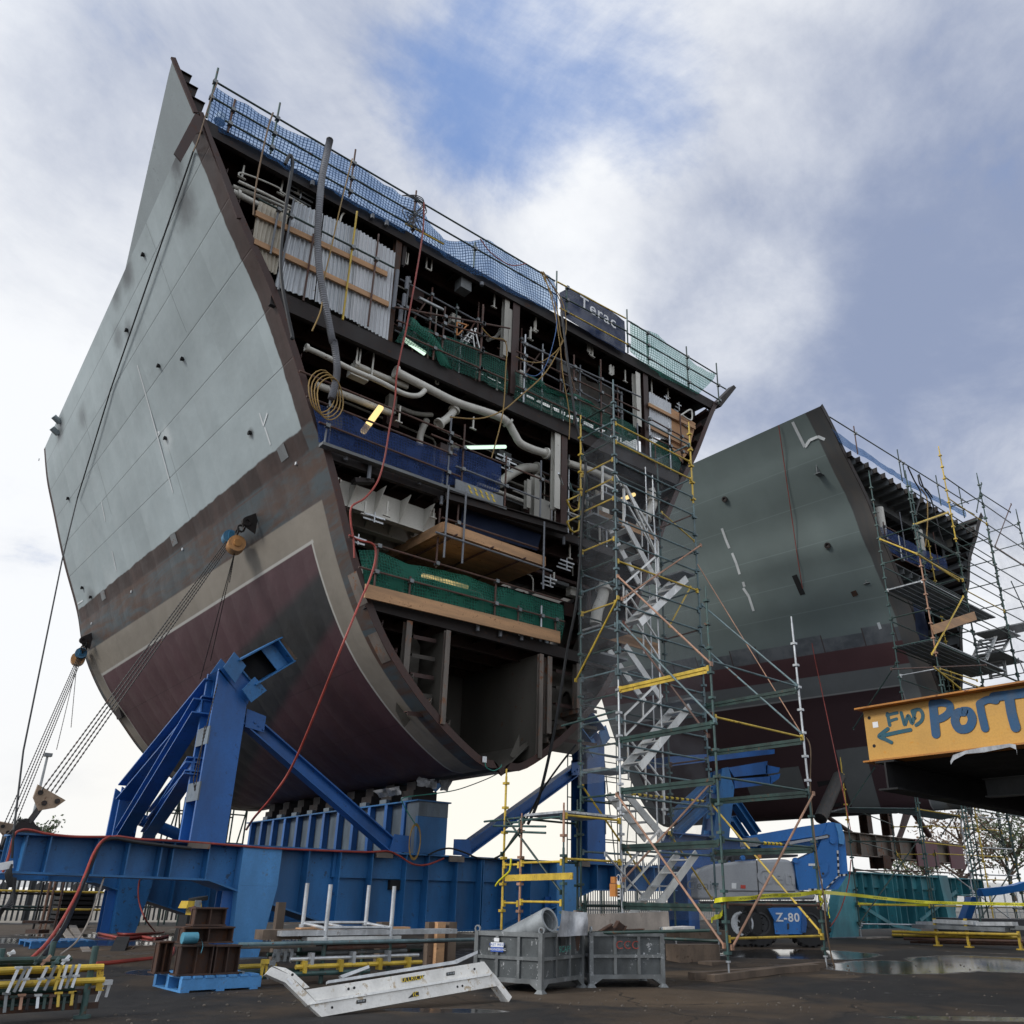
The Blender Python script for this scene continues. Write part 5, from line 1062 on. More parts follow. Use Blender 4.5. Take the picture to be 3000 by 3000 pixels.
# ------------------------------------------------------------------ yellow beam with the sprayed words, on its dark girders
def yellow_frame():
    T = thing('beam_frame', 'yellow steel beam sprayed FWD and PORT in blue, lying on dark girders', 'steel beam', (18, 5, 2.9)); X = 14.0
    e0, e1 = gX((2541, 2235), X), gX((2523, 2078), X); zb, zt = e0.z, gX((2530, 2088), X).z + .06; y1 = 7.42; y0 = 1.5
    mb = MB(); mb.bx((X, y0, zb + .02), (X + .03, y1, zt - .03)); mb.build('web', 'yellow_beam', T, smooth=False)
    mb = MB(); mb.bx((X - .2, y0, zt - .028), (X + .25, y1 + .06, zt)); mb.build('top_flange', 'ochre_beam', T, smooth=False)
    mb = MB(); mb.bx((X - .14, y0, zb - .01), (X + .25, y1 + .05, zb + .018)); mb.build('bottom_flange', 'ochre_beam', T, smooth=False)
    mb = MB(); mb.bx((X + .032, y1 - .35, zb + .02), (X + .25, y1 - .33, zt - .03)); mb.build('end_plate', 'yellow_beam', T, smooth=False)
    def stroke(pts, w, mat, off=.003):
        P = curve([gX(rO(*p), X - off) for p in pts], 6); mb = MB(); n = len(P)
        for i, p in enumerate(P):
            d = (P[min(i + 1, n - 1)] - P[max(i - 1, 0)]).normalized(); s = d.cross(V((1, 0, 0))).normalized() * w / 2; mb.v += [p - s, p + s]
        for i in range(n - 1): mb.f.append((2 * i, 2 * i + 1, 2 * i + 3, 2 * i + 2))
        for p, d in ((P[0], P[0] - P[1]), (P[-1], P[-1] - P[-2])):     # rounded ends
            d = d.normalized(); s = d.cross(V((1, 0, 0))).normalized(); o = len(mb.v); mb.v.append(p); mb.v += [p + (s * math.cos(a) + d * math.sin(a)) * w / 2 for a in [k * math.pi / 8 for k in range(9)]]; mb.f += [(o, o + 1 + k, o + 2 + k) for k in range(8)]
        mb.build('sprayed_letter', mat, T, smooth=False)
    nv, bl = 'spray_navy', 'spray_blue'
    for i, (pts, w, m) in enumerate((([(385, 1510), (400, 1580), (412, 1640)], .085, nv), ([(380, 1530), (440, 1512), (495, 1500)], .075, nv), ([(400, 1600), (450, 1580), (490, 1568)], .07, nv),
                      ([(540, 1500), (565, 1580), (585, 1635), (620, 1530), (665, 1620), (690, 1510), (700, 1480)], .08, nv), ([(660, 1485), (690, 1560), (700, 1560)], .06, nv), ([(665, 1480), (745, 1462), (785, 1520), (770, 1590), (710, 1640)], .08, nv),
                      ([(645, 1692), (500, 1720), (290, 1768)], .09, nv), ([(390, 1680), (330, 1725), (290, 1768), (360, 1800), (430, 1835)], .085, nv),
                      ([(900, 1395), (915, 1560), (935, 1740)], .20, bl), ([(905, 1400), (1000, 1385), (1085, 1410), (1085, 1490), (1010, 1555), (920, 1580)], .17, bl),
                      ([(1250, 1490), (1180, 1500), (1150, 1590), (1200, 1680), (1300, 1670), (1345, 1580), (1310, 1490), (1240, 1480)], .19, bl), ([(1430, 1400), (1455, 1530), (1490, 1675)], .17, bl), ([(1430, 1395), (1520, 1350), (1610, 1360)], .16, bl),
                      ([(1590, 1318), (1740, 1300), (1925, 1275), (2100, 1250)], .20, bl), ([(1760, 1310), (1790, 1500), (1835, 1665)], .20, bl))): stroke(pts, w * .74, m, .003 + .0012 * i)
    mb = MB(); P = gX(rO(250, 1635), X - .003); mb.box(P, (.002, .1, .1)); mb.build('paper_label', 'label_white', T, smooth=False)
    for p in ((178, 1558), (235, 1875)): P = gX(rO(*p), X - .004); mb = MB(); mb.tube(P, P + V((.01, 0, 0)), .03, 10); mb.build('bolt_hole', 'black_steel', T)
    # dark girders below
    Y = 7.05; gx0 = gY((2598, 2280), Y).x; zlo = gY((2610, 2316), Y).z
    mb = MB(); mb.ib((gx0, Y, (zlo + zb) / 2 - .01), (30, Y, (zlo + zb) / 2 - .01), .34, zb - zlo - .03, .03); mb.build('girder', 'black_steel', T, smooth=False)
    mb = MB(); mb.bx((X + .26, 1.2, zb - .03), (31, 7.1, zb - .005)); mb.build('dark_fill_plate', 'black_steel', T, smooth=False)  # added black plate, its dark underside fills the gap below the beam
    mb = MB(); mb.ib((gx0 + .2, 2.6, (zlo + zb) / 2 + .08), (30, 2.6, (zlo + zb) / 2 + .08), .34, zb - zlo - .2, .03); mb.build('girder', 'black_steel', T, smooth=False)
    for x in (17.2, 19.6, 22.0): mb = MB(); mb.ib((x, 2.2, zb - .2), (x, 6.8, zb - .2), .25, .35, .025); mb.build('cross_beam', 'grey_primer', T, smooth=False)
    for x, y in ((29.5, 7.05), (29.5, 2.6), (22, 2.6), (15, 1.7)): mb = MB(); g = ground_z(x, y); mb.bx((x - .15, y - .15, g), (x + .15, y + .15, zlo - .02)); mb.build('trestle_leg', 'black_steel', T, smooth=False)
    # crumpled edge of torn sheeting along the lower flange
    P = [gX(rI(*p), X - .16) for p in ((1515, 445), (1530, 410), (1600, 385), (1700, 365), (1850, 345), (1885, 350), (1890, 390))]; mb = MB()
    for i, p in enumerate(P): mb.v += [p, p + V((0, 0, -.05 - .03 * (i % 2)))]
    for i in range(len(P) - 1): mb.f.append((2 * i, 2 * i + 1, 2 * i + 3, 2 * i + 2))
    mb.build('torn_sheeting', 'plastic_wrap', T, smooth=False)
    return T
yellow_frame()
# ------------------------------------------------------------------ scaffolds
def standard(T, x, y, z0, z1, mat, base=True, pitch=.5, name='standard', r=.024):
    """an upright with its wedge pockets and, on the ground, a screw jack and sole plate"""
    mb = MB(); zb = z0 + (.32 if base else 0); mb.tube((x, y, zb), (x, y, z1), r, 8)
    z = zb + .12
    while z < z1 - .05: mb.box((x, y, z), (.105, .105, .05)); z += pitch
    mb.tube((x, y, z1), (x, y, z1 + .16), r * .75, 8); o = mb.build(name, mat, T)
    if base:
        mb = MB(); mb.tube((x, y, z0 + .01), (x, y, zb + .02), .017, 8); mb.bx((x - .075, y - .075, z0), (x + .075, y + .075, z0 + .012)); mb.tube((x, y, zb - .03), (x, y, zb), .045, 8); mb.build('base_jack', 'galv', o)
    return o
def ledger(T, p, q, mat, name='ledger', r=.022, deep=False, ends=True):
    p, q = V(p), V(q); d = (q - p).normalized(); a, b = p + d * .05, q - d * .05; mb = MB()
    if deep: mb.bar(a, b, .05, .065); mb.bar(a - V((0, 0, .05)), b - V((0, 0, .05)), .012, .10)
    else: mb.tube(a, b, r, 8)
    if ends:
        for c in (a, b): mb.box(c + V((0, 0, -.01)), (.055, .055, .12))
    return mb.build(name, mat, T)
def brace(T, p, q, mat, r=.022, name='brace'):
    mb = MB(); mb.tube(p, q, r, 8); d = (V(q) - V(p)).normalized()
    for c in (V(p), V(q)): mb.box(c, (.07, .03, .09))
    return mb.build(name, mat, T)
TX1, TX2, TY0, TY1, TY2 = 12.88, 15.86, 9.90, 12.42, 13.62
BG, DG, YE, RU, TA, GA, GN = 'blue_green_tube', 'dark_green_tube', 'yellow_tube', 'rust_tube', 'tan_tube', 'galv', 'green_tube'
def build_tower():
    T = thing('stair_tower', 'tall scaffold stair tower with zigzag aluminium stairs, raking braces and grey mesh', 'scaffold tower', (14.3, 11.8, 0))
    g = lambda x, y: ground_z(x, y)
    standard(T, TX1, TY1, g(TX1, TY1), 5.6, GA); standard(T, TX1, TY1, 5.75, 13.4, BG, False)
    standard(T, TX2, TY1, g(TX2, TY1), 10.9, BG); standard(T, TX2, TY1, 11.05, 13.4, YE, False)
    standard(T, TX1, TY2, g(TX1, TY2), 10.6, GN); standard(T, TX1, TY2, 10.75, 12.9, YE, False)
    standard(T, TX2, TY2, g(TX2, TY2), 12.6, GN)
    standard(T, TX1, TY0, 0, 7.1, GN); standard(T, TX2 + .1, TY0, 0, 3.4, GN); standard(T, TX2 + .1, TY0, 3.55, 7.15, GA, False)
    standard(T, TX1 + 1.45, TY1 + .06, 3.0, 11.2, GA, False, 30, 'standard', .02); standard(T, TX2 - .62, TY2 - .1, .3, 12.2, GA, False, 30, 'standard', .02)
    zs = []; z = 1.16
    while z < 12.9: zs.append(z); z += .53
    yl = {int(round((gX((1823, yy), TX1).z - 1.16) / .53)) for yy in (1274, 1622)}
    for k, z in enumerate(zs):
        if z < 2.9 and k not in (0, 2): continue
        ledger(T, (TX1, TY1, z), (TX2, TY1, z), YE if k in yl or k == 21 else BG)
    for k, z in enumerate(zs):
        if k % 2 == 0: ledger(T, (TX1, TY2, z), (TX2, TY2, z), BG if k % 4 else DG); ledger(T, (TX2, TY1, z + .03), (TX2, TY2, z + .03), BG if k % 3 else RU)
        if z > 3.2: ledger(T, (TX1, TY1, z + .04), (TX1, TY2, z + .04), YE if k in (15, 17, 18, 19) or k == 12 else (BG if k % 2 else DG))
    # heavy rakers between tower and the front buttress, and the buttress bays
    for a, b, m in (((625, 1190), (1160, 1120), DG), ((630, 905), (1145, 795), DG), ((620, 1515), (1175, 1470), DG), ((620, 1840), (1175, 1835), DG), ((625, 620), (1110, 485), YE)):
        A, B = gX(rL(*a), TX1), gX(rL(*b), TX1); z = (A.z + B.z) / 2; ledger(T, (TX1, TY1, z), (TX1, TY0, z), m, 'transom', deep=True)
    for a, b, m in (((1110, 985), (1640, 890), DG), ((1110, 720), (1610, 600), DG), ((1120, 1255), (1680, 1190), DG), ((1130, 1545), (1700, 1505), DG), ((1125, 1840), (1690, 1820), DG)):
        A = gX(rL(*a), TX2); z = (A.z + gX(rL(*b), TX2 + .1).z) / 2; ledger(T, (TX2, TY1, z), (TX2 + .1, TY0, z), m, 'transom', deep=m == DG and a[1] < 1800)
    for a, b, m in ((rL(1180, 785), rL(1645, 885), YE), (rL(1200, 1120), rL(1670, 1190), GN), (rL(1215, 1475), rL(1700, 1505), GN), (rL(1230, 1840), rL(1730, 1835), RU), (rR(370, 1550), rR(1040, 1520), YE), (rL(1165, 470), rL(1615, 600), BG)):
        z = (gY(a, TY0).z + gY(b, TY0).z) / 2; ledger(T, (TX1, TY0, z), (TX2 + .1, TY0, z), m)
    # wrapped hazard stripes on two rails
    for a, b, Y in ((rL(1420, 1487), rL(1530, 1495), TY0),):
        A, B = gY(a, Y), gY(b, Y)
        for k in range(5): c = A.lerp(B, (k + .2) / 5); e = A.lerp(B, (k + .7) / 5); mb = MB(); mb.tube(c, e, .03, 8); mb.build('hazard_band', 'label_yellow', T)
    A, B = gX(rL(680, 1210), TX1 + .3), gY(rL(1095, 1252), TY1 + .3)
    A, B = gY(rL(680, 1210), TY1 + .5), gY(rL(1095, 1252), TY1 + .5)
    for k in range(14): c = A.lerp(B, k / 14); e = A.lerp(B, (k + .5) / 14); mb = MB(); mb.tube(c, e, .03, 8); mb.build('hazard_band', 'label_yellow', T)
    mb = MB(); mb.tube(A, B, .024, 8); mb.build('rail', 'black_steel', T)
    # braces
    near = lambda p: gY(p, TY1 - .06); lft = lambda p: gX(p, TX1 - .06); but = lambda p: gY(p, TY0 - .06); rgt = lambda p: gX(p, TX2 + .06)
    brace(T, near(rJ(1335, 960)), near(rJ(780, 1340)), TA); brace(T, lft(rJ(750, 1180)), lft(rJ(1410, 1800)), TA); brace(T, lft(rH(985, 310)), lft(rH(1742, 1378)), TA)
    brace(T, near(rH(1640, 235)), near(rH(1030, 910)), TA); brace(T, but(rR(988, 450)), but(rR(375, 1612)), TA); brace(T, lft(rL(612, 238)), lft(rL(1150, 792)), BG); brace(T, rgt(rL(1075, 140)), rgt(rL(1610, 592)), BG)
    brace(T, rgt(rL(1078, 372)), rgt(rL(1640, 868)), BG); brace(T, gX(rL(632, 240), TX1 + .1), gX(rL(1112, 880), TX1 + .1), 'rust_tube'); brace(T, lft(rJ(750, 1330)), lft(rJ(452, 1915)), YE); brace(T, rgt(rR(222, 535)), rgt(rR(1035, 1490)), YE)
    brace(T, gY(rL(890, 1430), TY2), gY(rL(1130, 1800), TY2), YE); brace(T, gY(rH(740, 250), TY2), gY(rH(1240, 980), TY2), YE); brace(T, near(rH(905, 730)), near(rH(1160, 1020)), GA); brace(T, gY(rL(890, 260), TY2), gY(rL(1010, 40), TY2), YE); brace(T, gY(rJ(1060, 730), TY2), gY(rJ(1290, 930), TY2), YE)
    # landings and stairs: flights read from the photograph, alternately rising to the right (front lane) and to the left (rear lane)
    def flight(a, b, y0, y1):
        A, B = gY(a, y0), gY(b, y0)
        for y in (y0, y1): mb = MB(); P, Q = A.copy(), B.copy(); P.y = Q.y = y; mb.bar(P, Q, .035, .17); F = mb.build('stringer', 'alu', T, smooth=False)
        n = max(4, int(abs(B.z - A.z) / .235))
        for k in range(n):
            c = A.lerp(B, (k + .5) / n); mb = MB(); mb.bx((c.x - .11, y0 + .02, c.z - .02), (c.x + .11, y1 - .02, c.z + .01)); mb.build('tread', 'alu', F, smooth=False)
        return A, B
    def rails(a, b, y, h=(.5, .95)):
        A, B = gY(a, y), gY(b, y)
        for q in h: mb = MB(); mb.bar(A + V((0, 0, q)), B + V((0, 0, q)), .035, .04); mb.build('stair_handrail', 'alu', T, smooth=False)
        for P in (A, B, A.lerp(B, .5)): mb = MB(); mb.bar(P, P + V((0, 0, h[-1])), .03, .03, (0, 1, 0)); mb.build('stair_handrail', 'alu', T, smooth=False)
    fl = [(rJ(905, 1510), rJ(1235, 1195), 0), (rL(725, 1060), rL(1005, 715), 0), (rL(760, 1932), rL(1045, 1545), 0), (rJ(1040, 1250), rJ(800, 800), 1), (rL(845, 670), rL(640, 370), 1), (rL(860, 1460), rL(645, 1205), 1)]
    for a, b, k in fl: flight(a, b, *((TY1 + .05, TY1 + .58) if k == 0 else (TY1 + .62, TY2 - .04)))
    for a, b in ((rJ(1040, 1180), rJ(800, 760)), (rL(840, 560), rL(650, 270)), (rL(860, 1380), rL(660, 1130))): rails(a, b, TY1 + .6)
    for a, b in ((rJ(790, 1370), rJ(1030, 1150)), (rL(640, 880), rL(840, 680)), (rL(640, 1760), rL(840, 1540))): rails(a, b, TY1 + .04, (.0, .45))
    for a, b, y in ((rJ(640, 640), rJ(640, 400), TY1 + .62), (rJ(640, 400), rJ(715, 435), TY1 + .62), (rJ(715, 435), rJ(775, 540), TY1 + .62), (rJ(640, 525), rJ(745, 575), TY1 + .62), (rJ(790, 560), rJ(790, 825), TY1 + .1), (rJ(800, 540), rJ(1030, 1040), TY1 + .1), (rJ(780, 520), rJ(1025, 930), TY1 + .12), (rJ(1030, 930), rJ(1030, 1190), TY1 + .1)):
        A, B = gY(a, y), gY(b, y); mb = MB(); mb.bar(A, B, .045, .045, (0, 1, 0)); mb.build('stair_handrail', 'alu', T, smooth=False)
    for a, y0, y1, w in ((rJ(690, 650), TY1 + .6, TY2, 1.0), (rJ(1150, 1200), TY1 + .05, TY2, .7), (rJ(640, 790), TY2 - .4, TY2, 1.), (rL(520, 290), TY1 + .6, TY2, 1.), (rL(960, 700), TY1 + .05, TY2, .7), (rL(520, 1080), TY1 + .6, TY2, 1.), (rL(520, 440), TY1 + .6, TY2, 1.0), (rL(1010, 1520), TY1 + .05, TY2, .7)):
        A = gY(a, (y0 + y1) / 2); mb = MB(); mb.bx((max(TX1 + .03, A.x - w / 2), y0, A.z - .03), (min(TX2 - .03, A.x + w / 2), y1, A.z + .02)); mb.build('landing', 'galv_dark', T, smooth=False)
    for a, b in ((rJ(620, 745), rJ(1020, 900)), (rJ(640, 1600), rJ(1040, 1690)), (rL(540, 300), rL(830, 380))):
        A, B = gY(a, TY2 + .02), gY(b, TY2 + .02); B.z = A.z = (A.z + B.z) / 2; mb = MB(); mb.bar(A, B, .03, .22); mb.build('toe_board', 'timber', T, smooth=False)
    # tie tubes to the hull
    for p, L in ((rJ(330, 450), .5), (rH(1030, 445), .25)): c = gX(p, TX1 - .6); mb = MB(); mb.tube(c, c + V((L, .4, 0)), .024, 8); mb.build('tie_tube', GA, T)
    for a, b in ((rL(280, 825), rL(610, 735)),): A, B = gY(a, TY2 + .3), gY(b, TY1); mb = MB(); mb.tube(A, B, .024, 8); mb.build('tie_tube', GN, T)
    # status tag
    P = gX(rH(997, 985), TX1 - .08); mb = MB(); mb.box(P, (.02, .09, .34)); mb.build('scaffold_tag', 'label_white', T, smooth=False)
    P = gX(rH(995, 925), TX1 - .08); mb = MB(); mb.sweep(curve([P + V((0, 0, -.03)), P + V((0, .05, .08)), P + V((0, 0, .13)), P + V((0, -.05, .08)), P + V((0, 0, -.03))]), .008); mb.build('tag_hook', 'label_white', T)
    mb = MB(); mb.box(gX(rH(997, 958), TX1 - .09), (.012, .09, .06)); mb.build('tag_band', 'label_yellow', T, smooth=False)
    for k in range(3): mb = MB(); mb.box(gX(rH(997, 985 + k * 22), TX1 - .092), (.004, .06, .035)); mb.build('tag_print', 'label_black', T, smooth=False)
    P = gX(rH(965, 985), TX1 - .1); mb = MB(); mb.box(P, (.1, .16, .24)); mb.box(P + V((0, 0, .19)), (.08, .12, .12)); mb.build('socket_box', 'orange_paint', T, smooth=False)
    return T
TOWER = build_tower()
def sheet(name, label, quad, mat, nu=14, nv=20, amp=.03, cat='netting', group=None, kind=None):
    a, b, c, d = [V(q) for q in quad]; mb = MB(); uv = []; n = (b - a).cross(d - a).normalized(); W_, H_ = (b - a).length, (d - a).length; sd = len(label)
    for i in range(nu + 1):
        for j in range(nv + 1):
            u, w = i / nu, j / nv; p = a.lerp(b, u).lerp(d.lerp(c, u), w); mb.v.append(p + n * amp * (mnoise.noise(p * 1.3 + V((sd, 0, 0))) + .5 * mnoise.noise(p * 4))); uv.append((u * W_, w * H_))
    for i in range(nu):
        for j in range(nv): q = i * (nv + 1) + j; mb.f.append((q, q + 1, q + nv + 2, q + nv + 1))
    return one(name, label, cat, mb, mat, group=group, uv=uv)
zl = 12.2
sheet('scaffold_mesh', 'grey see-through mesh on the left face of the stair tower', [(TX1 - .04, TY1, 3.6), (TX1 - .04, TY2 + .05, 3.6), (TX1 - .04, TY2 + .05, zl - .4), (TX1 - .04, TY1, zl)], 'net_grey')
sheet('scaffold_mesh', 'grey see-through mesh behind the front ledgers of the stair tower', [(TX1, TY1 + .035, .9), (TX2, TY1 + .035, .9), (TX2, TY1 + .035, 12.1), (TX1, TY1 + .035, 12.1)], 'net_grey')
# sole boards and packing under the tower feet
def board(label, c, d, rz=0, mat='old_timber', name='sole_board', cat='timber', group=None, T=None):
    mb = MB(); mb.box((c[0], c[1], c[2] + d[2] / 2), d, Matrix.Rotation(rz, 3, 'Z')); return one(name, label, cat, mb, mat, group=group)
one('sole_board', 'pale worn sole board under the nearest tower foot', 'timber', MB().bx((TX1 - .34, TY0 - .22, -.06), (TX1 + .34, TY0 + .22, -.002)), 'grey_timber')
one('sole_board', 'reddish sole board under the right front tower foot', 'timber', MB().bx((TX2 - .25, TY0 - .22, -.06), (TX2 + .5, TY0 + .22, -.002)), 'old_timber')
for lab, a, b, w, h in (('long grey timber baulk lying farthest from the viewer near the tower foot', rI(50, 1680), rI(760, 1630), .18, .11), ('long grey timber baulk just behind the pale sole board', rI(160, 1695), rI(790, 1615), .18, .11)):
    A, B = gG(a), gG(b); mb = MB(); mb.bar(A + V((0, 0, h / 2)), B + V((0, 0, h / 2)), w, h); one('timber_baulk', lab, 'timber', mb, 'old_timber')
for lab, p, d, z0 in (('dark timber block stack under the rear tower foot, lower block', rI(60, 1580), (1.0, .5, .33), 0), ('dark upper timber block beneath the rear tower foot', rI(90, 1550), (1.3, .5, .2), .33)):
    c = gG(p); mb = MB(); mb.box((c.x, c.y, c.z + z0 + d[2] / 2), d, Matrix.Rotation(-.25, 3, 'Z')); one('timber_block', lab, 'timber', mb, 'old_timber')
one('sole_board', 'small dark sole board left of the pale one', 'timber', MB().box(gG(rI(180, 1595)) + V((0, 0, .03)), (.6, .35, .06)), 'old_timber')

# low working platform left of the tower
def low_platform():
    T = thing('platform_scaffold', 'low scaffold platform with yellow uprights left of the stair tower', 'scaffold', (9.5, 13, 0)); X = gY(rH(605, 900), TY1).x
    y2 = gX(rH(300, 900), X).y; y3 = gX(rH(178, 900), X).y; zt = gY(rH(620, 435), TY1).z; g = .1
    standard(T, X, TY1, g, zt - .65, GN); standard(T, X, TY1, zt - .55, zt + .02, 'tan_tube', False); standard(T, X, y2, g, zt - .1, 'tan_tube'); standard(T, X, y3, g, zt + .85, YE)
    standard(T, TX1 - .02, y2, g, zt + .3, DG)
    for y, m in ((TY1, YE), (y2, DG)):
        for z in (zt - .05, zt - .85, zt - 2.1 if zt > 2.6 else zt - 1.6): ledger(T, (X, y, z), (TX1, y, z), m if z != zt - 2.1 else GA)
    for z, m in ((zt - .08, GN), (zt - .9, YE), (zt - 1.62, YE)): ledger(T, (X, TY1, z), (X, y2, z), m, 'transom'); ledger(T, (X, y2, z - .03), (X, y3, z - .03), m, 'transom')
    for k in range(5): w = (TX1 - X - .1) / 5; mb = MB(); mb.bx((X + .05 + k * w, TY1 + .03, zt), (X + .03 + (k + 1) * w, y2 - .03, zt + .045)); mb.build('deck_board', 'galv', T, smooth=False)
    brace(T, gX(rH(205, 480), X), gX(rH(590, 1000), X), DG); brace(T, gX(rH(300, 570), X - .05), gX(rH(170, 730), X - .05), DG)
    for a, b in ((rH(45, 500), rH(320, 470)), (rH(110, 530), rH(480, 535)), (rH(200, 570), rH(480, 580))): mb = MB(); A, B = gX(a, X - .05), gX(b, X + .05); mb.tube(A, B, .022, 8); mb.build('tube', GN, T)
    mb = MB(); A = gX(rH(195, 900), X - .03); mb.bar(gX(rH(195, 900), X - .04), gX(rH(670, 885), X - .04), .03, .12); mb.build('toe_board', 'yellow_tube', T, smooth=False)
    mb = MB(); P = [gX(rH(*q), X - .06) for q in ((235, 760), (228, 830), (215, 860), (150, 920), (125, 955))]; mb.sweep(curve(P), .02); mb.build('tape_end', 'tape_yellow', T)
    return T
low_platform()

# scaffold round the bow section on the right
def right_scaffold():
    T = thing('face_scaffold', 'dark and yellow tube scaffold in front of the open face of the bow section', 'scaffold', (28, 11, .27))
    P1 = gY((2600, 1750), 12.5); Xa, Ya = P1.x, 12.5; Yb = gX((2714, 1750), Xa).y; Xb = gY((2832, 1750), Yb).x
    ztop = gX((2548, 1390), Xa).z; pos = dict(l=(Xa, Ya), n=(Xa, Yb), f=(Xb, Ya), r=(Xb, Yb))
    g = .27
    standard(T, *pos['l'], g, ztop, GN); standard(T, *pos['n'], g, 8.5, GN); standard(T, *pos['n'], 8.65, 12.0, 'tan_tube', False); standard(T, *pos['n'], 12.15, gX((2652, 1390), Xa).z, GN, False)
    standard(T, *pos['f'], g, 16.5, GN); standard(T, *pos['r'], g, 13.5, DG); standard(T, *pos['r'], 13.65, gY((2743, 1312), Yb).z, YE, False)
    lv = [gX(rO(430, 430), Xa).z, gX(rO(450, 760), Xa).z, gX(rO(530, 1080), Xa).z, gX(rO(400, 110), Xa).z, gX(rN(440, 1500), Xa).z, gX(rN(490, 1760), Xa).z]
    for k, z in enumerate(sorted(lv)):
        ledger(T, (Xa, Ya, z), (Xa, Yb, z), (GA, GN, DG)[k % 3], 'transom'); ledger(T, (Xb, Ya, z), (Xb, Yb, z), (DG, GN)[k % 2], 'transom')
        ledger(T, (Xa, Ya, z - .1), (Xb, Ya, z - .1), DG if k % 2 else GN); ledger(T, (Xa, Yb, z - .1), (Xb, Yb, z - .1), YE if k in (0, 4) else GN)
    zd = gX(rO(400, 120), Xa).z
    for z, w in ((zd + .05, 0), (gX(rO(900, 640), Xa).z - .1, 0)):
        for k in range(6): y = Yb + (Ya - Yb) * k / 6; mb = MB(); mb.bx((Xa + .05, y + .015, z), (Xb + (2.4 if k < 6 else 0), y + (Ya - Yb) / 6 - .015, z + .045)); mb.build('deck_board', 'galv_dark', T, smooth=False)
    n_ = lambda p: gX(p, Xa - .06); m_ = lambda p: gY(p, Yb - .06)
    brace(T, m_(rO(1245, 185)), m_(rO(890, 835)), YE, .028); brace(T, m_(rO(920, 990)), m_(rO(1210, 1225)), YE, .028); brace(T, m_(rO(980, 1000)), m_(rO(1400, 1135)), YE); brace(T, n_(rO(480, 950)), n_(rO(0, 1680)), DG); brace(T, gY(rN(455, 1510), 12.4), gY(rN(830, 1660), Yb), YE, .028)
    brace(T, gY(rN(800, 1360), Yb), gY(rN(1150, 1235), Yb), YE, .035); brace(T, m_(rN(830, 1660)), m_(rN(1260, 1932)), YE, .03); brace(T, m_(rO(430, 1005)), m_(rO(1500, 960)), RU)
    mb = MB(); mb.bar(m_(rO(900, 560)), m_(rO(1380, 400)), .03, .30); mb.build('toe_board', 'timber', T, smooth=False)
    # second bays to the right with the stair
    Xc = gY((2915, 1650), Yb).x; Xd = gY((2982, 1650), Yb).x; ys = Yb
    for X, y, t, m in ((Xc, Yb, 17.6, GN), (Xc, Ya, 16.0, DG), (Xb + 2.2, Ya + .6, 15.2, YE), (Xd + 1.2, Yb, 17.2, DG), (Xd + 1.2, Ya, 16.6, DG), (Xb + 1.1, Ya + .3, 9.5, DG)): standard(T, X, y, g, t, m)
    for k in range(15):
        z = 4.4 + k * .92
        if z > 17: break
        ledger(T, (Xb, Yb, z), (Xc, Yb, z), DG if k % 4 else YE); ledger(T, (Xb, Ya, z - .1), (Xc, Ya, z - .1), DG); ledger(T, (Xc, Yb, z), (Xd + 1.2, Yb, z), DG); ledger(T, (Xc, Ya, z - .05), (Xd + 1.2, Ya, z - .05), DG if k % 3 else GN); ledger(T, (Xc, Yb, z + .3), (Xc, Ya, z + .3), DG, 'transom'); ledger(T, (Xd + 1.2, Yb, z + .3), (Xd + 1.2, Ya, z + .3), DG, 'transom')
    brace(T, gY(rN(1445, 1225), Yb), gY(rN(1495, 935), Yb), DG); brace(T, gY(rN(1495, 1040), Yb), gY(rN(1790, 1230), Yb), DG); brace(T, gY(rN(1800, 1150), Yb), gY(rN(1635, 1580), Yb), RU); brace(T, gY(rN(1640, 1590), Yb), gY(rN(1932, 1780), Yb), TA); brace(T, gY(rO(1790, 20), Yb), gY(rO(1930, 320), Yb), DG); brace(T, gY(rO(1870, 890), Yb), gY(rO(1932, 1030), Yb), GA)
    for a, b, n in ((rO(1610, 640), rO(1500, 905), 6), (rO(1690, 800), rO(1810, 580), 5), (rO(1680, 780), rO(1730, 1090), 6)):
        A, B = gY(a, Yb + .5), gY(b, Yb + .5)
        for dy in (0, .55): mb = MB(); mb.bar(A + V((0, dy, 0)), B + V((0, dy, 0)), .05, .12, (0, 1, 0)); mb.build('stair_stringer', 'alu', T, smooth=False)
        for k in range(n): c = A.lerp(B, (k + .5) / n); mb = MB(); mb.bx((c.x - .1, c.y, c.z), (c.x + .1, c.y + .55, c.z + .03)); mb.build('stair_tread', 'galv', T, smooth=False)
    for p, w in ((rO(1650, 620), 1.6), (rO(1640, 900), 2.2), (rO(1880, 545), 1.2)): c = gY(p, Yb + .6); mb = MB(); mb.bx((c.x - w / 2, Yb + .1, c.z), (c.x + w / 2, Ya - .1, c.z + .05)); mb.build('deck_board', 'galv_dark', T, smooth=False)
    return T, (Xa, Xb, Xc, Xd, Ya, Yb)
RS, RSD = right_scaffold()
_Xa, _Xb, _Xc, _Xd, _Ya, _Yb = RSD
sheet('scaffold_mesh', 'thin white mesh hanging on the tallest right hand scaffold', [(_Xc, _Yb - .05, 9.5), (_Xd + 1.2, _Yb - .05, 9.5), (_Xd + 1.2, _Yb - .05, 16.2), (_Xc, _Yb - .05, 16.8)], 'net_white')

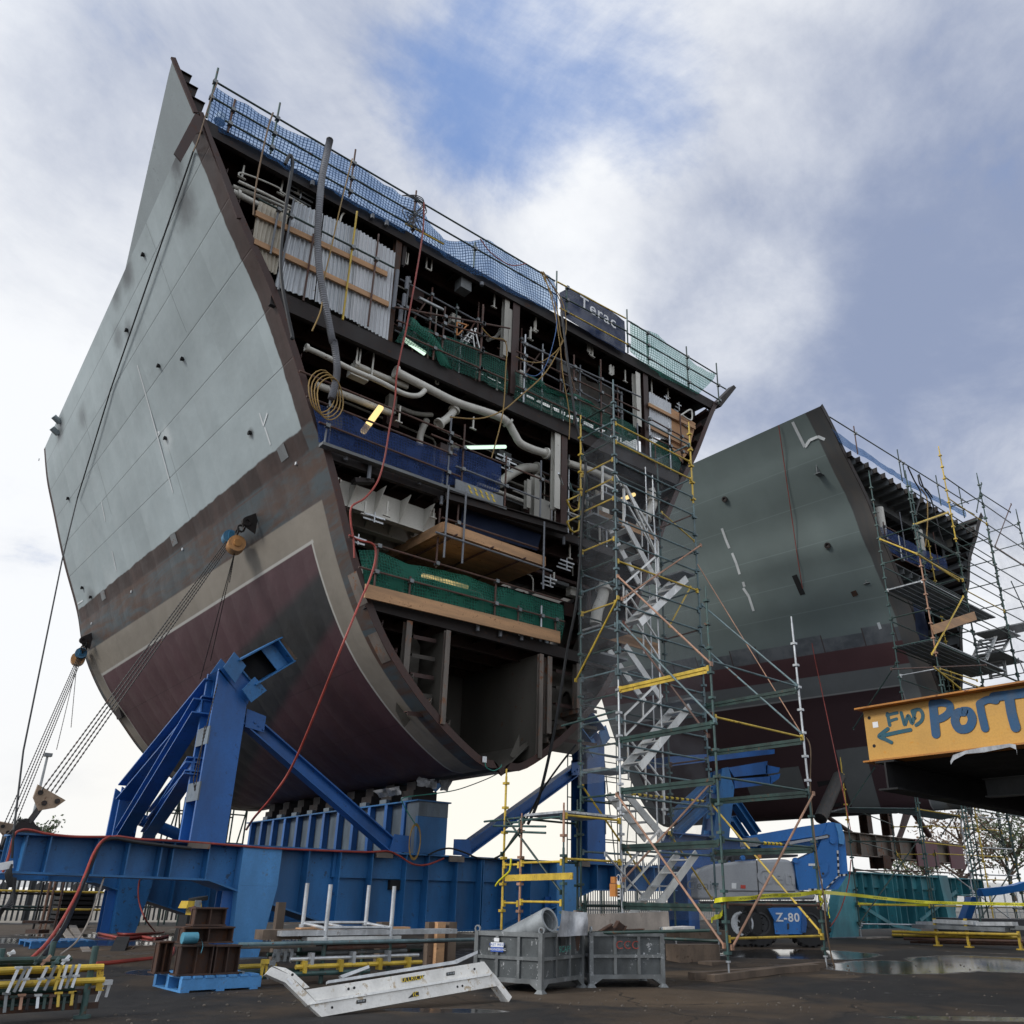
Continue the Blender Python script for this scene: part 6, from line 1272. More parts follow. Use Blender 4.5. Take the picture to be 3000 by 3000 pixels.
# scaffold in front of the teal cradle
def under_scaffold():
    T = thing('platform_scaffold', 'low green and yellow tube scaffold bays under the bow section beside teal girder', 'scaffold', (28, 14, .27)); g = .27
    A = gG(rQ(385, 1600)); X = A.x; Y = A.y
    def sx(p, yy): return gY(p, yy).x
    x2 = sx(rQ(690, 900), Y + 2.); cols = [(rQ(280, 600), Y, 'l'), (rQ(965, 700), Y - 1.6, 'm'), (rQ(1385, 800), Y - 1.6, 'r'), (rQ(720, 800), Y + 2.2, 'b'), (rQ(1090, 800), Y + 1., 'c'), (rQ(1740, 700), Y - .2, 'e'), (rQ(1840, 800), Y - 2.4, 'f'), (rQ(1780, 1000), Y - .9, 'g')]
    pos = {k: (gY(p, y).x, y) for p, y, k in cols}
    tops = dict(l=gY(rQ(230, 0), Y).z, m=gY(rQ(915, 300), pos['m'][1]).z, r=gY(rQ(1310, 350), pos['r'][1]).z, b=gY(rQ(625, 0), pos['b'][1]).z, c=3.2, e=gY(rQ(1660, 400), pos['e'][1]).z, f=gY(rQ(1745, 410), pos['f'][1]).z, g=5.0)
    mats = dict(l=GN, m=GN, r=GA, b=GN, c=DG, e=GN, f=YE, g=DG)
    for k in pos: standard(T, *pos[k], g, tops[k] if k != 'l' else 3.7, mats[k])
    standard(T, *pos['l'], 3.8, tops['l'] + .2, YE, False)
    def L(a, b, za, m, n='ledger', zb=None): ledger(T, (*pos[a], za), (*pos[b], za if zb is None else zb), m, n)
    zz = lambda p, k: gY(p, pos[k][1]).z
    for p, m in ((rQ(270, 380), DG), (rQ(300, 690), DG), (rQ(320, 965), RU), (rQ(370, 1290), YE), (rQ(385, 1470), GA)):
        z = zz(p, 'l'); L('l', 'm', z, m); L('m', 'r', z, YE if m == DG else m); L('l', 'b', z + .05, DG if m != YE else YE); L('b', 'c', z - .05, GA if m == RU else YE); L('r', 'f', z, GA); L('c', 'e', z - .02, YE); L('e', 'g', z - .1, YE); L('g', 'f', z - .06, GN)
    z = zz(rQ(270, 385), 'l')
    a, b, c = V((*pos['l'], z)), V((*pos['m'], z)), V((*pos['r'], z))
    for k in range(4): mb = MB(); o = V((.42, .56, 0)) * k * .55; mb.hexa([a + o, b + o, b + o + V((.22, .28, 0)), a + o + V((.22, .28, 0))], [a + o + V((0, 0, .05)), b + o + V((0, 0, .05)), b + o + V((.22, .28, .05)), a + o + V((.22, .28, .05))]); mb.build('deck_board', 'galv_dark', T, smooth=False)
    mb = MB(); mb.hexa([b, c, c + V((.9, 1.1, 0)), b + V((.9, 1.1, 0))], [q + V((0, 0, .05)) for q in (b, c, c + V((.9, 1.1, 0)), b + V((.9, 1.1, 0)))]); mb.build('deck_board', 'galv_dark', T, smooth=False)
    for p, q, y, m in ((rQ(275, 370), rQ(520, 0), Y - .05, DG), (rQ(375, 1470), rQ(960, 640), Y - .8, DG), (rQ(1335, 350), rQ(1790, 780), pos['r'][1], DG), (rQ(1330, 380), rQ(1150, 640), pos['r'][1] + .5, DG), (rQ(1820, 960), rQ(1525, 1420), pos['f'][1], DG), (rQ(1250, 1000), rQ(1420, 1130), pos['r'][1], GA), (rQ(1450, 1160), rQ(1800, 1420), pos['r'][1] + .4, GA), (rQ(720, 780), rQ(810, 940), pos['b'][1], YE), (rQ(855, 1010), rQ(1110, 1415), pos['b'][1], YE), (rQ(770, 1140), rQ(1115, 1140), pos['b'][1], GA)):
        brace(T, gY(p, y), gY(q, y), m)
    mb = MB(); q = gY(rQ(1488, 1325), pos['r'][1] - .1); mb.box(q, (.2, .01, .36)); mb.build('scaffold_tag', 'label_white', T, smooth=False)
    return T, pos
US, USP = under_scaffold()
one('sole_board', 'pale plank under the foot of the scaffold by the teal leg', 'timber', MB().bar(gG(rQ(400, 1610)), gG(rQ(640, 1600)), .3, .08), 'grey_timber')
# ------------------------------------------------------------------ guard rails, nets, sheets and cables on the open face
def guard(label, Y, ups, rails, um='rust_tube', rm='rust_tube', name='guard_rail', parent_only=None):
    allp = [gY(p, Y) for u in ups for p in u[:2]]; base = V((min(q.x for q in allp), Y, min(q.z for q in allp)))
    T = thing(name, label, 'guard rail', base)
    for k, u in enumerate(ups):
        a, b = gY(u[0], Y), gY(u[1], Y); a.x = b.x = (a.x + b.x) / 2; mb = MB(); mb.tube(b, a, .024, 8); mb.build('upright', u[2] if len(u) > 2 else um, T)
    for k, r in enumerate(rails):
        a, b = gY(r[0], Y - .05), gY(r[1], Y - .05); mb = MB(); mb.tube(a, b, .024, 8); o = mb.build('rail', r[2] if len(r) > 2 else rm, T)
        for u in ups:      # couplers where rail and upright cross
            x = (gY(u[0], Y).x + gY(u[1], Y).x) / 2
            zc = (gY(u[0], Y).z, gY(u[1], Y).z)
            if min(a.x, b.x) - .05 < x < max(a.x, b.x) + .05:
                z = lerp(a.z, b.z, (x - a.x) / (b.x - a.x))
                if min(zc) - .1 < z < max(zc) + .1: mb = MB(); mb.box((x, Y - .03, z), (.09, .11, .085)); mb.build('coupler', 'galv_dark', o)
    return T
def net(label, top, bot, Y, mat, n=44, m=12, amp=.06, cat='netting', name='debris_net', seed=0):
    """a sagging net between an upper and a lower line"""
    def resample_line(L):
        P = [gY(p, Y) for p in L]; d = [0.]
        for i in range(1, len(P)): d.append(d[-1] + (P[i] - P[i - 1]).length)
        return [V((pl(d, [p.x for p in P], d[-1] * k / n), Y, pl(d, [p.z for p in P], d[-1] * k / n))) for k in range(n + 1)], d[-1]
    A, la = resample_line(top); B, lb = resample_line(bot); mb = MB(); uv = []
    for i in range(n + 1):
        for j in range(m + 1):
            p = A[i].lerp(B[i], j / m); w = math.sin(math.pi * j / m)
            p.y += -amp * w * .5 + amp * (mnoise.noise(V((p.x * .9 + seed, p.z * .5, seed))) * 1.3 + mnoise.noise(V((p.x * 3.2 + seed, p.z * 1.4, 3))) * .7)
            mb.v.append(p); uv.append((la * i / n, (A[i] - B[i]).length * j / m))
    for i in range(n):
        for j in range(m): q = i * (m + 1) + j; mb.f.append((q, q + m + 1, q + m + 2, q + 1))
    return one(name, label, cat, mb, mat, uv=uv)
YG = YF - .10
guard('green scaffold tube guard rail along the left half of the top deck edge', YG, [(rB(335, 0), rB(255, 350), 'green_tube'), (rB(460, 225), rB(400, 450)), (rB(778, 248), rB(702, 600), 'green_tube'), (rB(1315, 580), rB(1255, 905)), (rB(1740, 868), rB(1708, 1160)), (rD(195, 20), rD(190, 180), 'green_tube'), (rD(703, 198), rD(716, 440), 'green_tube')],
      [(rB(300, 85), rD(700, 265), 'dark_green_tube'), (rB(275, 195), rD(705, 350), 'dark_green_tube'), (rB(385, 370), rD(0, 30), 'dark_green_tube'), (rB(1660, 1100), rB(1932, 1245), 'yellow_tube')])
guard('yellow and green tube guard rail behind the dark blue banner', YG - .04, [(rD(1145, 440), rD(1165, 720), 'green_tube'), (rD(775, 300), rD(770, 470), 'green_tube')], [(rD(715, 270), rD(1145, 500), 'yellow_tube'), (rD(745, 365), rD(1150, 580), 'dark_green_tube'), (rD(730, 435), rD(1160, 665), 'yellow_tube')])
guard('dark tube guard rail at the right end of the top deck edge', YG, [(rD(1275, 580), rD(1290, 790), 'dark_green_tube'), (rD(1517, 672), rD(1548, 940), 'dark_green_tube'), (rD(1704, 775), rD(1742, 1045), 'dark_green_tube')], [(rD(1150, 505), rD(1775, 945), 'dark_green_tube') if False else (rD(1160, 515), rD(1715, 850), 'dark_green_tube'), (rD(1150, 590), rD(1775, 945), 'dark_green_tube'), (rD(1165, 675), rD(1745, 1020), 'dark_green_tube')])
net('pale blue debris net along the left half of the top guard rail', [rB(315, 105), rB(450, 215), rB(570, 285), rB(700, 360), rB(830, 440), rB(1050, 545), rB(1290, 640), rB(1390, 740), rB(1500, 825), rB(1640, 895), rB(1740, 940), rD(0, 5), rD(260, 10), rD(400, 90), rD(540, 160), rD(690, 265)],
    [rB(262, 390), rB(430, 485), rB(700, 640), rB(1000, 805), rB(1300, 980), rB(1700, 1180), rD(0, 105), rD(190, 212), rD(420, 335), rD(560, 400), rD(705, 470)], YG + .06, 'net_sky_blue', 90, 10, .10)
bn = net('dark blue banner cloth with white lettering on the top guard rail', [rD(725, 340), rD(790, 305), rD(960, 395), rD(1142, 515)], [rD(730, 480), rD(800, 520), rD(960, 615), rD(1142, 725)], YG - .0, 'net_navy', 30, 10, .03, 'banner', 'banner')
a, b = gY(rD(875, 420), YG - .07), gY(rD(1060, 530), YG - .07)
text_mesh('Terac', .60, 'label_white', 'lettering', bn, Matrix.Translation(-bn.location) @ basis((a + b) / 2 + V((0, -.03, .05)), (1, 0, -.02), (0, 0, 1)), .001, .004)
net('pale green debris net at the right end of the top guard rail', [rD(1185, 510), rD(1270, 575), rD(1330, 605), rD(1410, 670), rD(1500, 725), rD(1700, 850)], [rD(1172, 700), rD(1240, 780), rD(1350, 850), rD(1470, 910), rD(1600, 980), rD(1690, 890)], YG + .05, 'net_pale_green', 40, 10, .10)
# level below the top deck: corrugated sheets, battens and tubes
def corrugated(name, label, quad, Y, mat, pitch=.10, amp=.022):
    a, b, c, d = [gY(p, Y) for p in quad]; L = (b - a).length; n = int(L / pitch * 6); mb = MB()
    for i in range(n + 1):
        u = i / n; o = V((0, amp * math.sin(u * L / pitch * 2 * math.pi), 0)); mb.v += [a.lerp(b, u) + o, a.lerp(b, u).lerp(d.lerp(c, u), .5) + o, d.lerp(c, u) + o]
    for i in range(n): mb.f += [(3 * i, 3 * i + 3, 3 * i + 4, 3 * i + 1), (3 * i + 1, 3 * i + 4, 3 * i + 5, 3 * i + 2)]
    return one(name, label, 'metal sheet', mb, mat)
YC = YF + .05
for lab, q, m in (('cream corrugated sheet at the left, upper one beside the hull edge', [(630, 930), (835, 1010), (815, 1110), (605, 1020)], 'cream_sheet'), ('cream corrugated sheet at the left, middle one beside the hull edge', [(605, 1030), (818, 1110), (770, 1310), (580, 1200)], 'cream_sheet'), ('cream corrugated sheet at the left, lowest one beside the hull edge', [(590, 1230), (770, 1315), (745, 1460), (620, 1395)], 'cream_sheet'),
                  ('tall zinc corrugated sheet right of the cream ones', [(880, 940), (1075, 1030), (1010, 1640), (735, 1540)], 'zinc_sheet'), ('zinc corrugated sheet behind the grey flexible duct', [(1085, 1035), (1320, 1140), (1260, 1770), (1020, 1645)], 'zinc_sheet'), ('brighter corrugated sheet left of the rusty pillar', [(1325, 1140), (1590, 1305), (1535, 1925), (1265, 1772)], 'pale_sheet')):
    corrugated('corrugated_sheet', lab, [rB(*p) for p in q], YC, m)
def plank(label, a, b, Y, w=.14, t=.05, mat='timber', name='timber_batten', cat='timber'):
    A, B = gY(a, Y), gY(b, Y); mb = MB(); mb.bar(A, B, t, w); return one(name, label, cat, mb, mat)
plank('upper long timber batten across the corrugated sheets', rB(600, 1025), rB(1530, 1460), YC - .06); plank('lower long timber batten across the corrugated sheets', rB(590, 1225), rB(1540, 1672), YC - .06)
guard('tube frame holding the corrugated sheets, with one yellow upright', YC - .12, [(rB(770, 1000), rB(700, 1310), 'lagging'), (rB(887, 930), rB(745, 1560), 'lagging'), (rB(1025, 1180), rB(925, 1640)), (rB(1330, 1020), rB(1205, 1775), 'yellow_tube'), (rB(1482, 1180), rB(1385, 1820))], [(rB(620, 925), rB(1580, 1412), 'dark_green_tube')], name='cladding_scaffold')
corrugated('corrugated_sheet', 'white corrugated sheet at the right end of the upper level', [rD(1290, 960), rD(1428, 1035), rD(1432, 1270), rD(1295, 1240)], YC, 'pale_sheet')
mb = MB(); mb.prism([gY(rD(*p), YC + .02) for p in ((1425, 1060), (1585, 1160), (1540, 1340), (1495, 1400), (1432, 1310))], (0, .02, 0)); one('plywood_sheet', 'orange brown plywood sheet beside the white corrugated one', 'plywood', mb, 'ply')
plank('timber batten across the white sheet and plywood, upper', rD(1288, 1042), rD(1580, 1190), YC - .06, .11); plank('timber batten across the white sheet and plywood, lower', rD(1290, 1180), rD(1560, 1320), YC - .06, .11)
guard('tube guard rail before the white sheet and plywood', YC - .12, [(rD(1412, 1150), rD(1432, 1460), 'galv'), (rD(1487, 1100), rD(1500, 1410)), (rD(1295, 1120), rD(1298, 1390), 'galv'), (rD(1330, 1290), rD(1332, 1440))], [(rD(1295, 1130), rD(1540, 1265)), (rD(1295, 1240), rD(1530, 1350))])
net('small green net hanging below the plywood at the right', [rD(1295, 1245), rD(1360, 1265), rD(1425, 1300), rD(1495, 1400)], [rD(1290, 1390), rD(1350, 1420), rD(1440, 1460), rD(1475, 1475)], YC - .05, 'net_dim_green', 16, 8, .06)
guard('brown tube guard rail of the middle of the upper level', YG, [(rC(922, 95), rC(905, 300)), (rC(975, 0), rC(955, 235)), (rC(1193, 0), rC(1165, 420)), (rD(252, 415), rD(218, 890))], [(rC(690, 0), rC(1330, 345) if False else rC(1340, 120)), (rC(740, 155), rC(1320, 420) if False else rC(1330, 415)), (rC(960, 90), rC(1320, 195)), (rC(700, 75), rC(1320, 300))])
guard('galvanised and brown tube guard rail of the right part of the upper level', YG, [(rD(510, 600), rD(505, 1030), 'galv'), (rD(818, 730), rD(818, 1165)), (rD(988, 760), rD(990, 1240)), (rD(1058, 1110), rD(1058, 1240)), (rD(1218, 1160), rD(1222, 1330), 'lagging')],
      [(rD(490, 650), rD(1240, 995), 'lagging'), (rD(455, 705), rD(1230, 1080)), (rD(455, 925), rD(1100, 1225)), (rD(450, 830), rD(1110, 1130))])
net('green debris net left of the brown pillar on the upper level', [rC(770, 62), rC(830, 110), rC(900, 130), rC(960, 160), rC(1000, 155), rC(1060, 180), rC(1180, 245), rC(1320, 310)], [rC(690, 195), rC(820, 235), rC(920, 290), rC(1020, 345), rC(1160, 415), rC(1325, 490)], YG + .06, 'net_dim_green', 40, 10, .08)
net('green debris net right of the brown pillar, slack upper hem', [rD(450, 820), rD(530, 850), rD(640, 935), rD(820, 990), rD(980, 1060), rD(1212, 1175)], [rD(445, 1000), rD(600, 1075), rD(830, 1175), rD(1000, 1260), rD(1212, 1350)], YG + .06, 'net_dim_green', 40, 10, .08)
for lab, L in (('bright green slack fold of netting at the left of the upper level', [(775, 65), (835, 115), (905, 150), (985, 270), (1020, 345), (950, 320), (925, 260), (880, 200), (760, 130)]), ):
    P = [rC(*p) for p in L]; net(lab, P[:5], [P[8], P[7], P[6], P[5], P[4]], YG - .02, 'net_green', 18, 6, .1)
net('bright green slack hem of the net right of the brown pillar', [rD(520, 845), rD(600, 890), rD(720, 945), rD(830, 980), rD(960, 1060)], [rD(545, 910), rD(640, 955), rD(740, 985), rD(850, 1020), rD(965, 1068)], YG - .0, 'net_green', 24, 5, .1)
# level of the white pipes: blue nets
guard('brown tube guard rail before the blue nets on the pipe level', YG, [(rC(330, 430), rC(298, 770), 'lagging'), (rC(1013, 615), rC(980, 1020), 'lagging'), (rC(1088, 665), rC(1062, 1035)), (rC(1322, 845), rC(1308, 1145)), (rC(1520, 870), rC(1508, 1220), 'lagging'), (rC(1050, 1100), rC(1040, 1290))],
      [(rC(150, 360), rC(1060, 735)), (rC(190, 505), rC(1040, 840)), (rC(260, 650), rC(1060, 960)), (rC(895, 720), rC(1560, 990)), (rC(1035, 900), rC(1505, 1085), 'lagging'), (rC(955, 1190), rC(1500, 1365))])
net('blue debris net at the left of the pipe level', [rC(215, 530), rC(300, 570), rC(400, 600), rC(510, 640), rC(600, 690), rC(690, 712), rC(800, 760), rC(980, 825), rC(1045, 850)], [rC(255, 765), rC(400, 800), rC(520, 850), rC(700, 905), rC(850, 975), rC(1000, 1010)], YG + .07, 'net_blue', 44, 12, .09)
net('brighter blue debris net piece beside the coiled end of the pipe level', [rC(1030, 785), rC(1150, 830), rC(1295, 890)], [rC(1010, 1000), rC(1120, 1010), rC(1200, 1040), rC(1272, 1048)], YG + .05, 'net_blue', 20, 10, .09, seed=4)
net('dark navy net hanging below the steel beam', [rC(1075, 1100), rC(1300, 1160), rC(1520, 1245)], [rC(1060, 1250), rC(1300, 1325), rC(1490, 1380)], YF + .2, 'net_navy', 20, 8, .06)
mb = MB(); mb.bar(gY(rC(270, 775), YF - .14), gY(rC(1310, 1145), YF - .14), .18, .07); one('edge_beam', 'grey steel edge channel along the foot of the blue nets', 'steel beam', mb, 'grey_primer')
mb = MB(); mb.ib(gY(rC(975, 1065), YF - .16), gY(rC(1660, 1262), YF - .16), .16, .22, .02); one('edge_beam', 'dark brown steel beam crossing the navy net to the pillar', 'steel beam', mb, 'dark_primer')
A, B = gY(rC(1030, 1000), YG - .04), gY(rC(1300, 1100), YG - .04); T = thing('kick_board', 'weathered kick board with yellow hazard stripes below the blue net', 'board', A)
mb = MB(); mb.bar(A, B, .03, .26); mb.build('board', 'galv_dark', T, smooth=False)
for k in range(5):
    for j in range(2): c = A.lerp(B, .24 + .12 * k) + V((.05 * j, -.02, .075 - .10 * j)); s = V((.06, 0, 0)); mb = MB(); mb.prism([c, c + s, c + s + V((.06, 0, -.075)), c + V((.06, 0, -.075))], (0, -.003, 0)); mb.build('hazard_stripe', 'label_yellow', T, smooth=False)
# hung timber platform and the lowest net
def hung_platform():
    A, B = gY(rC(965, 1250), YF - .42), gY(rC(1540, 1440), YF - .42); z = (A.z + B.z) / 2; T = thing('hung_platform', 'raw timber working platform hung on tubes inside the open face', 'platform', (A.x, YF, z))
    mb = MB(); mb.bx((A.x, YF - .44, z - .11), (B.x, YF - .39, z + .14)); mb.build('edge_board', 'timber', T, smooth=False)
    for x in (A.x, B.x): mb = MB(); mb.bx((x - .03, YF - .385, z - .11), (x + .03, YF + 2.4, z + .14)); mb.build('edge_board', 'timber', T, smooth=False)
    for k in range(10): y = YF - .36 + k * .27; mb = MB(); mb.bx((A.x + .04, y, z - .12), (B.x - .04, y + .255, z - .08)); mb.build('deck_plank', 'timber', T, smooth=False)
    for x in [lerp(A.x, B.x, q) for q in (.08, .42, .74)]: mb = MB(); mb.tube((x, YF - .62, z - .17), (x, YF + 2.3, z - .17), .024, 8); mb.build('bearer_tube', 'rust_tube', T)
    mb = MB(); mb.tube((A.x - .25, YF - .5, z - .22), (B.x + .15, YF - .5, z - .22), .024, 8); mb.build('bearer_tube', 'lagging', T)
    for x in (A.x + .02, lerp(A.x, B.x, .17), B.x - .1): mb = MB(); mb.tube((x, YF - .48, z - .75), (x, YF - .48, z + 1.05), .024, 8); mb.build('hanger_tube', 'lagging', T)
    return T
hung_platform()
guard('brown tube guard rail before the lowest green net', YG, [(rC(595, 1350), rC(567, 1640)), (rC(778, 1525), rC(765, 1690)), (rC(1265, 1545), rC(1247, 1810)), (rC(1392, 1690), rC(1382, 1840)), (rC(1520, 1690), rC(1515, 1870), 'galv'), (rC(1598, 1770), rC(1597, 1880)), (rC(945, 1140), rC(922, 1475))], [(rC(430, 1300), rC(1640, 1662)), (rC(485, 1470), rC(1650, 1780))])
net('long green debris net on the lowest level above the timber board', [rC(485, 1372), rC(560, 1375), rC(620, 1395), rC(760, 1450), rC(980, 1490), rC(1260, 1580), rC(1450, 1630), rC(1640, 1690)], [rC(525, 1585), rC(700, 1620), rC(990, 1700), rC(1260, 1780), rC(1450, 1830), rC(1640, 1885)], YG + .07, 'net_green', 60, 12, .09)
plank('long new timber board along the foot of the lowest green net', rC(520, 1605), rC(1622, 1870), YG - .07, .30, .05, 'timber', 'scaffold_board')
# lights inside, glimpsed through nets
def work_light(label, a, b, Y, r, mat, housing='grey_primer'):
    A, B = gY(a, Y), gY(b, Y); T = thing('work_light', label, 'work light', A); mb = MB(); mb.tube(A, B, r, 8); mb.build('tube_lamp', mat, T); mb = MB(); mb.bar(A + V((0, r + .03, r + .02)), B + V((0, r + .03, r + .02)), .10, .03); mb.build('housing', housing, T, smooth=False)
work_light('cool fluorescent tube above the brighter blue net', rC(1085, 795), rC(1315, 790), YF + .6, .05, 'lamp_cool'); work_light('warm slanting work light behind the blue net at the left', rC(610, 565), rC(510, 705), YF + .5, .075, 'lamp_warm')
work_light('pair of warm fluorescent tubes behind the lowest green net, long one', rC(920, 1535), rC(1100, 1585), YF + .3, .05, 'lamp_warm'); work_light('short warm fluorescent tube behind the lowest green net', rC(845, 1518), rC(908, 1532), YF + .3, .05, 'lamp_warm')
work_light('warm ceiling light behind the stair tower', rJ(690, 675), rJ(865, 600), YF + .8, .06, 'lamp_warm'); work_light('cool work light behind the left end of the upper green net', rC(740, 180), rC(860, 262), YF + .5, .06, 'lamp_cool'); work_light('long galvanised light fitting high beside the red hose', rB(1760, 1625), rB(1930, 1710), YF + .2, .035, 'galv')
# step ladder and orange trestle on the upper level
def ladder():
    T = thing('step_ladder', 'small aluminium step ladder on the upper level behind the green net', 'ladder', gY(rC(1120, 200), YF + .3))
    for a, b in ((rC(1125, 125), rC(1070, 200)), (rC(1150, 120), rC(1085, 220)), (rC(1140, 120), rC(1168, 232)), (rC(1125, 125), rC(1140, 230))): mb = MB(); mb.bar(gY(a, YF + .3), gY(b, YF + .3), .03, .03, (0, 1, 0)); mb.build('rail', 'alu', T, smooth=False)
    for k in range(3): mb = MB(); q = gY(rC(1118 - 14 * k, 150 + 22 * k), YF + .3); mb.box(q, (.22, .08, .02)); mb.build('step', 'alu', T, smooth=False)
ladder()
T = thing('trestle', 'orange folding trestle on the upper level beside the step ladder', 'trestle', gY(rC(1060, 160), YF + .3))
for a, b in ((rC(1040, 85), rC(1040, 160)), (rC(1042, 85), rC(1104, 103)), (rC(1100, 100), rC(1045, 158))): mb = MB(); mb.bar(gY(a, YF + .3), gY(b, YF + .3), .03, .03, (0, 1, 0)); mb.build('bar', 'orange_paint', T, smooth=False)
# yellow framed gates right of the deep pillar
for k, (lab, y0) in enumerate((('yellow tubular gate beside the brown pillar, upper of two', 600), ('yellow tubular gate beside the brown pillar, lower of two', 750))):
    mb = MB(); P = [gY(rJ(*p), YF - .1) for p in ((388, y0 + 45), (480, y0), (470, y0 + 105), (435, y0 + 118), (410, y0 + 95), (390, y0 + 45))]; mb.sweep(P, .028, 8); one('tube_gate', lab, 'gate', mb, 'yellow_tube')
mb = MB(); mb.sweep(curve([gY(rJ(*p), YF - .12) for p in ((410, 520), (425, 570), (460, 585), (485, 560), (490, 480))]), .028, 8); one('tube_hoop', 'bent green tube hoop beside the yellow gates', 'tube', mb, 'green_tube')
mb = MB(); q = gY(rD(930, 940), YF + .9); sheet('tarpaulin', 'dark crumpled tarpaulin hanging behind the guard rail, upper level', [q + V((-1.0, 0, -.9)), q + V((.9, 0, -1.1)), q + V((.9, 0, .3)), q + V((-.9, 0, .5))], 'tarp', 12, 10, .3, 'tarpaulin')
for lab, a, b in (('hazard taped tube end by the tower, upper', rC(1660, 1560), rC(1655, 1720)), ('hazard taped tube end by the tower, lower', rM(1720, 440), rM(1715, 610))): pass
# ------------------------------------------------------------------ hoses and cables
def hose(name, label, pts, r, mat, cat='hose', n=8): return line_thing(name, label, cat, pts, r, mat, None, n, 8)
Yh = YF - .42
def ducts():
    P = curve([gY(rB(*p), Yh) for p in ((1125, 515), (1105, 600), (1070, 780), (1050, 1000), (1040, 1200), (1050, 1400), (1080, 1600), (1120, 1800), (1145, 1932))] + [gY(rC(*p), Yh) for p in ((345, 200), (362, 330), (355, 420), (330, 520))], 26)
    mb = MB(); n = len(P); mb.sweep(P, .075, 12, lambda t: .075 * (1.1 if int(round(t * (n - 1))) % 2 else .93)); one('flexible_duct', 'ribbed grey flexible duct hanging from the top deck rail', 'duct', mb, 'grey_hose')
    mb = MB(); q = gY(rB(1125, 512), Yh); mb.sphere(q + V((0, 0, .02)), .085, 12, 8, (1, 1, .6)); one('duct_cap', 'dark cap closing the upper end of the flexible duct', 'cap', mb, 'black_hose')
ducts()
hose('air_hose', 'thick black hose hanging in front of the zinc sheets', [gY(rB(*p), Yh) for p in ((810, 680), (845, 615), (862, 680), (835, 850), (800, 1080), (780, 1300), (785, 1500), (830, 1750), (862, 1900))] + [gY(rC(100, 170), Yh)], .04, 'black_hose')
hose('air_hose', 'red hose hanging from the deck rail across the blue net', [gY(rB(1790, 950), Yh), gY(rB(1785, 1150), Yh), gY(rB(1730, 1500), Yh), gY(rB(1650, 1930), Yh)] + [gY(rC(*p), Yh) for p in ((740, 180), (700, 380), (690, 520), (660, 680), (630, 860), (590, 990), (520, 1080), (445, 1130), (440, 1220), (455, 1310), (460, 1420))], .021, 'red_hose')
hose('air_hose', 'red hose leaving the lowest net and hanging down past the blue strut', [gY(rC(*p), Yh) for p in ((430, 1290), (490, 1320), (555, 1335), (580, 1370), (575, 1450), (540, 1560), (500, 1650))] + [gY(rC(385, 1930), Yh - .2), gY(rE(1700, 1925) if False else (870, 2215), 15.5), gY((800, 2330), 16.), gY((745, 2395), 17.0), gY((722, 2430), 18.0)], .023, 'red_hose')
for i, (lab, P, c, r) in enumerate((('yellow cable draped from the tower head to the white pipe', [(610, 205), (700, 400), (735, 600), (740, 660), (640, 840), (480, 990), (360, 1085), (220, 1130), (40, 1120)], 'yellow_cable', .018), ('yellow cable looping from the deck rail to the brown pillar', [(615, 205), (740, 380), (770, 560), (730, 680), (620, 770), (520, 770), (455, 740)], 'yellow_cable', .014),
        ('yellow cable falling from the deck rail to the lower net', [(625, 205), (690, 420), (730, 660), (750, 860), (790, 1100), (788, 1260)], 'yellow_cable', .016), ('yellow cable loop on the green net left of the pillar', [(240, 560), (300, 620), (390, 650), (388, 850), (370, 1100), (300, 1380)], 'yellow_cable', .016), ('brown cable beside the grey cable bundle', [(630, 210), (730, 390), (760, 600), (770, 760), (830, 960)], 'brown_cable', .014),
        ('thin blue cable arching above the green hem', [(690, 360), (710, 520), (690, 650), (640, 800), (580, 860), (520, 850)], 'blue_cable', .012), ('dark red cable along the top guard rail', [(230, 0), (300, 90), (420, 165), (520, 155)], 'red_hose', .014))):
    hose('power_cable', lab, [gY(rD(*p), Yh - .03 * i) for p in P], r, c, 'cable', 6)
hose('cable_bundle', 'grey taped cable bundle running from the deck rail down the tower', [gY(rD(*p), Yh - .25) for p in ((740, 460), (760, 620), (790, 860), (820, 1080), (850, 1240), (885, 1380))] + [gX(rJ(*p), TX1 - .08) for p in ((520, 420), (500, 700), (480, 1100), (450, 1400), (390, 1700))] + [gX(rL(*p), TX1 - .1) for p in ((280, 600), (230, 900), (150, 1240), (90, 1380))], .035, 'black_hose', 'cable')
hose('power_cable', 'black cable slanting from the tower to the girder', [gX(rL(*p), TX1 - .15) for p in ((360, 930), (260, 1060), (170, 1190), (100, 1320))] + [gX(rH(*p), TX1 - .6) for p in ((260, 600), (180, 720), (120, 760))], .022, 'black_hose', 'cable')
hose('power_cable', 'thin cable on the left end of the top rail net', [gY(rB(*p), Yh) for p in ((725, 315), (690, 420), (640, 640), (600, 860), (585, 1040))], .018, 'brown_cable', 'cable'); hose('power_cable', 'thin tan cable at the hull corner', [gY(rB(*p), Yh) for p in ((330, 100), (270, 260), (200, 490), (160, 590))], .012, 'brown_cable', 'cable')
hose('power_cable', 'yellow rope hanging left of the yellow upright', [gY(rB(*p), Yh) for p in ((1285, 640), (1200, 980), (1130, 1300), (1085, 1500), (1065, 1700), (1000, 1860))], .016, 'yellow_cable', 'rope')
for k in range(5): hose('power_cable', 'tangle of dark cables tied to the guard rail upright by the red hose', [gY(rB(1640 + 8 * k, 900), Yh), gY(rB(1740, 900 + 10 * k), Yh), gY(rB(1790 + 5 * k, 940 + 20 * k), Yh), gY(rB(1740 - 20 * k, 1010 + 25 * k), Yh), gY(rB(1640 + 30 * k, 1000 + 20 * k), Yh), gY(rB(1700 + 25 * k, 1130 + 8 * k), Yh)], .012, 'black_hose', 'cable')['group'] = 'dark cables tangled on the guard rail'
mb = MB()
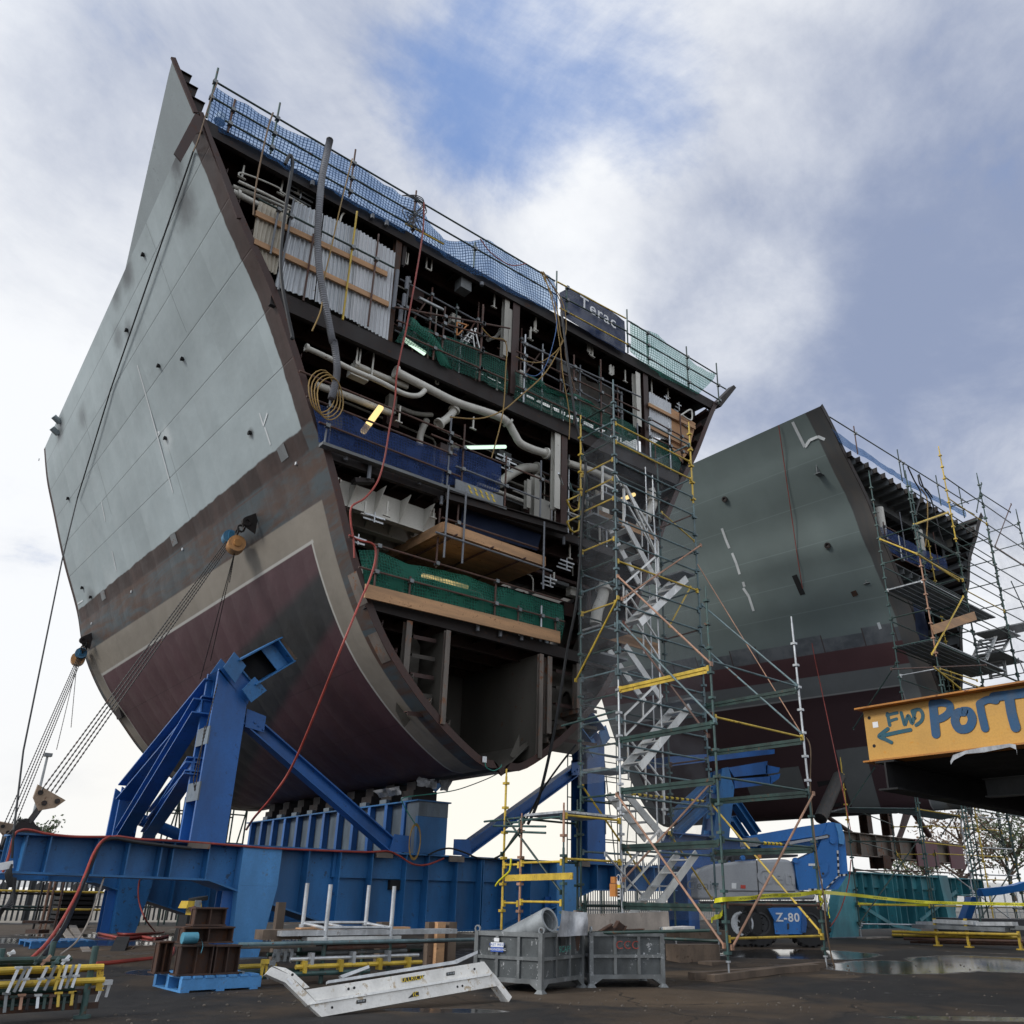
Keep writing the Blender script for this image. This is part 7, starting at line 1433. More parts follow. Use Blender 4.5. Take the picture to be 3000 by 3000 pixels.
T = thing('cable_coil', 'coil of yellow cable hung on the rail beside the flexible duct', 'cable', gY(rC(300, 500), Yh))
for k in range(4):
    c = gY(rC(300, 485), Yh - .02 * k); mb = MB(); mb.sweep([c + V((.30 * math.cos(q) + .07 * k - .1, .03 * math.sin(3 * q), .5 * math.sin(q) - .03 * k)) for q in [i * 2 * math.pi / 20 for i in range(21)]], .014, 6); mb.build('loop', 'yellow_cable', T)
T = thing('cable_coil', 'green and yellow cable coil on the side of the keel support', 'cable', gY(rG(1245, 640), 17.2))
for k in range(3): c = gY(rG(1245, 635), 17.22 - .015 * k); mb = MB(); mb.sweep([c + V((.15 * math.cos(q), 0, .38 * math.sin(q) - .02 * k)) for q in [i * 2 * math.pi / 20 for i in range(21)]], .013, 6); mb.build('loop', 'yellow_cable', T)
hose('power_cable', 'thin green cable sagging over the keel support', [gY(rG(*p), 17.2) for p in ((1262, 540), (1210, 460), (1165, 380), (1170, 330))] + [gY(rG(*p), 16.8) for p in ((1400, 300), (1560, 270), (1750, 200), (1850, 150))], .012, 'green_cable', 'cable')
hose('air_hose', 'red hose lying along the girder top flange', [gY(rF(*p), 17.15) for p in ((20, 860), (60, 750), (100, 600), (150, 560), (220, 560), (330, 585), (520, 605), (780, 607), (840, 605), (1000, 625), (1300, 640), (1800, 680))] + [gY(rG(*p), 17.12) for p in ((250, 690), (600, 705), (900, 715), (1050, 710), (1130, 740), (1230, 800), (1330, 805), (1450, 760))], .021, 'red_hose')
hose('air_hose', 'red hose hanging from the girder to the tube rack', [gY(rF(780, 605), 17.05), gY(rF(720, 640), 16.9), gY(rF(660, 730), 16.7), gY(rF(600, 880), 16.2), gY(rF(540, 1020), 15.5), gY(rF(440, 1200), 14.2), gY(rF(340, 1350), 13.0), gY(rF(225, 1465), 12.2)], .023, 'red_hose')
hose('air_hose', 'black hose hanging from the girder beside the red one', [gY(rF(1350, 690), 17.1), gY(rF(1000, 650), 17.1), gY(rF(800, 620), 17.05), gY(rF(710, 660), 16.9), gY(rF(650, 790), 16.6), gY(rF(590, 930), 16), gY(rF(520, 1100), 15.2), gY(rF(440, 1270), 14), gY(rF(300, 1460), 12.6)], .035, 'black_hose')
hose('power_cable', 'pale cable hanging under the girder down to the yard', [gY(rF(740, 885), 17.3), gY(rF(690, 1030), 17.), gY(rF(620, 1220), 16.6), gY(rF(540, 1350), 15.9), gY(rF(430, 1440), 15.4)], .016, 'grey_timber', 'cable')
hose('power_cable', 'dark cable looped along the girder flange at the right', [gY(rG(*p), 17.15) for p in ((1340, 735), (1420, 700), (1500, 690), (1600, 720), (1700, 760), (1830, 765))], .02, 'black_hose', 'cable')
T = thing('cable_coil', 'dark cables bundled and hung at the left end of the girder', 'cable', gY(rF(70, 900), 17.0))
for k in range(6): mb = MB(); mb.sweep(curve([gY(rF(*p), 17.0 - .02 * k) for p in ((85, 800), (40 + 8 * k, 870), (70 + 7 * k, 960), (110 - 3 * k, 900), (95, 990 + 20 * k), (30 - 6 * k, 1120), (-20, 1200 + 10 * k))]), .016, 6); mb.build('loop', 'black_hose', T)
mb = MB(); mb.box(gY(rF(38, 812), 16.95), (.22, .01, .12), Matrix.Rotation(-.25, 3, 'Y')); one('paper_tag', 'white paper tag tied to the dark cables at the girder end', 'tag', mb, 'label_white')
for p in (rF(1410, 665), rG(1030, 735), rG(1540, 765), rH(750, 800)):
    q = gY(p, 17.16); mb = MB(); mb.box(q, (.42, .05, .13)); o = mb.build('flange_clamp', 'light_rust', CR1, smooth=False)
# guard rail and net on the bow section
guard('thin dark tube guard rail along the deck edge of the bow section', 12.9, [(rN(170, 340), rN(230, 640)), (rN(632, 590), rN(675, 910), 'dark_green_tube'), (rN(1027, 855), rN(1075, 1160), 'dark_green_tube'), (rN(1243, 955), rN(1335, 1300), 'dark_green_tube'), (rN(690, 740), rN(705, 880), 'dark_green_tube')], [(rN(-70, 250), rN(1362, 1142), 'dark_green_tube'), (rN(1200, 1140), rN(1420, 1255), 'dark_green_tube')])
net('narrow pale blue net along the deck edge of the bow section', [rN(-60, 370), rN(140, 500), rN(400, 680), rN(660, 850), rN(950, 1030), rN(1320, 1220)], [rN(20, 510), rN(240, 640), rN(450, 770), rN(680, 920), rN(950, 1090), rN(1335, 1285)], 12.95, 'net_sky_blue', 50, 6, .06)
net('blue net inside the bow section, behind the face scaffold', [rN(440, 1380), rN(560, 1420), rN(700, 1510), rN(850, 1590), rN(1130, 1700)], [rN(530, 1630), rN(700, 1720), rN(850, 1790), rN(1000, 1830), rN(1150, 1840)], 13.2, 'net_blue', 26, 10, .08)
guard('brown tube guard rail before the blue net of the bow section', 13.1, [(rN(480, 1330), rN(520, 1580)), (rN(650, 1230), rN(730, 1720), 'lagging'), (rN(640, 1470), rN(675, 1720), 'galv'), (rN(1000, 1440), rN(1060, 1830))], [(rN(490, 1370), rN(640, 1450)), (rN(500, 1490), rN(830, 1680)), (rN(520, 1640), rN(960, 1850))])
mb = MB(); q = gY(rO(770, 510), 12.8); sheet('tarpaulin', 'dark blue tarpaulin hanging low in the open bow section', [q + V((-.5, 0, -.8)), q + V((.5, 0, -.8)), q + V((.55, 0, .7)), q + V((-.3, 0, .75))], 'net_navy', 8, 10, .15, 'tarpaulin')
for k, P in enumerate(([(735, 760), (800, 900), (870, 1040), (830, 1200), (805, 1300)], [(850, 840), (900, 980), (970, 1090), (1020, 1250), (1060, 1420), (1100, 1540)], [(840, 850), (865, 950), (930, 1000), (990, 1080)])): hose('power_cable', ('thin dark cable looping left over the bow section face', 'long dark cable hanging down the bow section face', 'short black cable tied to the bow section rail')[k], [gY(rN(*p), 12.6) for p in P], .03, 'black_hose', 'cable')
hose('power_cable', 'yellow cable hanging in the open bow section', [gY(rN(*p), 12.6) for p in ((870, 990), (930, 1080), (940, 1250), (935, 1400), (915, 1590))], .025, 'yellow_cable', 'cable')
hose('guy_rope', 'thin tan rope slanting from the stair tower to the front upright', [V((TX2, TY1, gY(rJ(1330, 1095), TY1).z)), gX(rJ(1412, 1255), TX2 + .1), gX(rL(1640, 870), TX2 + .1)], .012, 'tan_tube', 'rope', 1)
hose('power_cable', 'brown cord hanging from the front upright to the sole board', [gX(rL(1665, 890), TX2 + .2), gX(rL(1690, 960), TX2 + .22), gX(rL(1690, 1200), TX2 + .2), gY(rR(1010, 900), TY0 - .1), gY(rR(1060, 1200), TY0 - .1), gY(rR(1090, 1500), TY0 - .1), gY(rR(1140, 1740), TY0 - .1), gY(rR(1200, 1810), TY0 - .2)], .014, 'brown_cable', 'cord')
hose('guy_rope', 'red line hanging from the dark hull to the yard beside the lift', [gX(rR(1270, 950), 24), gX(rR(1250, 1130), 23.8), gX(rR(1190, 1330), 23.4), gX(rR(1115, 1455), 23)], .015, 'red_hose', 'rope')

def bay_scaffold(label, xs, z0, z1, zl, y):
    rnd = random.Random(len(label)); T = thing('bay_scaffold', label, 'scaffold', (xs[0], y, z0))
    for k, x in enumerate(xs):
        for dy in ((0, .75) if k % 2 else (0,)):
            top = z1 - rnd.uniform(0, .5); mb = MB(); mb.tube((x + rnd.uniform(-.05, .05), y + dy, z0 + .02), (x, y + dy, top), .024, 8); mb.build('upright', rnd.choice(('rust_tube', 'rust_tube', 'lagging', 'galv', 'dark_green_tube')), T)
            for z in zl: mb = MB(); mb.box((x, y + dy, z), (.08, .1, .08)); mb.build('coupler', 'galv_dark', T, smooth=False)
    for z in zl:
        for dy in (0, .75): mb = MB(); mb.tube((xs[0] - .25, y + dy + .05, z + .02 * dy), (xs[-1] + .3, y + dy + .05, z + rnd.uniform(-.03, .05)), .024, 8); mb.build('ledger', 'rust_tube' if dy else 'lagging', T)
    for k in range(0, len(xs) - 1, 2): mb = MB(); mb.tube((xs[k], y + .1, zl[0]), (xs[k + 1], y + .1, zl[-1]), .022, 8); mb.build('brace', 'rust_tube', T)
bay_scaffold('brown tube bay standing inside the upper level, right of the corrugated sheets', (8.4, 9.1, 9.9, 10.6), 13.6, 16.5, (14.3, 15.1, 15.9), YF + .5)
bay_scaffold('brown and grey tube bay inside the upper level, behind the stair tower head', (12.1, 12.9, 13.6, 14.4, 15.2, 16.0), 13.7, 16.6, (14.5, 15.3, 16.0), YF + .45)
bay_scaffold('tube bay on the pipe level right of the deep brown pillar', (13.4, 14.1, 14.8, 15.6), 10.4, 13.2, (11.2, 12.0, 12.7), YF + .6)
bay_scaffold('tube bay on the lower level behind the hung timber platform', (10.2, 11.0, 12.2, 13.2, 14.2), 7.3, 9.9, (8.2, 9.0), YF + 2.6)
# ------------------------------------------------------------------ things standing about the yard
def gP(p, O, n): d = ray(p); return CC + d * ((V(O) - CC).dot(n) / d.dot(n))
def stillage(label, o, dx, lx, ly, h=.80, marks=None):
    dx = V((dx[0], dx[1], 0)).normalized(); dy = V((-dx.y, dx.x, 0)); o = V(o); T = thing('steel_stillage', label, 'steel bin', o)
    P = lambda u, w, z: o + dx * u + dy * w + V((0, 0, z)); zf = .13
    for u, w in ((0, 0), (lx, 0), (lx, ly), (0, ly)):
        mb = MB(); mb.bar(P(u, w, zf - .02), P(u, w, h), .065, .065, dx); mb.build('corner_post', 'bin_steel', T, smooth=False)
        mb = MB(); su, sw = (1 if u == 0 else -1), (1 if w == 0 else -1)
        mb.hexa([P(u - .03, w - .03, .03), P(u + .03, w - .03, .03), P(u + .03, w + .03, .03), P(u - .03, w + .03, .03)], [P(u + min(0, su * .16) - .03, w + min(0, sw * .16) - .03, zf), P(u + max(0, su * .16) + .03, w + min(0, sw * .16) - .03, zf), P(u + max(0, su * .16) + .03, w + max(0, sw * .16) + .03, zf), P(u + min(0, su * .16) - .03, w + max(0, sw * .16) + .03, zf)])
        mb.hexa([P(u - .07, w - .07, 0), P(u + .07, w - .07, 0), P(u + .07, w + .07, 0), P(u - .07, w + .07, 0)], [P(u - .035, w - .035, .05), P(u + .035, w - .035, .05), P(u + .035, w + .035, .05), P(u - .035, w + .035, .05)]); mb.build('foot', 'bin_steel', T, smooth=False)
        mb = MB(); c = P(u, w, h + .03); mb.ring(c - dx * .012, c + dx * .012, .055, .035, 10); mb.build('lifting_hook', 'galv_dark', T)
    for (a, b, n, L) in (((0, 0), (lx, 0), -dy, lx), ((lx, 0), (lx, ly), dx, ly), ((0, ly), (lx, ly), dy, lx), ((0, 0), (0, ly), -dx, ly)):
        d = (P(*b, 0) - P(*a, 0)).normalized()
        for z, hh in ((zf + .02, .06), (h * .56, .045), (h - .03, .06)): mb = MB(); mb.bar(P(*a, z) + d * .034, P(*b, z) - d * .034, .05, hh); mb.build('rail', 'bin_steel', T, smooth=False)
        for q in (1 / 3, 2 / 3):
            c = P(*a, 0) + d * (L * q)
            for z0, z1 in ((zf + .052, h * .56 - .024), (h * .56 + .024, h - .062)): mb = MB(); mb.bar(c + V((0, 0, z0)), c + V((0, 0, z1)), .05, .045, d); mb.build('rib', 'bin_steel', T, smooth=False)
        mb = MB(); mb.bar(P(*a, (zf + h) / 2) - n * .012 + d * .035, P(*b, (zf + h) / 2) - n * .012 - d * .035, .006, h - zf - .02); mb.build('panel', 'bin_panel', T, smooth=False)
    mb = MB(); c = P(lx / 2, ly / 2, zf + .03); mb.hexa([P(.03, .03, zf), P(lx - .03, .03, zf), P(lx - .03, ly - .03, zf), P(.03, ly - .03, zf)], [P(.03, .03, zf + .02), P(lx - .03, .03, zf + .02), P(lx - .03, ly - .03, zf + .02), P(.03, ly - .03, zf + .02)]); mb.build('floor', 'bin_panel', T, smooth=False)
    return T, P, dx, dy
n0 = gG((1584, 2912)); rt = gG((1704, 2893)); dxa = (rt - n0); dxa.z = 0; lx = dxa.length; pd_ = V((-dxa.y, dxa.x, 0)).normalized()
ly = min(((abs(proj(n0 + pd_ * (k * .05) + V((0, 0, .8)))[0] - 1396)), k * .05) for k in range(10, 60))[1]
S1, P1, d1, e1_ = stillage('galvanised steel bin holding the mesh roll, with blue and white sticker', n0, dxa, lx, ly)
def label_on(T, P, u0, u1, z0, z1, side, mat, off, name='sticker'):
    f = (lambda u, z: P(u, -off, z)) if side == 'x' else (lambda u, z: P(-off, u, z))
    mb = MB(); mb.add([f(u0, z0), f(u1, z0), f(u1, z1), f(u0, z1)], [(0, 1, 2, 3)]); return mb.build(name, mat, T, smooth=False)
ua, ub = ly * .56, ly * .76
label_on(S1, P1, ua, ub, .52, .585, 'y', 'label_blue', .036); label_on(S1, P1, ua, ub, .587, .65, 'y', 'label_white', .036); label_on(S1, P1, ly * .63, ly * .71, .66, .71, 'y', 'label_white', .036)
cq = P1(-.038, (ua + ub) / 2, .618); text_mesh('EAST WEST', .05, 'label_blue', 'sticker_text', S1, basis(cq, -e1_, (0, 0, 1)), .0005); cq = P1(-.038, (ua + ub) / 2, .553); text_mesh('ENGINEERING', .045, 'label_white', 'sticker_text', S1, basis(cq, -e1_, (0, 0, 1)), .0005)
cq = P1(lx * .52, -.037, .56); text_mesh('SCAFF', .12, 'spray_teal', 'sprayed_word', S1, basis(cq, d1, (0, 0, 1)), .0005); label_on(S1, P1, lx * .42, lx * .53, .62, .73, 'x', 'label_black', .036)
a, b = gG((1732, 2893)), gG((1943, 2892)); dxb = b - a; dxb.z = 0
S2, P2, d2, e2_ = stillage('galvanised steel bin with red sprayed letters, holding rusty offcuts', a, dxb, dxb.length, 1.05, .79)
cq = P2(dxb.length * .5, -.038, .60); text_mesh('CCC', .17, 'spray_red', 'sprayed_word', S2, basis(cq, d2, (0, 0, 1)), .0005)
for lab, u, w, rz in (('rusty steel offcut leaning in the right bin, left of three', .3, .35, .5), ('small rusty steel offcut in the right bin, middle of three', .55, .5, 1.), ('rusty channel offcut lying level in the right bin', .85, .55, .05)):
    c = P2(u, w, .74); mb = MB(); R = Matrix.Rotation(rz, 3, 'Y'); v = R @ V((1, 0, 0)); v = d2 * v.x + V((0, 0, -v.z)); mb.ib(c - v * .20, c + v * .20, .18, .16, .014); one('steel_offcut', lab, 'steel offcut', mb, 'rust_steel')
A, B = gV((1478, 2764), 14.5), gV((1611, 2694), 13.9); mb = MB(); d_ = (B - A).normalized(); mb.ring(A, B, .185, .15, 28); mb.ring(A + d_ * .02, B - d_ * .06, .135, .128, 24); mb.ring(A + d_ * .02, B - d_ * .12, .11, .105, 20); one('mesh_roll', 'grey roll of wire mesh leaning out of the left bin', 'mesh roll', mb, 'galv_mesh' if 'galv_mesh' in MAT else 'fence_galv')
sheet('plastic_sheet', 'crumpled clear plastic sheet behind the left bin', [gD((1628, 2745), 12.4), gD((1722, 2740), 12.6), gD((1712, 2675), 12.8), gD((1640, 2668), 12.6)], 'plastic_wrap', 12, 10, .25, 'plastic sheet')
for lab, p, q, m in (('red steel bar standing beside the bins', rH(690, 1290), rH(720, 1130), 'rust_steel'), ('grey timber plank leaning between the bins', rH(665, 1310), rH(700, 1130), 'grey_timber')):
    mb = MB(); mb.bar(gD(q, 13.2), gD((p[0], p[1] + 50), 13.0), .1, .05, (0, 1, 0)); one('leaning_bar', lab, 'bar', mb, m)
mb = MB(); mb.bar(gD(rH(720, 1220), 14), gD(rH(1350, 1200), 14.3), .05, .28); one('grey_board', 'wide grey board with bolt holes behind the bins', 'board', mb, 'grey_timber')
mb = MB(); mb.bar(gD(rH(1330, 1260), 14), gD(rH(1490, 1250), 14.3), .3, .05); one('grey_board', 'short pale board lying right of the bins on tubes', 'board', mb, 'dirty_alu')
for lab, a, b in (('green tube lying behind the bins, upper', rH(720, 1290), rH(1640, 1270)), ('green tube lying behind the bins, lower', rH(1320, 1328), rH(1700, 1345))): mb = MB(); mb.tube(gD(a, 13.3), gD(b, 13.0), .024, 8); one('scaffold_tube', lab, 'tube', mb, 'dark_green_tube')

# aluminium stair unit lying in front
def fallen_stair():
    A, B = gG(rG(585, 1882)), gG(rG(1905, 1778)); d = (B - A).normalized(); n = d.cross(V((0, 0, 1))).normalized(); n = (n * .93 - V((0, 0, -.36))).normalized()
    T = thing('stair_unit', 'white aluminium stair unit lying on its side on the asphalt', 'stair', A); Q = lambda x, y, o=0.: gP(rG(x, y), A + n * o, n); e = -n if (-n).y > 0 else n
    def poly(pts, th, name, mat, o=0.): mb = MB(); P = [Q(x, y, o) for x, y in pts]; mb.prism(P, e * th); return mb.build(name, mat, T, smooth=False)
    poly([(545, 1772), (1795, 1568), (1842, 1660), (585, 1882), (495, 1800)], .05, 'stringer', 'dirty_alu')
    poly([(470, 1690), (1735, 1490), (1797, 1572), (542, 1770)], .05, 'stringer', 'dirty_alu', -.035)
    for a, b, c, f in ((( 495, 1797), (540, 1772), (1797, 1568), (1775, 1588)),): poly([a, b, c, f], .035, 'stringer_ridge', 'white_paint', .02)
    o1 = poly([(190, 1578), (232, 1528), (352, 1580), (545, 1775), (490, 1800), (330, 1640)], .06, 'end_channel', 'dirty_alu', .01); poly([(240, 1520), (330, 1535), (390, 1570), (500, 1672), (462, 1680), (345, 1575)], .05, 'end_channel', 'dirty_alu', -.05)
    poly([(1768, 1582), (1800, 1570), (1932, 1740), (1908, 1778)], .12, 'end_channel', 'dirty_alu', .0)
    for pts in ([(630, 1625), (1540, 1480), (1540, 1505), (630, 1645)], [(1530, 1478), (1690, 1412), (1690, 1432), (1540, 1506)], [(715, 1588), (920, 1515), (925, 1535), (735, 1608)]): poly(pts, .05, 'hand_rail', 'galv', -.12)
    for x, y in ((777, 1683), (817, 1675), (660, 1815), (1547, 1668), (1582, 1662), (1668, 1542), (380, 1582)): mb = MB(); P = Q(x, y, .003); mb.tube(P, P + e * .01, .015, 10); mb.build('bolt_hole', 'black_steel', T)
    def lab(pts, mat, o=.0045): mb = MB(); mb.add([Q(x, y, o) for x, y in pts], [tuple(range(len(pts)))]); return mb.build('sticker', mat, T, smooth=False)
    lab([(1158, 1607), (1318, 1585), (1285, 1615), (1158, 1638)], 'label_black', -.03); lab([(1468, 1568), (1528, 1558), (1528, 1583), (1468, 1592)], 'label_black', -.03); lab([(832, 1765), (900, 1753), (900, 1780), (832, 1790)], 'label_black'); lab([(1196, 1750), (1240, 1705), (1272, 1703), (1275, 1733), (1225, 1742)], 'label_black')
    lab([(335, 1610), (352, 1608), (385, 1645), (370, 1655)], 'label_white', .016)
    M0 = Matrix.Identity(4); x = (Q(1300, 1590) - Q(1160, 1612)); y = Q(1160, 1580) - Q(1160, 1612)
    text_mesh('ULLRICH', .075, 'label_yellow', 'sticker_text', T, M0 @ basis(Q(1228, 1612, -.026), x, y), .0005); text_mesh('IC', .08, 'label_yellow', 'sticker_text', T, M0 @ basis(Q(1250, 1722, .007), x, y), .0005)
    for x0, y0 in ((1475, 1580), (840, 1775)):
        for k in range(3): lab([(x0 + 18 * k, y0 - 2 * k - 10), (x0 + 14 + 18 * k, y0 - 12 - 2 * k), (x0 + 14 + 18 * k, y0 + 1 - 2 * k), (x0 + 18 * k, y0 + 3 - 2 * k)], 'galv_dark', .006 if x0 < 1000 else -.027)
fallen_stair()

# rack with galvanised posts, tubes and planks; blue pallet with rusty beams
YK = 13.2
def gk(x, y, dy=0): return gY(rG(x, y), YK + dy)
def tube_rack():
    T = thing('tube_rack', 'rack of four galvanised posts joined by rails, standing among scaffold tubes', 'rack', gk(820, 1600))
    for a, b, dy in (((490, 935), (445, 1245), .7), ((652, 945), (605, 1340), 0), ((925, 950), (893, 1225), .7), ((1105, 957), (1065, 1335), 0)):
        P, Q = gk(*a, dy), gk(*b, dy); P.x = Q.x = (P.x + Q.x) / 2; mb = MB(); mb.tube(Q, P, .034, 10); mb.ring(Q - V((0, 0, .02)), Q + V((0, 0, .04)), .06, .03, 12); mb.build('post', 'galv', T)
        g = ground_z(Q.x, Q.y); mb = MB(); mb.tube((Q.x, Q.y, g), Q, .036, 10); mb.build('post_foot', 'green_tube', T)
    for a, b, da, db in (((460, 1215), (895, 1215), .7, .7), ((620, 1250), (1065, 1250), 0, 0), ((460, 1220), (620, 1255), .7, 0), ((900, 1220), (1070, 1250), .7, 0), ((600, 1215), (760, 1255), .7, 0)): mb = MB(); mb.tube(gk(*a, da), gk(*b, db), .026, 8); mb.build('rail', 'galv', T)
tube_rack()
grp = 'scaffold tubes stacked in the middle rack'
for lab, a, b, r, m, dy in (('long green tube on top of the stacked scaffold tubes', (0, 1357), (1672, 1345), .030, 'blue_green_tube', -.1), ('brown tube under the long green one', (395, 1385), (1475, 1332), .03, 'rust_tube', .1), ('second brown tube lying lower in the tube stack', (620, 1415), (1180, 1360), .03, 'rust_tube', 0), ('worn tube with yellow end in the tube stack', (5, 1395), (540, 1370), .026, 'grey_timber', 0), ('galvanised tube with square pockets in the stack', (360, 1472), (1270, 1447), .03, 'galv', -.05), ('grey tube above the pocketed galvanised one', (600, 1430), (1185, 1412), .028, 'galv_dark', .1), ('yellow rusty tube with pockets in the stack', (400, 1532), (1292, 1492), .034, 'yellow_tube', -.1), ('green tube below the yellow pocketed one', (380, 1575), (920, 1560), .036, 'green_tube', -.1), ('dark tube at the back of the stack', (200, 1450), (1290, 1400), .03, 'dark_green_tube', .4),
                         ('green tube at the lower left of the stack', (0, 1565), (420, 1560), .034, 'dark_green_tube', .05), ('second green tube at the lower left of the stack', (0, 1602), (420, 1592), .034, 'green_tube', .05), ('dark yellow tube behind the wedge heads', (0, 1525), (260, 1520), .034, 'yellow_tube', .15), ('grey tube end left of the pockets', (240, 1450), (400, 1440), .03, 'galv_dark', .1)):
    A, B = gk(*a, dy), gk(*b, dy); z = (A.z + B.z) / 2; A.z = B.z = max(z, .05 + r); T = thing('scaffold_tube', lab, 'tube', A, grp); mb = MB(); mb.tube(A, B, r, 8); mb.build('tube', m, T)
    if 'pocket' in lab and 'below' not in lab and 'above' not in lab:
        for q in ((.15, .46, .74) if 'galv' in m else (.06, .33, .64, .88)): c = A.lerp(B, q); mb = MB(); mb.box(c, (.05, .14, .17)); mb.build('pocket', m, T, smooth=False)
for lab, x, y, m in (('yellow wedge head hanging from the tube stack', 185, 1490, 'yellow_tube'), ('dark wedge head beside the yellow one', 230, 1500, 'galv_dark'), ('grey wedge heads hanging over the blue pallet, left', -10, 1580, 'grey_timber'), ('grey wedge head hanging over the blue pallet, right', 8, 1575, 'galv_dark')):
    c = gk(x, y, -.15); mb = MB(); mb.box(c, (.10, .08, .06)); mb.prism([c + V((-.05, 0, -.03)), c + V((.0, 0, -.03)), c + V((-.01, 0, -.22)), c + V((-.04, 0, -.22))], (0, .03, 0)); mb.prism([c + V((.02, 0, -.03)), c + V((.06, 0, -.03)), c + V((.05, 0, -.17)), c + V((.03, 0, -.17))], (0, .03, 0)); one('scaffold_wedge', lab, 'scaffold fitting', mb, m)
for lab, a, b, w, t, m, dy in (('weathered timber plank end left of the aluminium boards', (140, 1300), (520, 1295), .3, .14, 'old_timber', .3), ('long aluminium board across the tube stack, upper', (270, 1290), (1505, 1285), .34, .075, 'galv', .15), ('short aluminium board under the long one', (455, 1328), (1115, 1322), .3, .05, 'alu', .1), ('thin timber plank lying on the aluminium boards', (420, 1258), (1190, 1268), .2, .03, 'timber', .4)):
    A, B = gk(*a, dy), gk(*b, dy); B.z = A.z; mb = MB(); mb.bar(A, B, w, t); one('board', lab, 'board', mb, m)
for lab, a, b, w, dy, m in (('upright old timber post left of the tube rack', (265, 1070), (275, 1260), .14, 1.6, 'old_timber'), ('dark timber post right of the tube rack, left one', (1355, 1210), (1345, 1400), .16, 1.2, 'old_timber'), ('fresh timber post right of the tube rack', (1420, 1210), (1410, 1400), .18, 1.1, 'timber'), ('dark timber post right of the tube rack, right one', (1500, 1210), (1490, 1420), .18, 1.1, 'old_timber'), ('timber block behind the aluminium boards', (1030, 1210), (1030, 1255), .25, 1.5, 'old_timber')):
    A, B = gk(*a, dy), gk(*b, dy); A.x = B.x; B.z = ground_z(B.x, B.y) if 'post' in lab else B.z - .6; mb = MB(); mb.bar(B, A, w, w * .8, (0, 1, 0)); one('timber_post', lab, 'timber', mb, m)
def pallet(label, a, b, ly, mat, h=.15):
    A, B = gG(a), gG(b); B.y = A.y; L = B.x - A.x; T = thing('pallet', label, 'pallet', A); g = A.z
    for k in range(3): y = A.y + (ly - .1) * k / 2; mb = MB(); mb.bx((A.x, y, g + .025), (B.x, y + .1, g + h - .03)); mb.build('bearer', mat, T, smooth=False)
    n = int(L / .16)
    for k in range(n): x = A.x + L * k / n; mb = MB(); mb.bx((x, A.y - .01, g + h - .028), (x + L / n * .72, A.y + ly + .01, g + h)); mb.build('deck_slat', mat, T, smooth=False)
    for k in (0, n // 2, n - 1): x = A.x + L * k / n; mb = MB(); mb.bx((x, A.y - .005, g), (x + .12, A.y + ly + .005, g + .024)); mb.build('base_slat', mat, T, smooth=False)
    return A, B, g + h
A, B, zt = pallet('bright blue pallet under the rusty beams', rU(272, 1088), rU(1178, 1058), 1.15, 'light_blue_paint', .2)
def rusty(label, x0, x1, y, z0, h, d=.3):
    T = thing('steel_beam_stub', label, 'steel beam', (x0, y, z0)); mb = MB(); mb.ib((x0, y + d / 2, z0 + h / 2), (x1, y + d / 2, z0 + h / 2), d, h, .022); mb.build('beam', 'rust_steel', T, smooth=False)
    for x in (x0 + .02, (x0 + x1) / 2, x1 - .02): mb = MB(); mb.bx((x - .008, y + .015, z0 + .023), (x + .008, y + d / 2 - .012, z0 + h - .023)); mb.build('stiffener', 'rust_steel', T, smooth=False)
ux = lambda x: gY(rU(x, 900), A.y + .1).x
rusty('rusty beam stub on the blue pallet, left front one', ux(232), ux(590), A.y + .08, zt + .002, .39); rusty('rusty beam stub on the blue pallet, right front one', ux(598), ux(868), A.y + .08, zt + .002, .38); rusty('rusty beam stub standing behind at the left pallet end', ux(130), ux(300), A.y + .6, zt + .002, .42)
rusty('rusty beam stub stacked on top, lower of the two', ux(290), ux(830), A.y + .3, zt + .40, .22, .4); rusty('rusty beam stub stacked topmost beside the blue strap', ux(390), ux(740), A.y + .35, zt + .63, .25)
T = thing('lifting_strap', 'rolled blue webbing strap lying on the rusty beams', 'strap', gY(rU(380, 540), A.y + .2)); c = gY(rU(375, 520), A.y + .22); mb = MB(); mb.tube(c + V((-.11, 0, 0)), c + V((.1, 0, 0)), .075, 12); mb.build('roll', 'strap_blue', T); mb = MB(); P = curve([gY(rU(*p), A.y + .02) for p in ((430, 510), (490, 530), (510, 600), (490, 675))], 6)
for p in P: mb.v += [p + V((-.02, -.05, 0)), p + V((.02, .08, 0))]
for k in range(len(P) - 1): mb.f.append((2 * k, 2 * k + 1, 2 * k + 3, 2 * k + 2))
mb.build('tail', 'strap_blue', T)
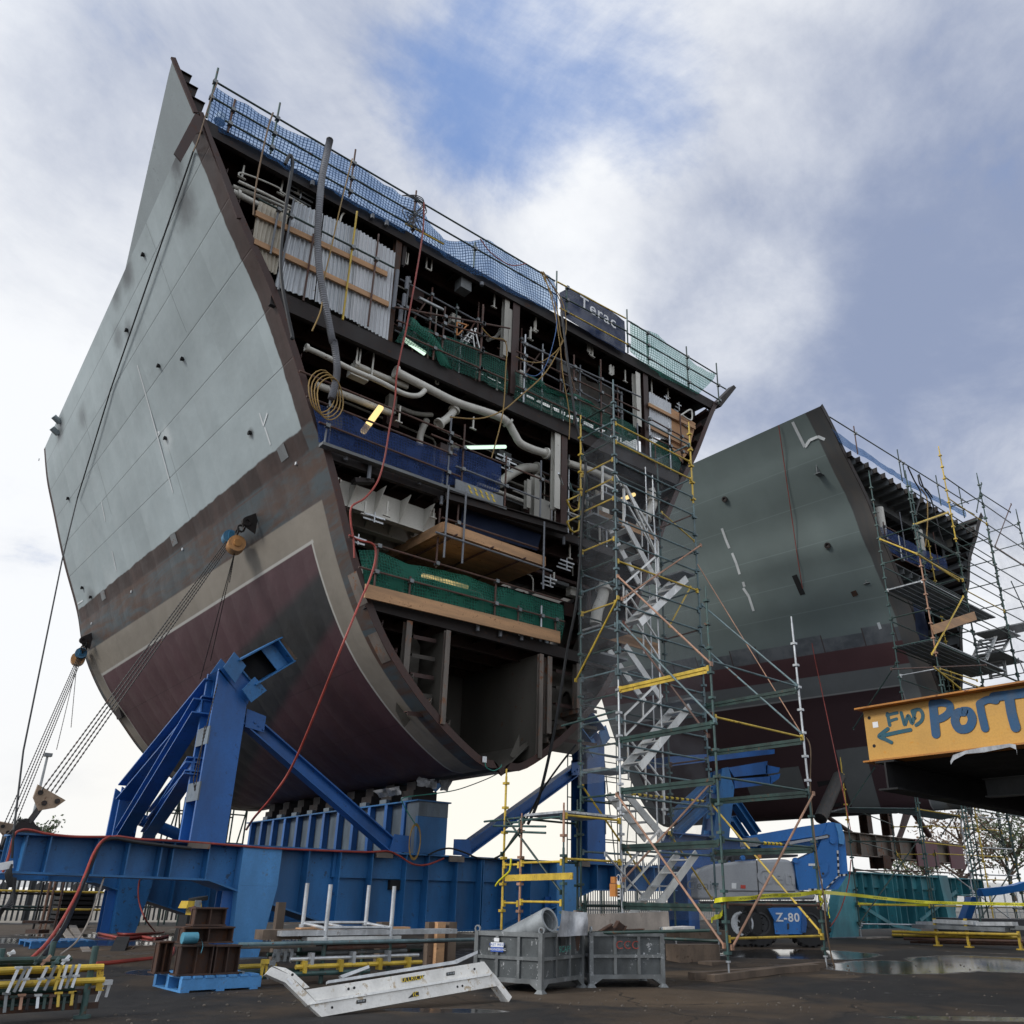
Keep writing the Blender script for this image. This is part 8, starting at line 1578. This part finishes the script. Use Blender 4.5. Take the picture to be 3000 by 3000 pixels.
def jack():
    y = 15.6; q = lambda x, yy, dy=0.: gY(rU(x, yy), y + dy); T = thing('climbing_jack', 'yellow hydraulic jack on a dark tapered stand under the girder', 'jack', gG(rU(400, 660)))
    a, b = q(290, 620), q(530, 620); c, d = q(350, 285), q(520, 285); mb = MB(); mb.hexa([a, b, b + V((0, .5, 0)), a + V((0, .5, 0))], [c, d, d + V((0, .4, 0)), c + V((0, .4, 0))]); mb.build('stand', 'black_steel', T, smooth=False)
    a, b = q(335, 215), q(500, 215); c, d = q(360, 140), q(490, 140); mb = MB(); mb.hexa([a, b, b + V((0, .4, 0)), a + V((0, .4, 0))], [c, d, d + V((0, .35, 0)), c + V((0, .35, 0))]); mb.build('jack_body', 'jack_yellow', T, smooth=False)
    mb = MB(); mb.bx(q(390, 285, .05), V((q(500, 215).x, y + .35, q(500, 215).z))); mb.build('jack_base', 'jack_yellow', T, smooth=False)
    mb = MB(); mb.tube(q(460, 140, .2), q(460, 100, .2), .16, 14); mb.build('ram', 'black_steel', T); mb = MB(); c = q(420, 225, -.06); mb.tube(c, c + V((0, .08, 0)), .05, 12); mb.build('valve', 'red_panel', T)
    mb = MB(); mb.box(q(455, 170, -.02), (.1, .03, .12)); mb.build('gauge', 'galv_dark', T, smooth=False)
jack()
# rack at the lower left corner with yellow tubes and wedge ends
def left_rack():
    bse = gG(rT(1160, 1365)); Y = bse.y; q = lambda x, y, dy=0.: gY(rT(x, y), Y + dy)
    T = thing('tube_rack', 'low green post rack at the lower left, holding yellow tubes', 'rack', bse)
    for a, b, dy in (((1352, 345), (1160, 1365), 0), ((765, 280), (700, 480), 1.2), ((40, 380), (-20, 700), 1.2), ((-420, 345), (-560, 1365), 0)):
        P, Q = q(*a, dy), q(*b, dy); P.x = Q.x = (P.x + Q.x) / 2 if dy == 0 else P.x; Q.z = ground_z(Q.x, Q.y); mb = MB(); mb.tube(Q, P, .034, 10); mb.ring(Q, Q + V((0, 0, .03)), .09, .03, 12); mb.build('post', 'green_tube', T)
    for y in (1000, 1200): z = q(1160, y).z; mb = MB(); mb.bar((q(-600, y).x, Y + .05, z), (q(1400, y).x, Y + .05, z), .05, .06); mb.build('rail', 'rust_steel', T, smooth=False)
    grp = 'yellow and green ledgers stacked in the left rack'; k = 0
    for yy, m, r, dy in ((660, 'yellow_tube', .03, -.05), (700, 'yellow_tube', .03, .08), (850, 'yellow_tube', .03, -.08), (900, 'yellow_tube', .028, .06), (540, 'dark_green_tube', .03, .1), (600, 'dark_green_tube', .03, .2), (760, 'black_steel', .03, .1), (960, 'dark_green_tube', .03, .0), (1040, 'rust_tube', .03, .05), (1100, 'dark_green_tube', .03, .1), (1180, 'dark_green_tube', .03, .12)):
        z = q(700, yy).z; x1 = q(1440 if 'yellow' in m else 1250 - 60 * (k % 3), yy).x - (.0 if 'yellow' in m else .1); t = one('ledger_tube', 'scaffold ledger lying in the left rack, ' + {0: 'topmost yellow one', 1: 'yellow one just behind the topmost', 2: 'lower front yellow one', 3: 'lower rear yellow one', 4: 'uppermost dark green one', 5: 'second dark green one from top', 6: 'black one between the yellow pairs', 7: 'dark green one under the yellow pairs', 8: 'brown one', 9: 'dark green one above the bottom', 10: 'bottom dark green one'}[k], 'tube', MB().tube((q(-700, yy).x, Y + dy, z), (x1, Y + dy, z), r, 8), m, None, grp); k += 1
    for x, y0, y1, x1, m, i in ((265, 650, 1010, 100, 'galv', 0), (370, 650, 1000, 195, 'galv', 1), (440, 640, 990, 280, 'galv', 2), (670, 640, 985, 490, 'galv', 3), (790, 620, 975, 625, 'galv', 4), (870, 620, 970, 770, 'yellow_tube', 5), (950, 610, 960, 840, 'galv', 6), (1045, 610, 945, 930, 'galv', 7), (1130, 600, 935, 1015, 'galv', 8), (985, 480, 610, 870, 'galv', 9), (720, 480, 620, 580, 'tan_tube', 10), (600, 480, 610, 480, 'dark_green_tube', 11), (840, 510, 650, 720, 'green_tube', 12), (90, 1020, 1290, 60, 'galv', 13), (540, 1040, 1230, 520, 'galv', 14), (310, 1040, 1250, 280, 'tan_tube', 15), (830, 1010, 1210, 815, 'yellow_tube', 16), (1030, 1000, 1190, 1005, 'yellow_tube', 17), (190, 1060, 1260, 165, 'dark_green_tube', 18), (640, 1050, 1240, 610, 'dark_green_tube', 19), (730, 1050, 1240, 700, 'rust_tube', 20), (920, 1040, 1260, 885, 'dark_green_tube', 21), (1090, 1000, 1240, 1060, 'black_steel', 22), (410, 1050, 1250, 370, 'black_steel', 23), (200, 410, 480, 120, 'alu', 24)):
        P, Q = q(x, y0, -.16), q(x1, y1, -.20); mb = MB(); mb.bar(P, Q, .028, .016, (0, 1, 0)); c = P.lerp(Q, .5) if y1 < 1000 else P; mb.box(c, (.07, .045, .02)); m = 'galv_dark' if m == 'galv' and i in (1, 4, 7, 13) else m; w = dict(galv='bright galvanised', galv_dark='dull grey galvanised', yellow_tube='yellow painted', tan_tube='tan rusty', dark_green_tube='dark green', green_tube='mid green', rust_tube='rust brown', black_steel='black', alu='pale aluminium')[m]; one('wedge_end', w + ' flat wedge end at the front of the left tube rack', 'scaffold fitting', mb, m, None, w + ' wedge ends along the front of the left rack')
    mb = MB(); T2 = thing('wire_basket_end', 'yellow rusty mesh end piece at the right end of the left rack', 'mesh', q(1420, 1000))
    for k in range(5): mb = MB(); mb.tube(q(1385 + 20 * k, 630), q(1360 + 18 * k, 980), .008, 6); mb.build('wire', 'yellow_tube', T2)
    for k in range(7): mb = MB(); mb.tube(q(1385, 640 + 55 * k), q(1470, 640 + 55 * k), .006, 6); mb.build('wire', 'yellow_tube', T2)
    c = q(1490, 860, .1); mb = MB(); mb.box(c, (.14, .06, .05)); mb.prism([c + V((-.03, 0, 0)), c + V((.0, 0, 0)), c + V((-.05, 0, -.24)), c + V((-.07, 0, -.24))], (0, .03, 0)); mb.prism([c + V((.04, 0, 0)), c + V((.07, 0, 0)), c + V((.05, 0, -.15)), c + V((.03, 0, -.15))], (0, .03, 0)); one('scaffold_wedge', 'galvanised wedge head standing on the ground right of the left rack', 'scaffold fitting', mb, 'galv')
left_rack()
# scraps on the ground behind
pallet('blue pallet lying flat on the wet ground at the left', rV(335, 1670), rV(1085, 1640), 1.1, 'blue_paint')
for lab, a, b, w, t, m, dz in (('pale plank lying slanted on the blue pallet', rV(800, 1500), rV(980, 1725), .16, .04, 'grey_timber', .2), ('short pale plank crossing the slanted one', rV(690, 1530), rV(830, 1605), .14, .04, 'grey_timber', .18), ('rusty steel packing on the wet ground, upper', rV(310, 1500), rV(490, 1510), .4, .06, 'rust_steel', .3), ('rusty steel packing on the wet ground, lower', rV(330, 1540), rV(480, 1545), .3, .08, 'rust_steel', .15)):
    P, Q = gG(a), gG(b); P.z += dz; Q.z += dz if 'slanted on' not in lab else .03; mb = MB(); mb.bar(P, Q, w, t); one('plank', lab, 'plank', mb, m)
P = [gG(rV(*p)) for p in ((1230, 1720), (1400, 1720), (1450, 1640), (1300, 1640))]; mb = MB(); mb.hexa(P, [p + V((0, 0, z)) for p, z in zip(P, (.03, .03, .2, .2))]); one('rubber_ramp', 'black rubber ramp wedge on the ground', 'ramp', mb, 'rubber')
for i, (lab, L) in enumerate((('red hose snaking over the ground under the girder, nearest', [(1110, 1500), (1250, 1530), (1420, 1560), (1600, 1540), (1750, 1560), (1900, 1530)]), ('red hose looping round the concrete plinth', [(1130, 1495), (1180, 1440), (1260, 1445), (1330, 1500), (1480, 1510), (1700, 1500), (1850, 1480)]), ('brown cable curving over the ground to the ramp', [(690, 1720), (900, 1690), (1120, 1700), (1300, 1690), (1500, 1660), (1480, 1690)]))):
    hose('air_hose' if i < 2 else 'power_cable', lab, [gG(rV(*p)) + V((0, 0, .03)) for p in L], .03 if i < 2 else .02, 'red_hose' if i < 2 else 'brown_cable', 'hose' if i < 2 else 'cable')
hose('air_hose', 'orange red hose bundle lying on the ground behind the left rack', [gG(rF(*p)) + V((0, 0, .03)) for p in ((680, 1520), (800, 1510), (940, 1495), (1080, 1480), (1200, 1465), (1220, 1400), (1120, 1390))], .035, 'red_hose')
hose('power_cable', 'red cable hanging from the girder to the concrete plinth', [gY(rV(1580, 870), 25), gY(rV(1565, 1000), 24.9), gY(rV(1580, 1150), 24.8), gY(rV(1650, 1330), 24.6), gG(rV(1760, 1470))], .02, 'red_hose', 'cable')

# ------------------------------------------------------------------ articulated boom lift
def lift():
    D = 22.1; q = lambda x, y, dd=0.: gV(rR(x, y), D + dd); F = _fh
    base = gG(rR(700, 1600)); T = thing('boom_lift', 'blue and grey articulated boom lift parked behind the tower', 'boom lift', base)
    def pr(name, pts, dd, depth, mat, par=T, smooth=False): mb = MB(); mb.prism([q(x, y, dd) for x, y in pts], F * depth); return mb.build(name, mat, par, smooth)
    hood = pr('engine_hood', [(112, 1252), (105, 1060), (140, 1020), (215, 985), (400, 962), (600, 950), (750, 944), (800, 948), (838, 975), (856, 1060), (862, 1180), (1000, 1192), (1005, 1252)], .0, 1.0, 'lift_grey'); 
    bv = hood.modifiers.new('round', 'BEVEL'); bv.width = .07; bv.segments = 3; bv.limit_method = 'ANGLE'; bv.angle_limit = math.radians(25)
    for pts in ([(556, 958), (562, 958), (580, 1240), (573, 1240)], [(300, 1182), (850, 1184), (850, 1190), (300, 1188)]): pr('panel_gap', pts, -.012, .01, 'lift_dark', hood)
    for pts, m in (([(370, 1125), (405, 1127), (405, 1170), (370, 1168)], 'label_white'), ([(438, 1140), (475, 1142), (475, 1168), (438, 1166)], 'label_red')): pr('sticker', pts, -.012, .008, m, hood)
    M0 = Matrix.Identity(4); X = _r; Yv = V((0, 0, 1))
    text_mesh('Genie', .52, 'lift_grey', 'embossed_name', T, M0 @ basis(q(768, 1082, -.01), X, Yv), .012, .012); text_mesh('Genie', .30, 'galv_dark', 'embossed_name', T, M0 @ basis(q(150, 1145, -.01), X, Yv), .004)
    pr('chassis', [(200, 1262), (1010, 1258), (1000, 1330), (230, 1340)], .1, 1.5, 'lift_dark')
    ax = pr('axle_housing', [(650, 1318), (680, 1312), (900, 1312), (935, 1400), (930, 1480), (900, 1512), (700, 1512), (690, 1440), (690, 1380)], -.05, .5, 'lift_blue')
    pr('axle_flange', [(645, 1318), (690, 1316), (710, 1400), (700, 1420)], -.12, .1, 'lift_blue', ax); pr('axle_flange', [(905, 1340), (940, 1420), (930, 1500), (895, 1500)], -.1, .1, 'royal_paint', ax); pr('tow_eye', [(790, 1430), (803, 1430), (803, 1475), (790, 1475)], -.07, .02, 'lift_dark', ax)
    text_mesh('Z-80', .27, 'label_white', 'model_number', ax, M0 @ basis(q(793, 1388, -.06), X, Yv), .002, .006)
    def wheel(c, r, w, hub):
        o = q(*c, .0); o.z = ground_z(o.x, o.y) + r; ad = F if True else X; mb = MB(); mb.ring(o, o + ad * w, r * .93, r * .52, 28)
        t = mb.build('wheel', 'rubber', T, False)
        for k in range(22):
            a = k * 2 * math.pi / 22; u = X * math.cos(a) + Yv * math.sin(a); v = -X * math.sin(a) + Yv * math.cos(a); c0 = o + u * r * .96
            for s in (0, 1): mb = MB(); mb.bar(c0 + ad * (w * .02 + s * w * .5) + v * .03 * (1 - 2 * s), c0 + ad * (w * .46 + s * w * .5) + v * .05 * (2 * s - 1), .075, r * .10, u); mb.build('tread_lug', 'rubber', t, False)
        mb = MB(); mb.tube(o + ad * .06, o + ad * (w - .06), r * .52, 20); mb.ring(o + ad * .0, o + ad * .06, r * .55, r * .44, 20); mb.tube(o + ad * .02, o + ad * .09, r * .16, 12); mb.build('rim', hub, t)
    wheel((455, 1475), .52, .42, 'galv'); wheel((585, 1475), .52, .35, 'lift_dark'); wheel((965, 1480), .52, .5, 'lift_dark'); 
    o = q(300, 1480, 2.2); 
    pr('turntable', [(845, 965), (880, 945), (1015, 880), (1100, 665), (1140, 668), (1175, 730), (1172, 1095), (1085, 1172), (880, 1182), (862, 1100)], -.05, .55, 'lift_blue')
    pr('counterweight', [(1172, 800), (1225, 790), (1248, 1055), (1172, 1175), (1090, 1176), (1172, 1095)], .0, 1.2, 'lift_blue'); pr('boom_knuckle', [(1130, 668), (1195, 680), (1220, 790), (1180, 850), (1175, 730)], -.02, .8, 'lift_blue')
    pr('cover', [(1150, 672), (1195, 682), (1222, 770), (1220, 835), (1182, 830), (1175, 760)], -.1, .4, 'light_blue_paint'); pr('lower_boom', [(560, 790), (1010, 745), (1060, 800), (1010, 850), (600, 880)], .1, .35, 'lift_blue'); pr('upper_boom', [(470, 775), (900, 700), (1120, 668), (1100, 760), (620, 830), (560, 800)], .0, .45, 'lift_blue')
    pr('link_arm', [(240, 925), (480, 905), (870, 910), (870, 925), (480, 945), (240, 960)], .2, .4, 'lift_dark'); pr('mast', [(480, 775), (580, 785), (560, 940), (470, 950)], .3, .5, 'lift_blue'); pr('pivot_plate', [(440, 790), (560, 780), (600, 830), (560, 850), (440, 850)], -.05, .1, 'galv_dark')
    pr('cylinder', [(800, 815), (1095, 765), (1100, 782), (810, 835)], -.1, .1, 'lift_grey'); pr('arm_plate', [(1020, 935), (1060, 930), (1098, 970), (1098, 1040), (1060, 1080), (1040, 1075)], -.09, .04, 'lift_blue')
    for c, r in (((1132, 808), .07), ((1035, 965), .05), ((855, 955), .07), ((1060, 1055), .03), ((455, 935), .06)): mb = MB(); o = q(*c, -.1); mb.tube(o, o + F * .1, r, 14); mb.build('pin', 'lift_blue' if r > .04 else 'lift_dark', T)
    pr('slot', [(1045, 770), (1085, 756), (1112, 765), (1105, 785), (1050, 790)], -.06, .02, 'lift_dark'); pr('warning_sticker', [(1040, 1095), (1056, 1095), (1056, 1135), (1040, 1135)], -.06, .008, 'label_white'); pr('sticker_strip', [(950, 978), (1005, 978), (1005, 996), (950, 996)], -.06, .008, 'label_white')
    mb = MB(); o = q(580, 938, -.0); mb.tube(o, o + V((0, 0, .1)), .05, 10); mb.build('beacon', 'orange_paint', T)
    for (x0, y0), (x1, y1), n in (((1163, 880), (1172, 1075), 8), ((1165, 1075), (1080, 1165), 5), ((950, 1168), (1075, 1168), 6), ((1175, 1060), (1245, 1055), 4)):
        for k in range(n):
            a = (x0 + (x1 - x0) * k / n, y0 + (y1 - y0) * k / n); b = (x0 + (x1 - x0) * (k + .95) / n, y0 + (y1 - y0) * (k + .95) / n); horiz = abs(x1 - x0) > abs(y1 - y0)
            pr('hazard_stripe', [a, b, (b[0], b[1] + 16) if horiz else (b[0] + 13, b[1]), (a[0], a[1] + 16) if horiz else (a[0] + 13, a[1])], -.07, .008, 'label_black' if k % 2 else 'dirty_alu')
    mb = MB(); mb.sweep(curve([q(320, 975, .2), q(340, 930, .2), q(370, 930, .2), q(380, 975, .2)]), .06); mb.build('exhaust', 'lift_dark', T)
lift()
# caution tape
def tape(label, pts, wds=(), sub=6, h=.075):
    P = curve(pts, sub); mb = MB(); n = len(P)
    for i, p in enumerate(P): tw = V((.012 * math.sin(i * 1.3), .012 * math.cos(i * .9), 0)); mb.v += [p - V((0, 0, h / 2)) + tw, p + V((0, 0, h / 2)) - tw]
    for i in range(n - 1): mb.f.append((2 * i, 2 * i + 2, 2 * i + 3, 2 * i + 1))
    o = one('caution_tape', label, 'tape', mb, 'tape_yellow')
    for f in wds:
        k = int(f * (n - 1)); d = P[min(k + 1, n - 1)] - P[max(k - 1, 0)]; nn = d.cross(V((0, 0, 1))).normalized(); nn = -nn if nn.dot(CC - P[k]) < 0 else nn
        text_mesh('CAUTION DO NOT ENTER', .05, 'label_black', 'tape_words', o, Matrix.Translation(-o.location) @ basis(P[k] + nn * .012, d, (0, 0, 1)), .0005)
tape('yellow caution tape tied between the two front tower uprights', [gX(rR(240, 1260), TX1), gY(rR(320, 1248), TY0 - .05), gY(rR(500, 1240), TY0 - .05), gY(rR(640, 1222), TY0 - .05), gY(rR(850, 1215), TY0 - .05), gY(rR(1020, 1192), TY0 - .05)], (.42, .6, .78))
tape('yellow caution tape stretching from the tower over to the right edge', [gY(rR(1025, 1192), TY0 - .05), gD(rQ(300, 1195), 20.5), gD(rQ(700, 1240), 22), gD(rQ(1000, 1265), 22.5), gD(rQ(1300, 1275), 22), gD(rQ(1700, 1282), 21.5), gD(rQ(2000, 1290), 21)], (.3, .48, .66, .8, .92))
tape('yellow caution tape along the low rail by the teal girder', [gY(rQ(365, 1280), USP['l'][1] - .06), gY(rQ(620, 1290), USP['l'][1] - .3), gY(rQ(1030, 1290), USP['m'][1] - .1)], (.3, .7))
for lab, P in (('loose knotted tape end hanging on the right front upright', [gY(rR(*p), TY0 - .08) for p in ((1010, 1190), (1050, 1200), (1030, 1240), (1060, 1255), (1040, 1295))]), ('loose tape end fluttering at the left front upright', [gY(rR(*p), TY0 - .08) for p in ((300, 1345), (280, 1375), (240, 1385), (215, 1410))]), ('tape tail hanging behind the right front upright', [gY(rR(*p), TY0 + .3) for p in ((1085, 1250), (1100, 1300), (1105, 1380))])): tape(lab, P)
# stack of planks on the yellow rack at the right
def plank_rack():
    X = 23.7; q = lambda x, y, dx=0.: gX(rQ(x, y), X + dx); T = thing('plank_rack', 'low yellow rack at the right loaded with galvanised planks and tubes', 'rack', q(1250, 1690))
    for a, b in (((1090, 1420), (1122, 1680)), ((1380, 1420), (1418, 1690)), ((1880, 1540), (1900, 1670))):
        P, Q = q(*a), q(*b); P.y = Q.y; Q.z = ground_z(Q.x, Q.y); mb = MB(); mb.bar(Q, P, .08, .06, (0, 1, 0)); mb.ring(Q, Q + V((0, 0, .03)), .12, .03, 10); mb.build('post', 'yellow_tube', T, smooth=False)
    for y, m, x0, x1, dx in ((1545, 'yellow_tube', 690, 1880, -.1), (1575, 'yellow_tube', 690, 1880, .1), (1610, 'rust_tube', 800, 1930, 0), (1640, 'rust_tube', 860, 1980, .2), (1590, 'dark_green_tube', 700, 1900, .3)):
        A, B = q(x0, y, dx), q(x1, y + 25, dx); mb = MB(); mb.tube(A, B, .035, 8); mb.build('tube', m, T)
    for x0, y0, x1, y1, m, k in ((900, 1490, 1780, 1525, 'galv_dark', 0), (1100, 1445, 1480, 1460, 'galv', 1), (940, 1465, 1850, 1470, 'galv', 2), (1480, 1500, 2000, 1510, 'galv_dark', 3)):
        A, B = q(x0, y0, .1 * k), q(x1, y1, .1 * k); mb = MB(); mb.bar(A, B, .35, .09); mb.build('plank', m, T, smooth=False)
plank_rack()
# ------------------------------------------------------------------ behind the yard
def fence(label, x0, x1, Y, mat, h=2.95, pitch=.165, w=.07):
    T = thing('palisade_fence', label, 'fence', ((x0 + x1) / 2, Y, ground_z(40, 30))); g = .25; mb = MB(); x = x0
    while x < x1:
        t = .004; mb.add([(x - w / 2, Y, g + .1), (x, Y + .02, g + .1), (x + w / 2, Y, g + .1), (x - w / 2, Y, g + h - .15), (x, Y + .02, g + h), (x + w / 2, Y, g + h - .15)], [(0, 1, 4, 3), (1, 2, 5, 4)]); x += pitch
    mb.build('pale_panel', mat, T, smooth=False)
    for z in (.55, 2.35): mb = MB(); mb.bar((x0, Y + .06, g + z), (x1, Y + .06, g + z), .05, .06); mb.build('rail', mat, T, smooth=False)
    x = x0
    while x < x1: mb = MB(); mb.ib((x, Y + .14, g - .05), (x, Y + .14, g + h - .3), .1, .1, .012, (0, 1, 0)); mb.build('post', mat, T, smooth=False); x += 2.75
fence('dark steel palisade fence behind the blue cradles', -4, 30, 35, 'fence_steel'); fence('pale galvanised palisade fence behind the teal cradle at the right', 31, 95, 34, 'fence_galv', 3.1, .17, .08)
mb = MB(); n = 30
for i in range(n + 1):
    x = -60 + 300 * i / n
    for y, z in ((35.4, .2), (38, .75), (46, 1.0), (70, 1.2), (140, 1.25)): mb.v.append(V((x, y, z + (.12 * mnoise.noise(V((x * .2, y * .2, 1))) if z > .3 else 0))))
for i in range(n):
    for j in range(4): q = i * 5 + j; mb.f.append((q, q + 5, q + 6, q + 1))
o = mb.build('gravel_bank', 'grey_soil', None); tag(o, 'pale gravel bank beyond the palisade fence', 'ground', kind='structure')
def car(label, p, mat, D=62):
    c = gV(p, D); T = thing('parked_car', label, 'car', c); r, f = _r, _fh; P = lambda a, b, z: c + r * a + f * b + V((0, 0, z))
    mb = MB(); mb.prism([P(-2, 0, .3), P(2, 0, .3), P(2.05, 0, .75), P(1.2, 0, .9), P(-1.95, 0, .9)], f * 1.7); mb.build('body', mat, T, smooth=False); mb = MB(); mb.prism([P(-1.8, .1, .9), P(1.1, .1, .9), P(.5, .1, 1.42), P(-1.5, .1, 1.42)], f * 1.5); mb.build('cabin', 'car_glass', T, smooth=False)
    for a in (-1.25, 1.25): mb = MB(); mb.tube(P(a, -.03, .3), P(a, .2, .3), .3, 12); mb.build('wheel', 'rubber', T)
for lab, p, m in (('white car parked beyond the fence, leftmost', (60, 2612), 'car_white'), ('grey car parked beyond the fence left of the red one', (190, 2614), 'car_grey'), ('white car parked beyond the fence beside the red one', (275, 2614), 'car_white'), ('red car parked beyond the fence', (340, 2616), 'car_red')): car(lab, p, m)
def tree(label, base, top, D, spread, leaf, n, seed, bare=.0):
    rnd = random.Random(seed); b = gD(base, D); h = gD(top, D).z - b.z; T = thing('tree', label, 'tree', b); tips = []
    mb = MB(); P = curve([b + V((rnd.uniform(-.2, .2) * k, rnd.uniform(-.2, .2) * k, h * .17 * k)) for k in range(5)], 4); mb.sweep(P, .2, 8, lambda t: .025 * h * (1 - .75 * t) + .02)
    for k in range(16):
        s = P[rnd.randint(5, len(P) - 1)]; a = rnd.uniform(0, 6.28); L = spread * rnd.uniform(.5, 1.); e = s + V((math.cos(a) * L, math.sin(a) * L, h * rnd.uniform(.12, .42))); m_ = s.lerp(e, .5) + V((0, 0, .12 * L)); mb.sweep(curve([s, m_, e], 3), .05, 5, lambda t: .07 * (1 - t) + .015); tips += [e, m_, m_.lerp(e, .5)]
        for j in range(4): e2 = m_.lerp(e, rnd.random()) + V((rnd.uniform(-1, 1), rnd.uniform(-1, 1), rnd.uniform(0, 1.1))) * spread * .35; mb.sweep([m_.lerp(e, .6), e2], .02, 4, lambda t: .025 * (1 - t) + .008); tips.append(e2)
    mb.build('trunk', 'bark', T); mb = MB()
    for k in range(n):
        c = rnd.choice(tips) + V((rnd.gauss(0, 1), rnd.gauss(0, 1), rnd.gauss(0, .8))) * spread * .17; u = V((rnd.gauss(0, 1), rnd.gauss(0, 1), rnd.gauss(0, 1))).normalized(); v = u.orthogonal().normalized() * rnd.uniform(.05, .12); u *= rnd.uniform(.08, .2); mb.add([c - u, c + v, c + u, c - v], [(0, 1, 2, 3)])
    mb.build('crown', leaf, T, False)
tree('small dark tree showing above the left girder end', (105, 2600), (100, 2415), 62, 1.5, 'leaf_dark', 1500, 3); tree('brown half bare tree at the right edge behind the scaffold', (2840, 2640), (2860, 2375), 50, 3.0, 'leaf_brown', 900, 5)
tree('dark green tree beside the brown one at the right edge', (2975, 2640), (2985, 2390), 56, 2.6, 'leaf_dark', 1700, 8); tree('low dark green tree behind the fence between scaffold bays', (2700, 2610), (2705, 2500), 70, 2.6, 'leaf_dark', 1500, 9)
b, t = gD((99, 2440), 58), gD((139, 2216), 58); b.z = 1.; b.x, b.y = t.x, t.y; T = thing('light_pole', 'tall thin light pole beyond the left girder end', 'light pole', b); mb = MB(); mb.tube(b, t, .12, 8, .08); mb.build('pole', 'fence_galv', T); mb = MB(); mb.box(t + V((0, 0, .1)), (.5, .5, .22)); mb.build('lamp_head', 'galv_dark', T, smooth=False)
def barrier():
    T = thing('tube_barrier', 'yellow and dark tube hand rail before the fence at the left', 'barrier', (7, 29, .27)); Y = 29.
    for a, b, m in ((rV(-60, 1000), rV(1500, 1030), 'yellow_tube'), (rV(600, 1215), rV(1460, 1222), 'yellow_tube'), (rV(-60, 1028), rV(680, 1042), 'black_steel'), (rV(-60, 1178), rV(560, 1192), 'dark_green_tube'), (rV(-60, 1210), rV(560, 1222), 'dark_green_tube')): mb = MB(); mb.tube(gY(a, Y), gY(b, Y), .03, 8); mb.build('rail', m, T)
    for x0, x1, y0, m in ((480, 395, 900, 'black_steel'), (575, 455, 880, 'tan_tube'), (635, 505, 880, 'tan_tube'), (740, 610, 870, 'rust_tube')): P, Q = gY(rV(x0, y0), Y - .2), gY(rV(x1, 1430), Y - .2); P.x = Q.x = (P.x + Q.x) / 2; mb = MB(); mb.tube((Q.x, Y - .2, .25), P, .03, 8); mb.build('post', m, T)
barrier()
a, b = gY(rV(640, 1400), 30), gY(rV(1075, 1045), 30); T = thing('crate', 'black slatted crate standing before the fence under the girder', 'crate', (a.x, 30, .27))
for k in range(7): z = lerp(.35, b.z, k / 6.5); mb = MB(); mb.bx((a.x, 30, z), (b.x, 31, z + .17)); mb.build('slat', 'black_steel', T, smooth=False)
mb = MB(); mb.bx((a.x + .04, 30.04, .27), (b.x - .04, 30.96, b.z)); mb.build('core', 'black_steel', T, smooth=False)
def far_scaffold(label, x0, x1, z1, Y, n):
    T = thing('far_scaffold', label, 'scaffold', (x0, Y, .27))
    for k in range(n + 1):
        for dy in (0, 1.3): mb = MB(); x = lerp(x0, x1, k / n); mb.tube((x, Y + dy, .25), (x, Y + dy, z1), .03, 6); mb.build('upright', 'dark_green_tube', T)
    for k in range(int(z1 / 1.0)):
        for dy in (0, 1.3): mb = MB(); mb.tube((x0, Y + dy, 1 + k), (x1, Y + dy, 1 + k), .028, 6); mb.build('ledger', 'dark_green_tube', T)
    for k in range(n): mb = MB(); s = k % 2; mb.tube((lerp(x0, x1, (k + s) / n), Y, .6), (lerp(x0, x1, (k + 1 - s) / n), Y, z1 - .3), .028, 6); mb.build('brace', 'dark_green_tube', T)
a = gY((455, 2440), 31.5).x; b = gY((715, 2440), 31.5).x; far_scaffold('distant dark scaffold seen under the hull between the blue columns', a, b, 4.6, 31.5, 5)
a = gY((1716, 2440), 30.).x; b = gY((1815, 2440), 30.).x; far_scaffold('distant dark scaffold seen right of the blue column behind the stair tower', a, b + 1.2, 9.0, 30., 3)
T = thing('parked_lift', 'blue boom of another lift lying low before the right fence', 'boom lift', gD(rQ(1700, 1400), 24)); mb = MB(); mb.prism([gD(rQ(*p), 24) for p in ((1530, 1140), (1830, 1110), (1960, 1070), (1960, 1150), (1720, 1195), (1560, 1210))], _fh * .4); mb.build('boom', 'lift_blue', T, smooth=False)
mb = MB(); mb.prism([gD(rQ(*p), 24) for p in ((1440, 1215), (1510, 1215), (1440, 1420), (1370, 1420))], _fh * .4); mb.build('arm', 'royal_paint', T, smooth=False); mb = MB(); a = gD(rQ(1400, 1420), 24); mb.hexa([a + _r * u + _fh * w + V((0, 0, -.45)) for u, w in ((-.3, 0), (4.6, 0), (4.6, 1.6), (-.3, 1.6))], [a + _r * u + _fh * w for u, w in ((-.3, 0), (4.6, 0), (4.6, 1.6), (-.3, 1.6))]); mb.build('base', 'lift_dark', T, smooth=False)
for k in (0, 3.6): mb = MB(); c = a + _r * k + V((0, 0, -.62)); mb.tube(c, c + _fh * .3, .33, 14); mb.build('wheel', 'rubber', T)

rnd = random.Random(11); mb = MB()
for k in range(900):
    d = rnd.uniform(8.5, 20); a = AZ + math.radians(rnd.uniform(-33, 30)); x, y = d * math.cos(a), d * math.sin(a); z = ground_z(x, y)
    if mnoise.noise(V((x * .5, y * .5, 2))) < -.05: continue
    r = rnd.uniform(.006, .022); mb.sphere((x, y, z + r * .3), r, 5, 3, (rnd.uniform(.8, 1.5), 1, .7))
o = mb.build('grit', 'loose_grit', None, False); tag(o, 'loose grit and small stones scattered on the asphalt', 'grit', kind='stuff')
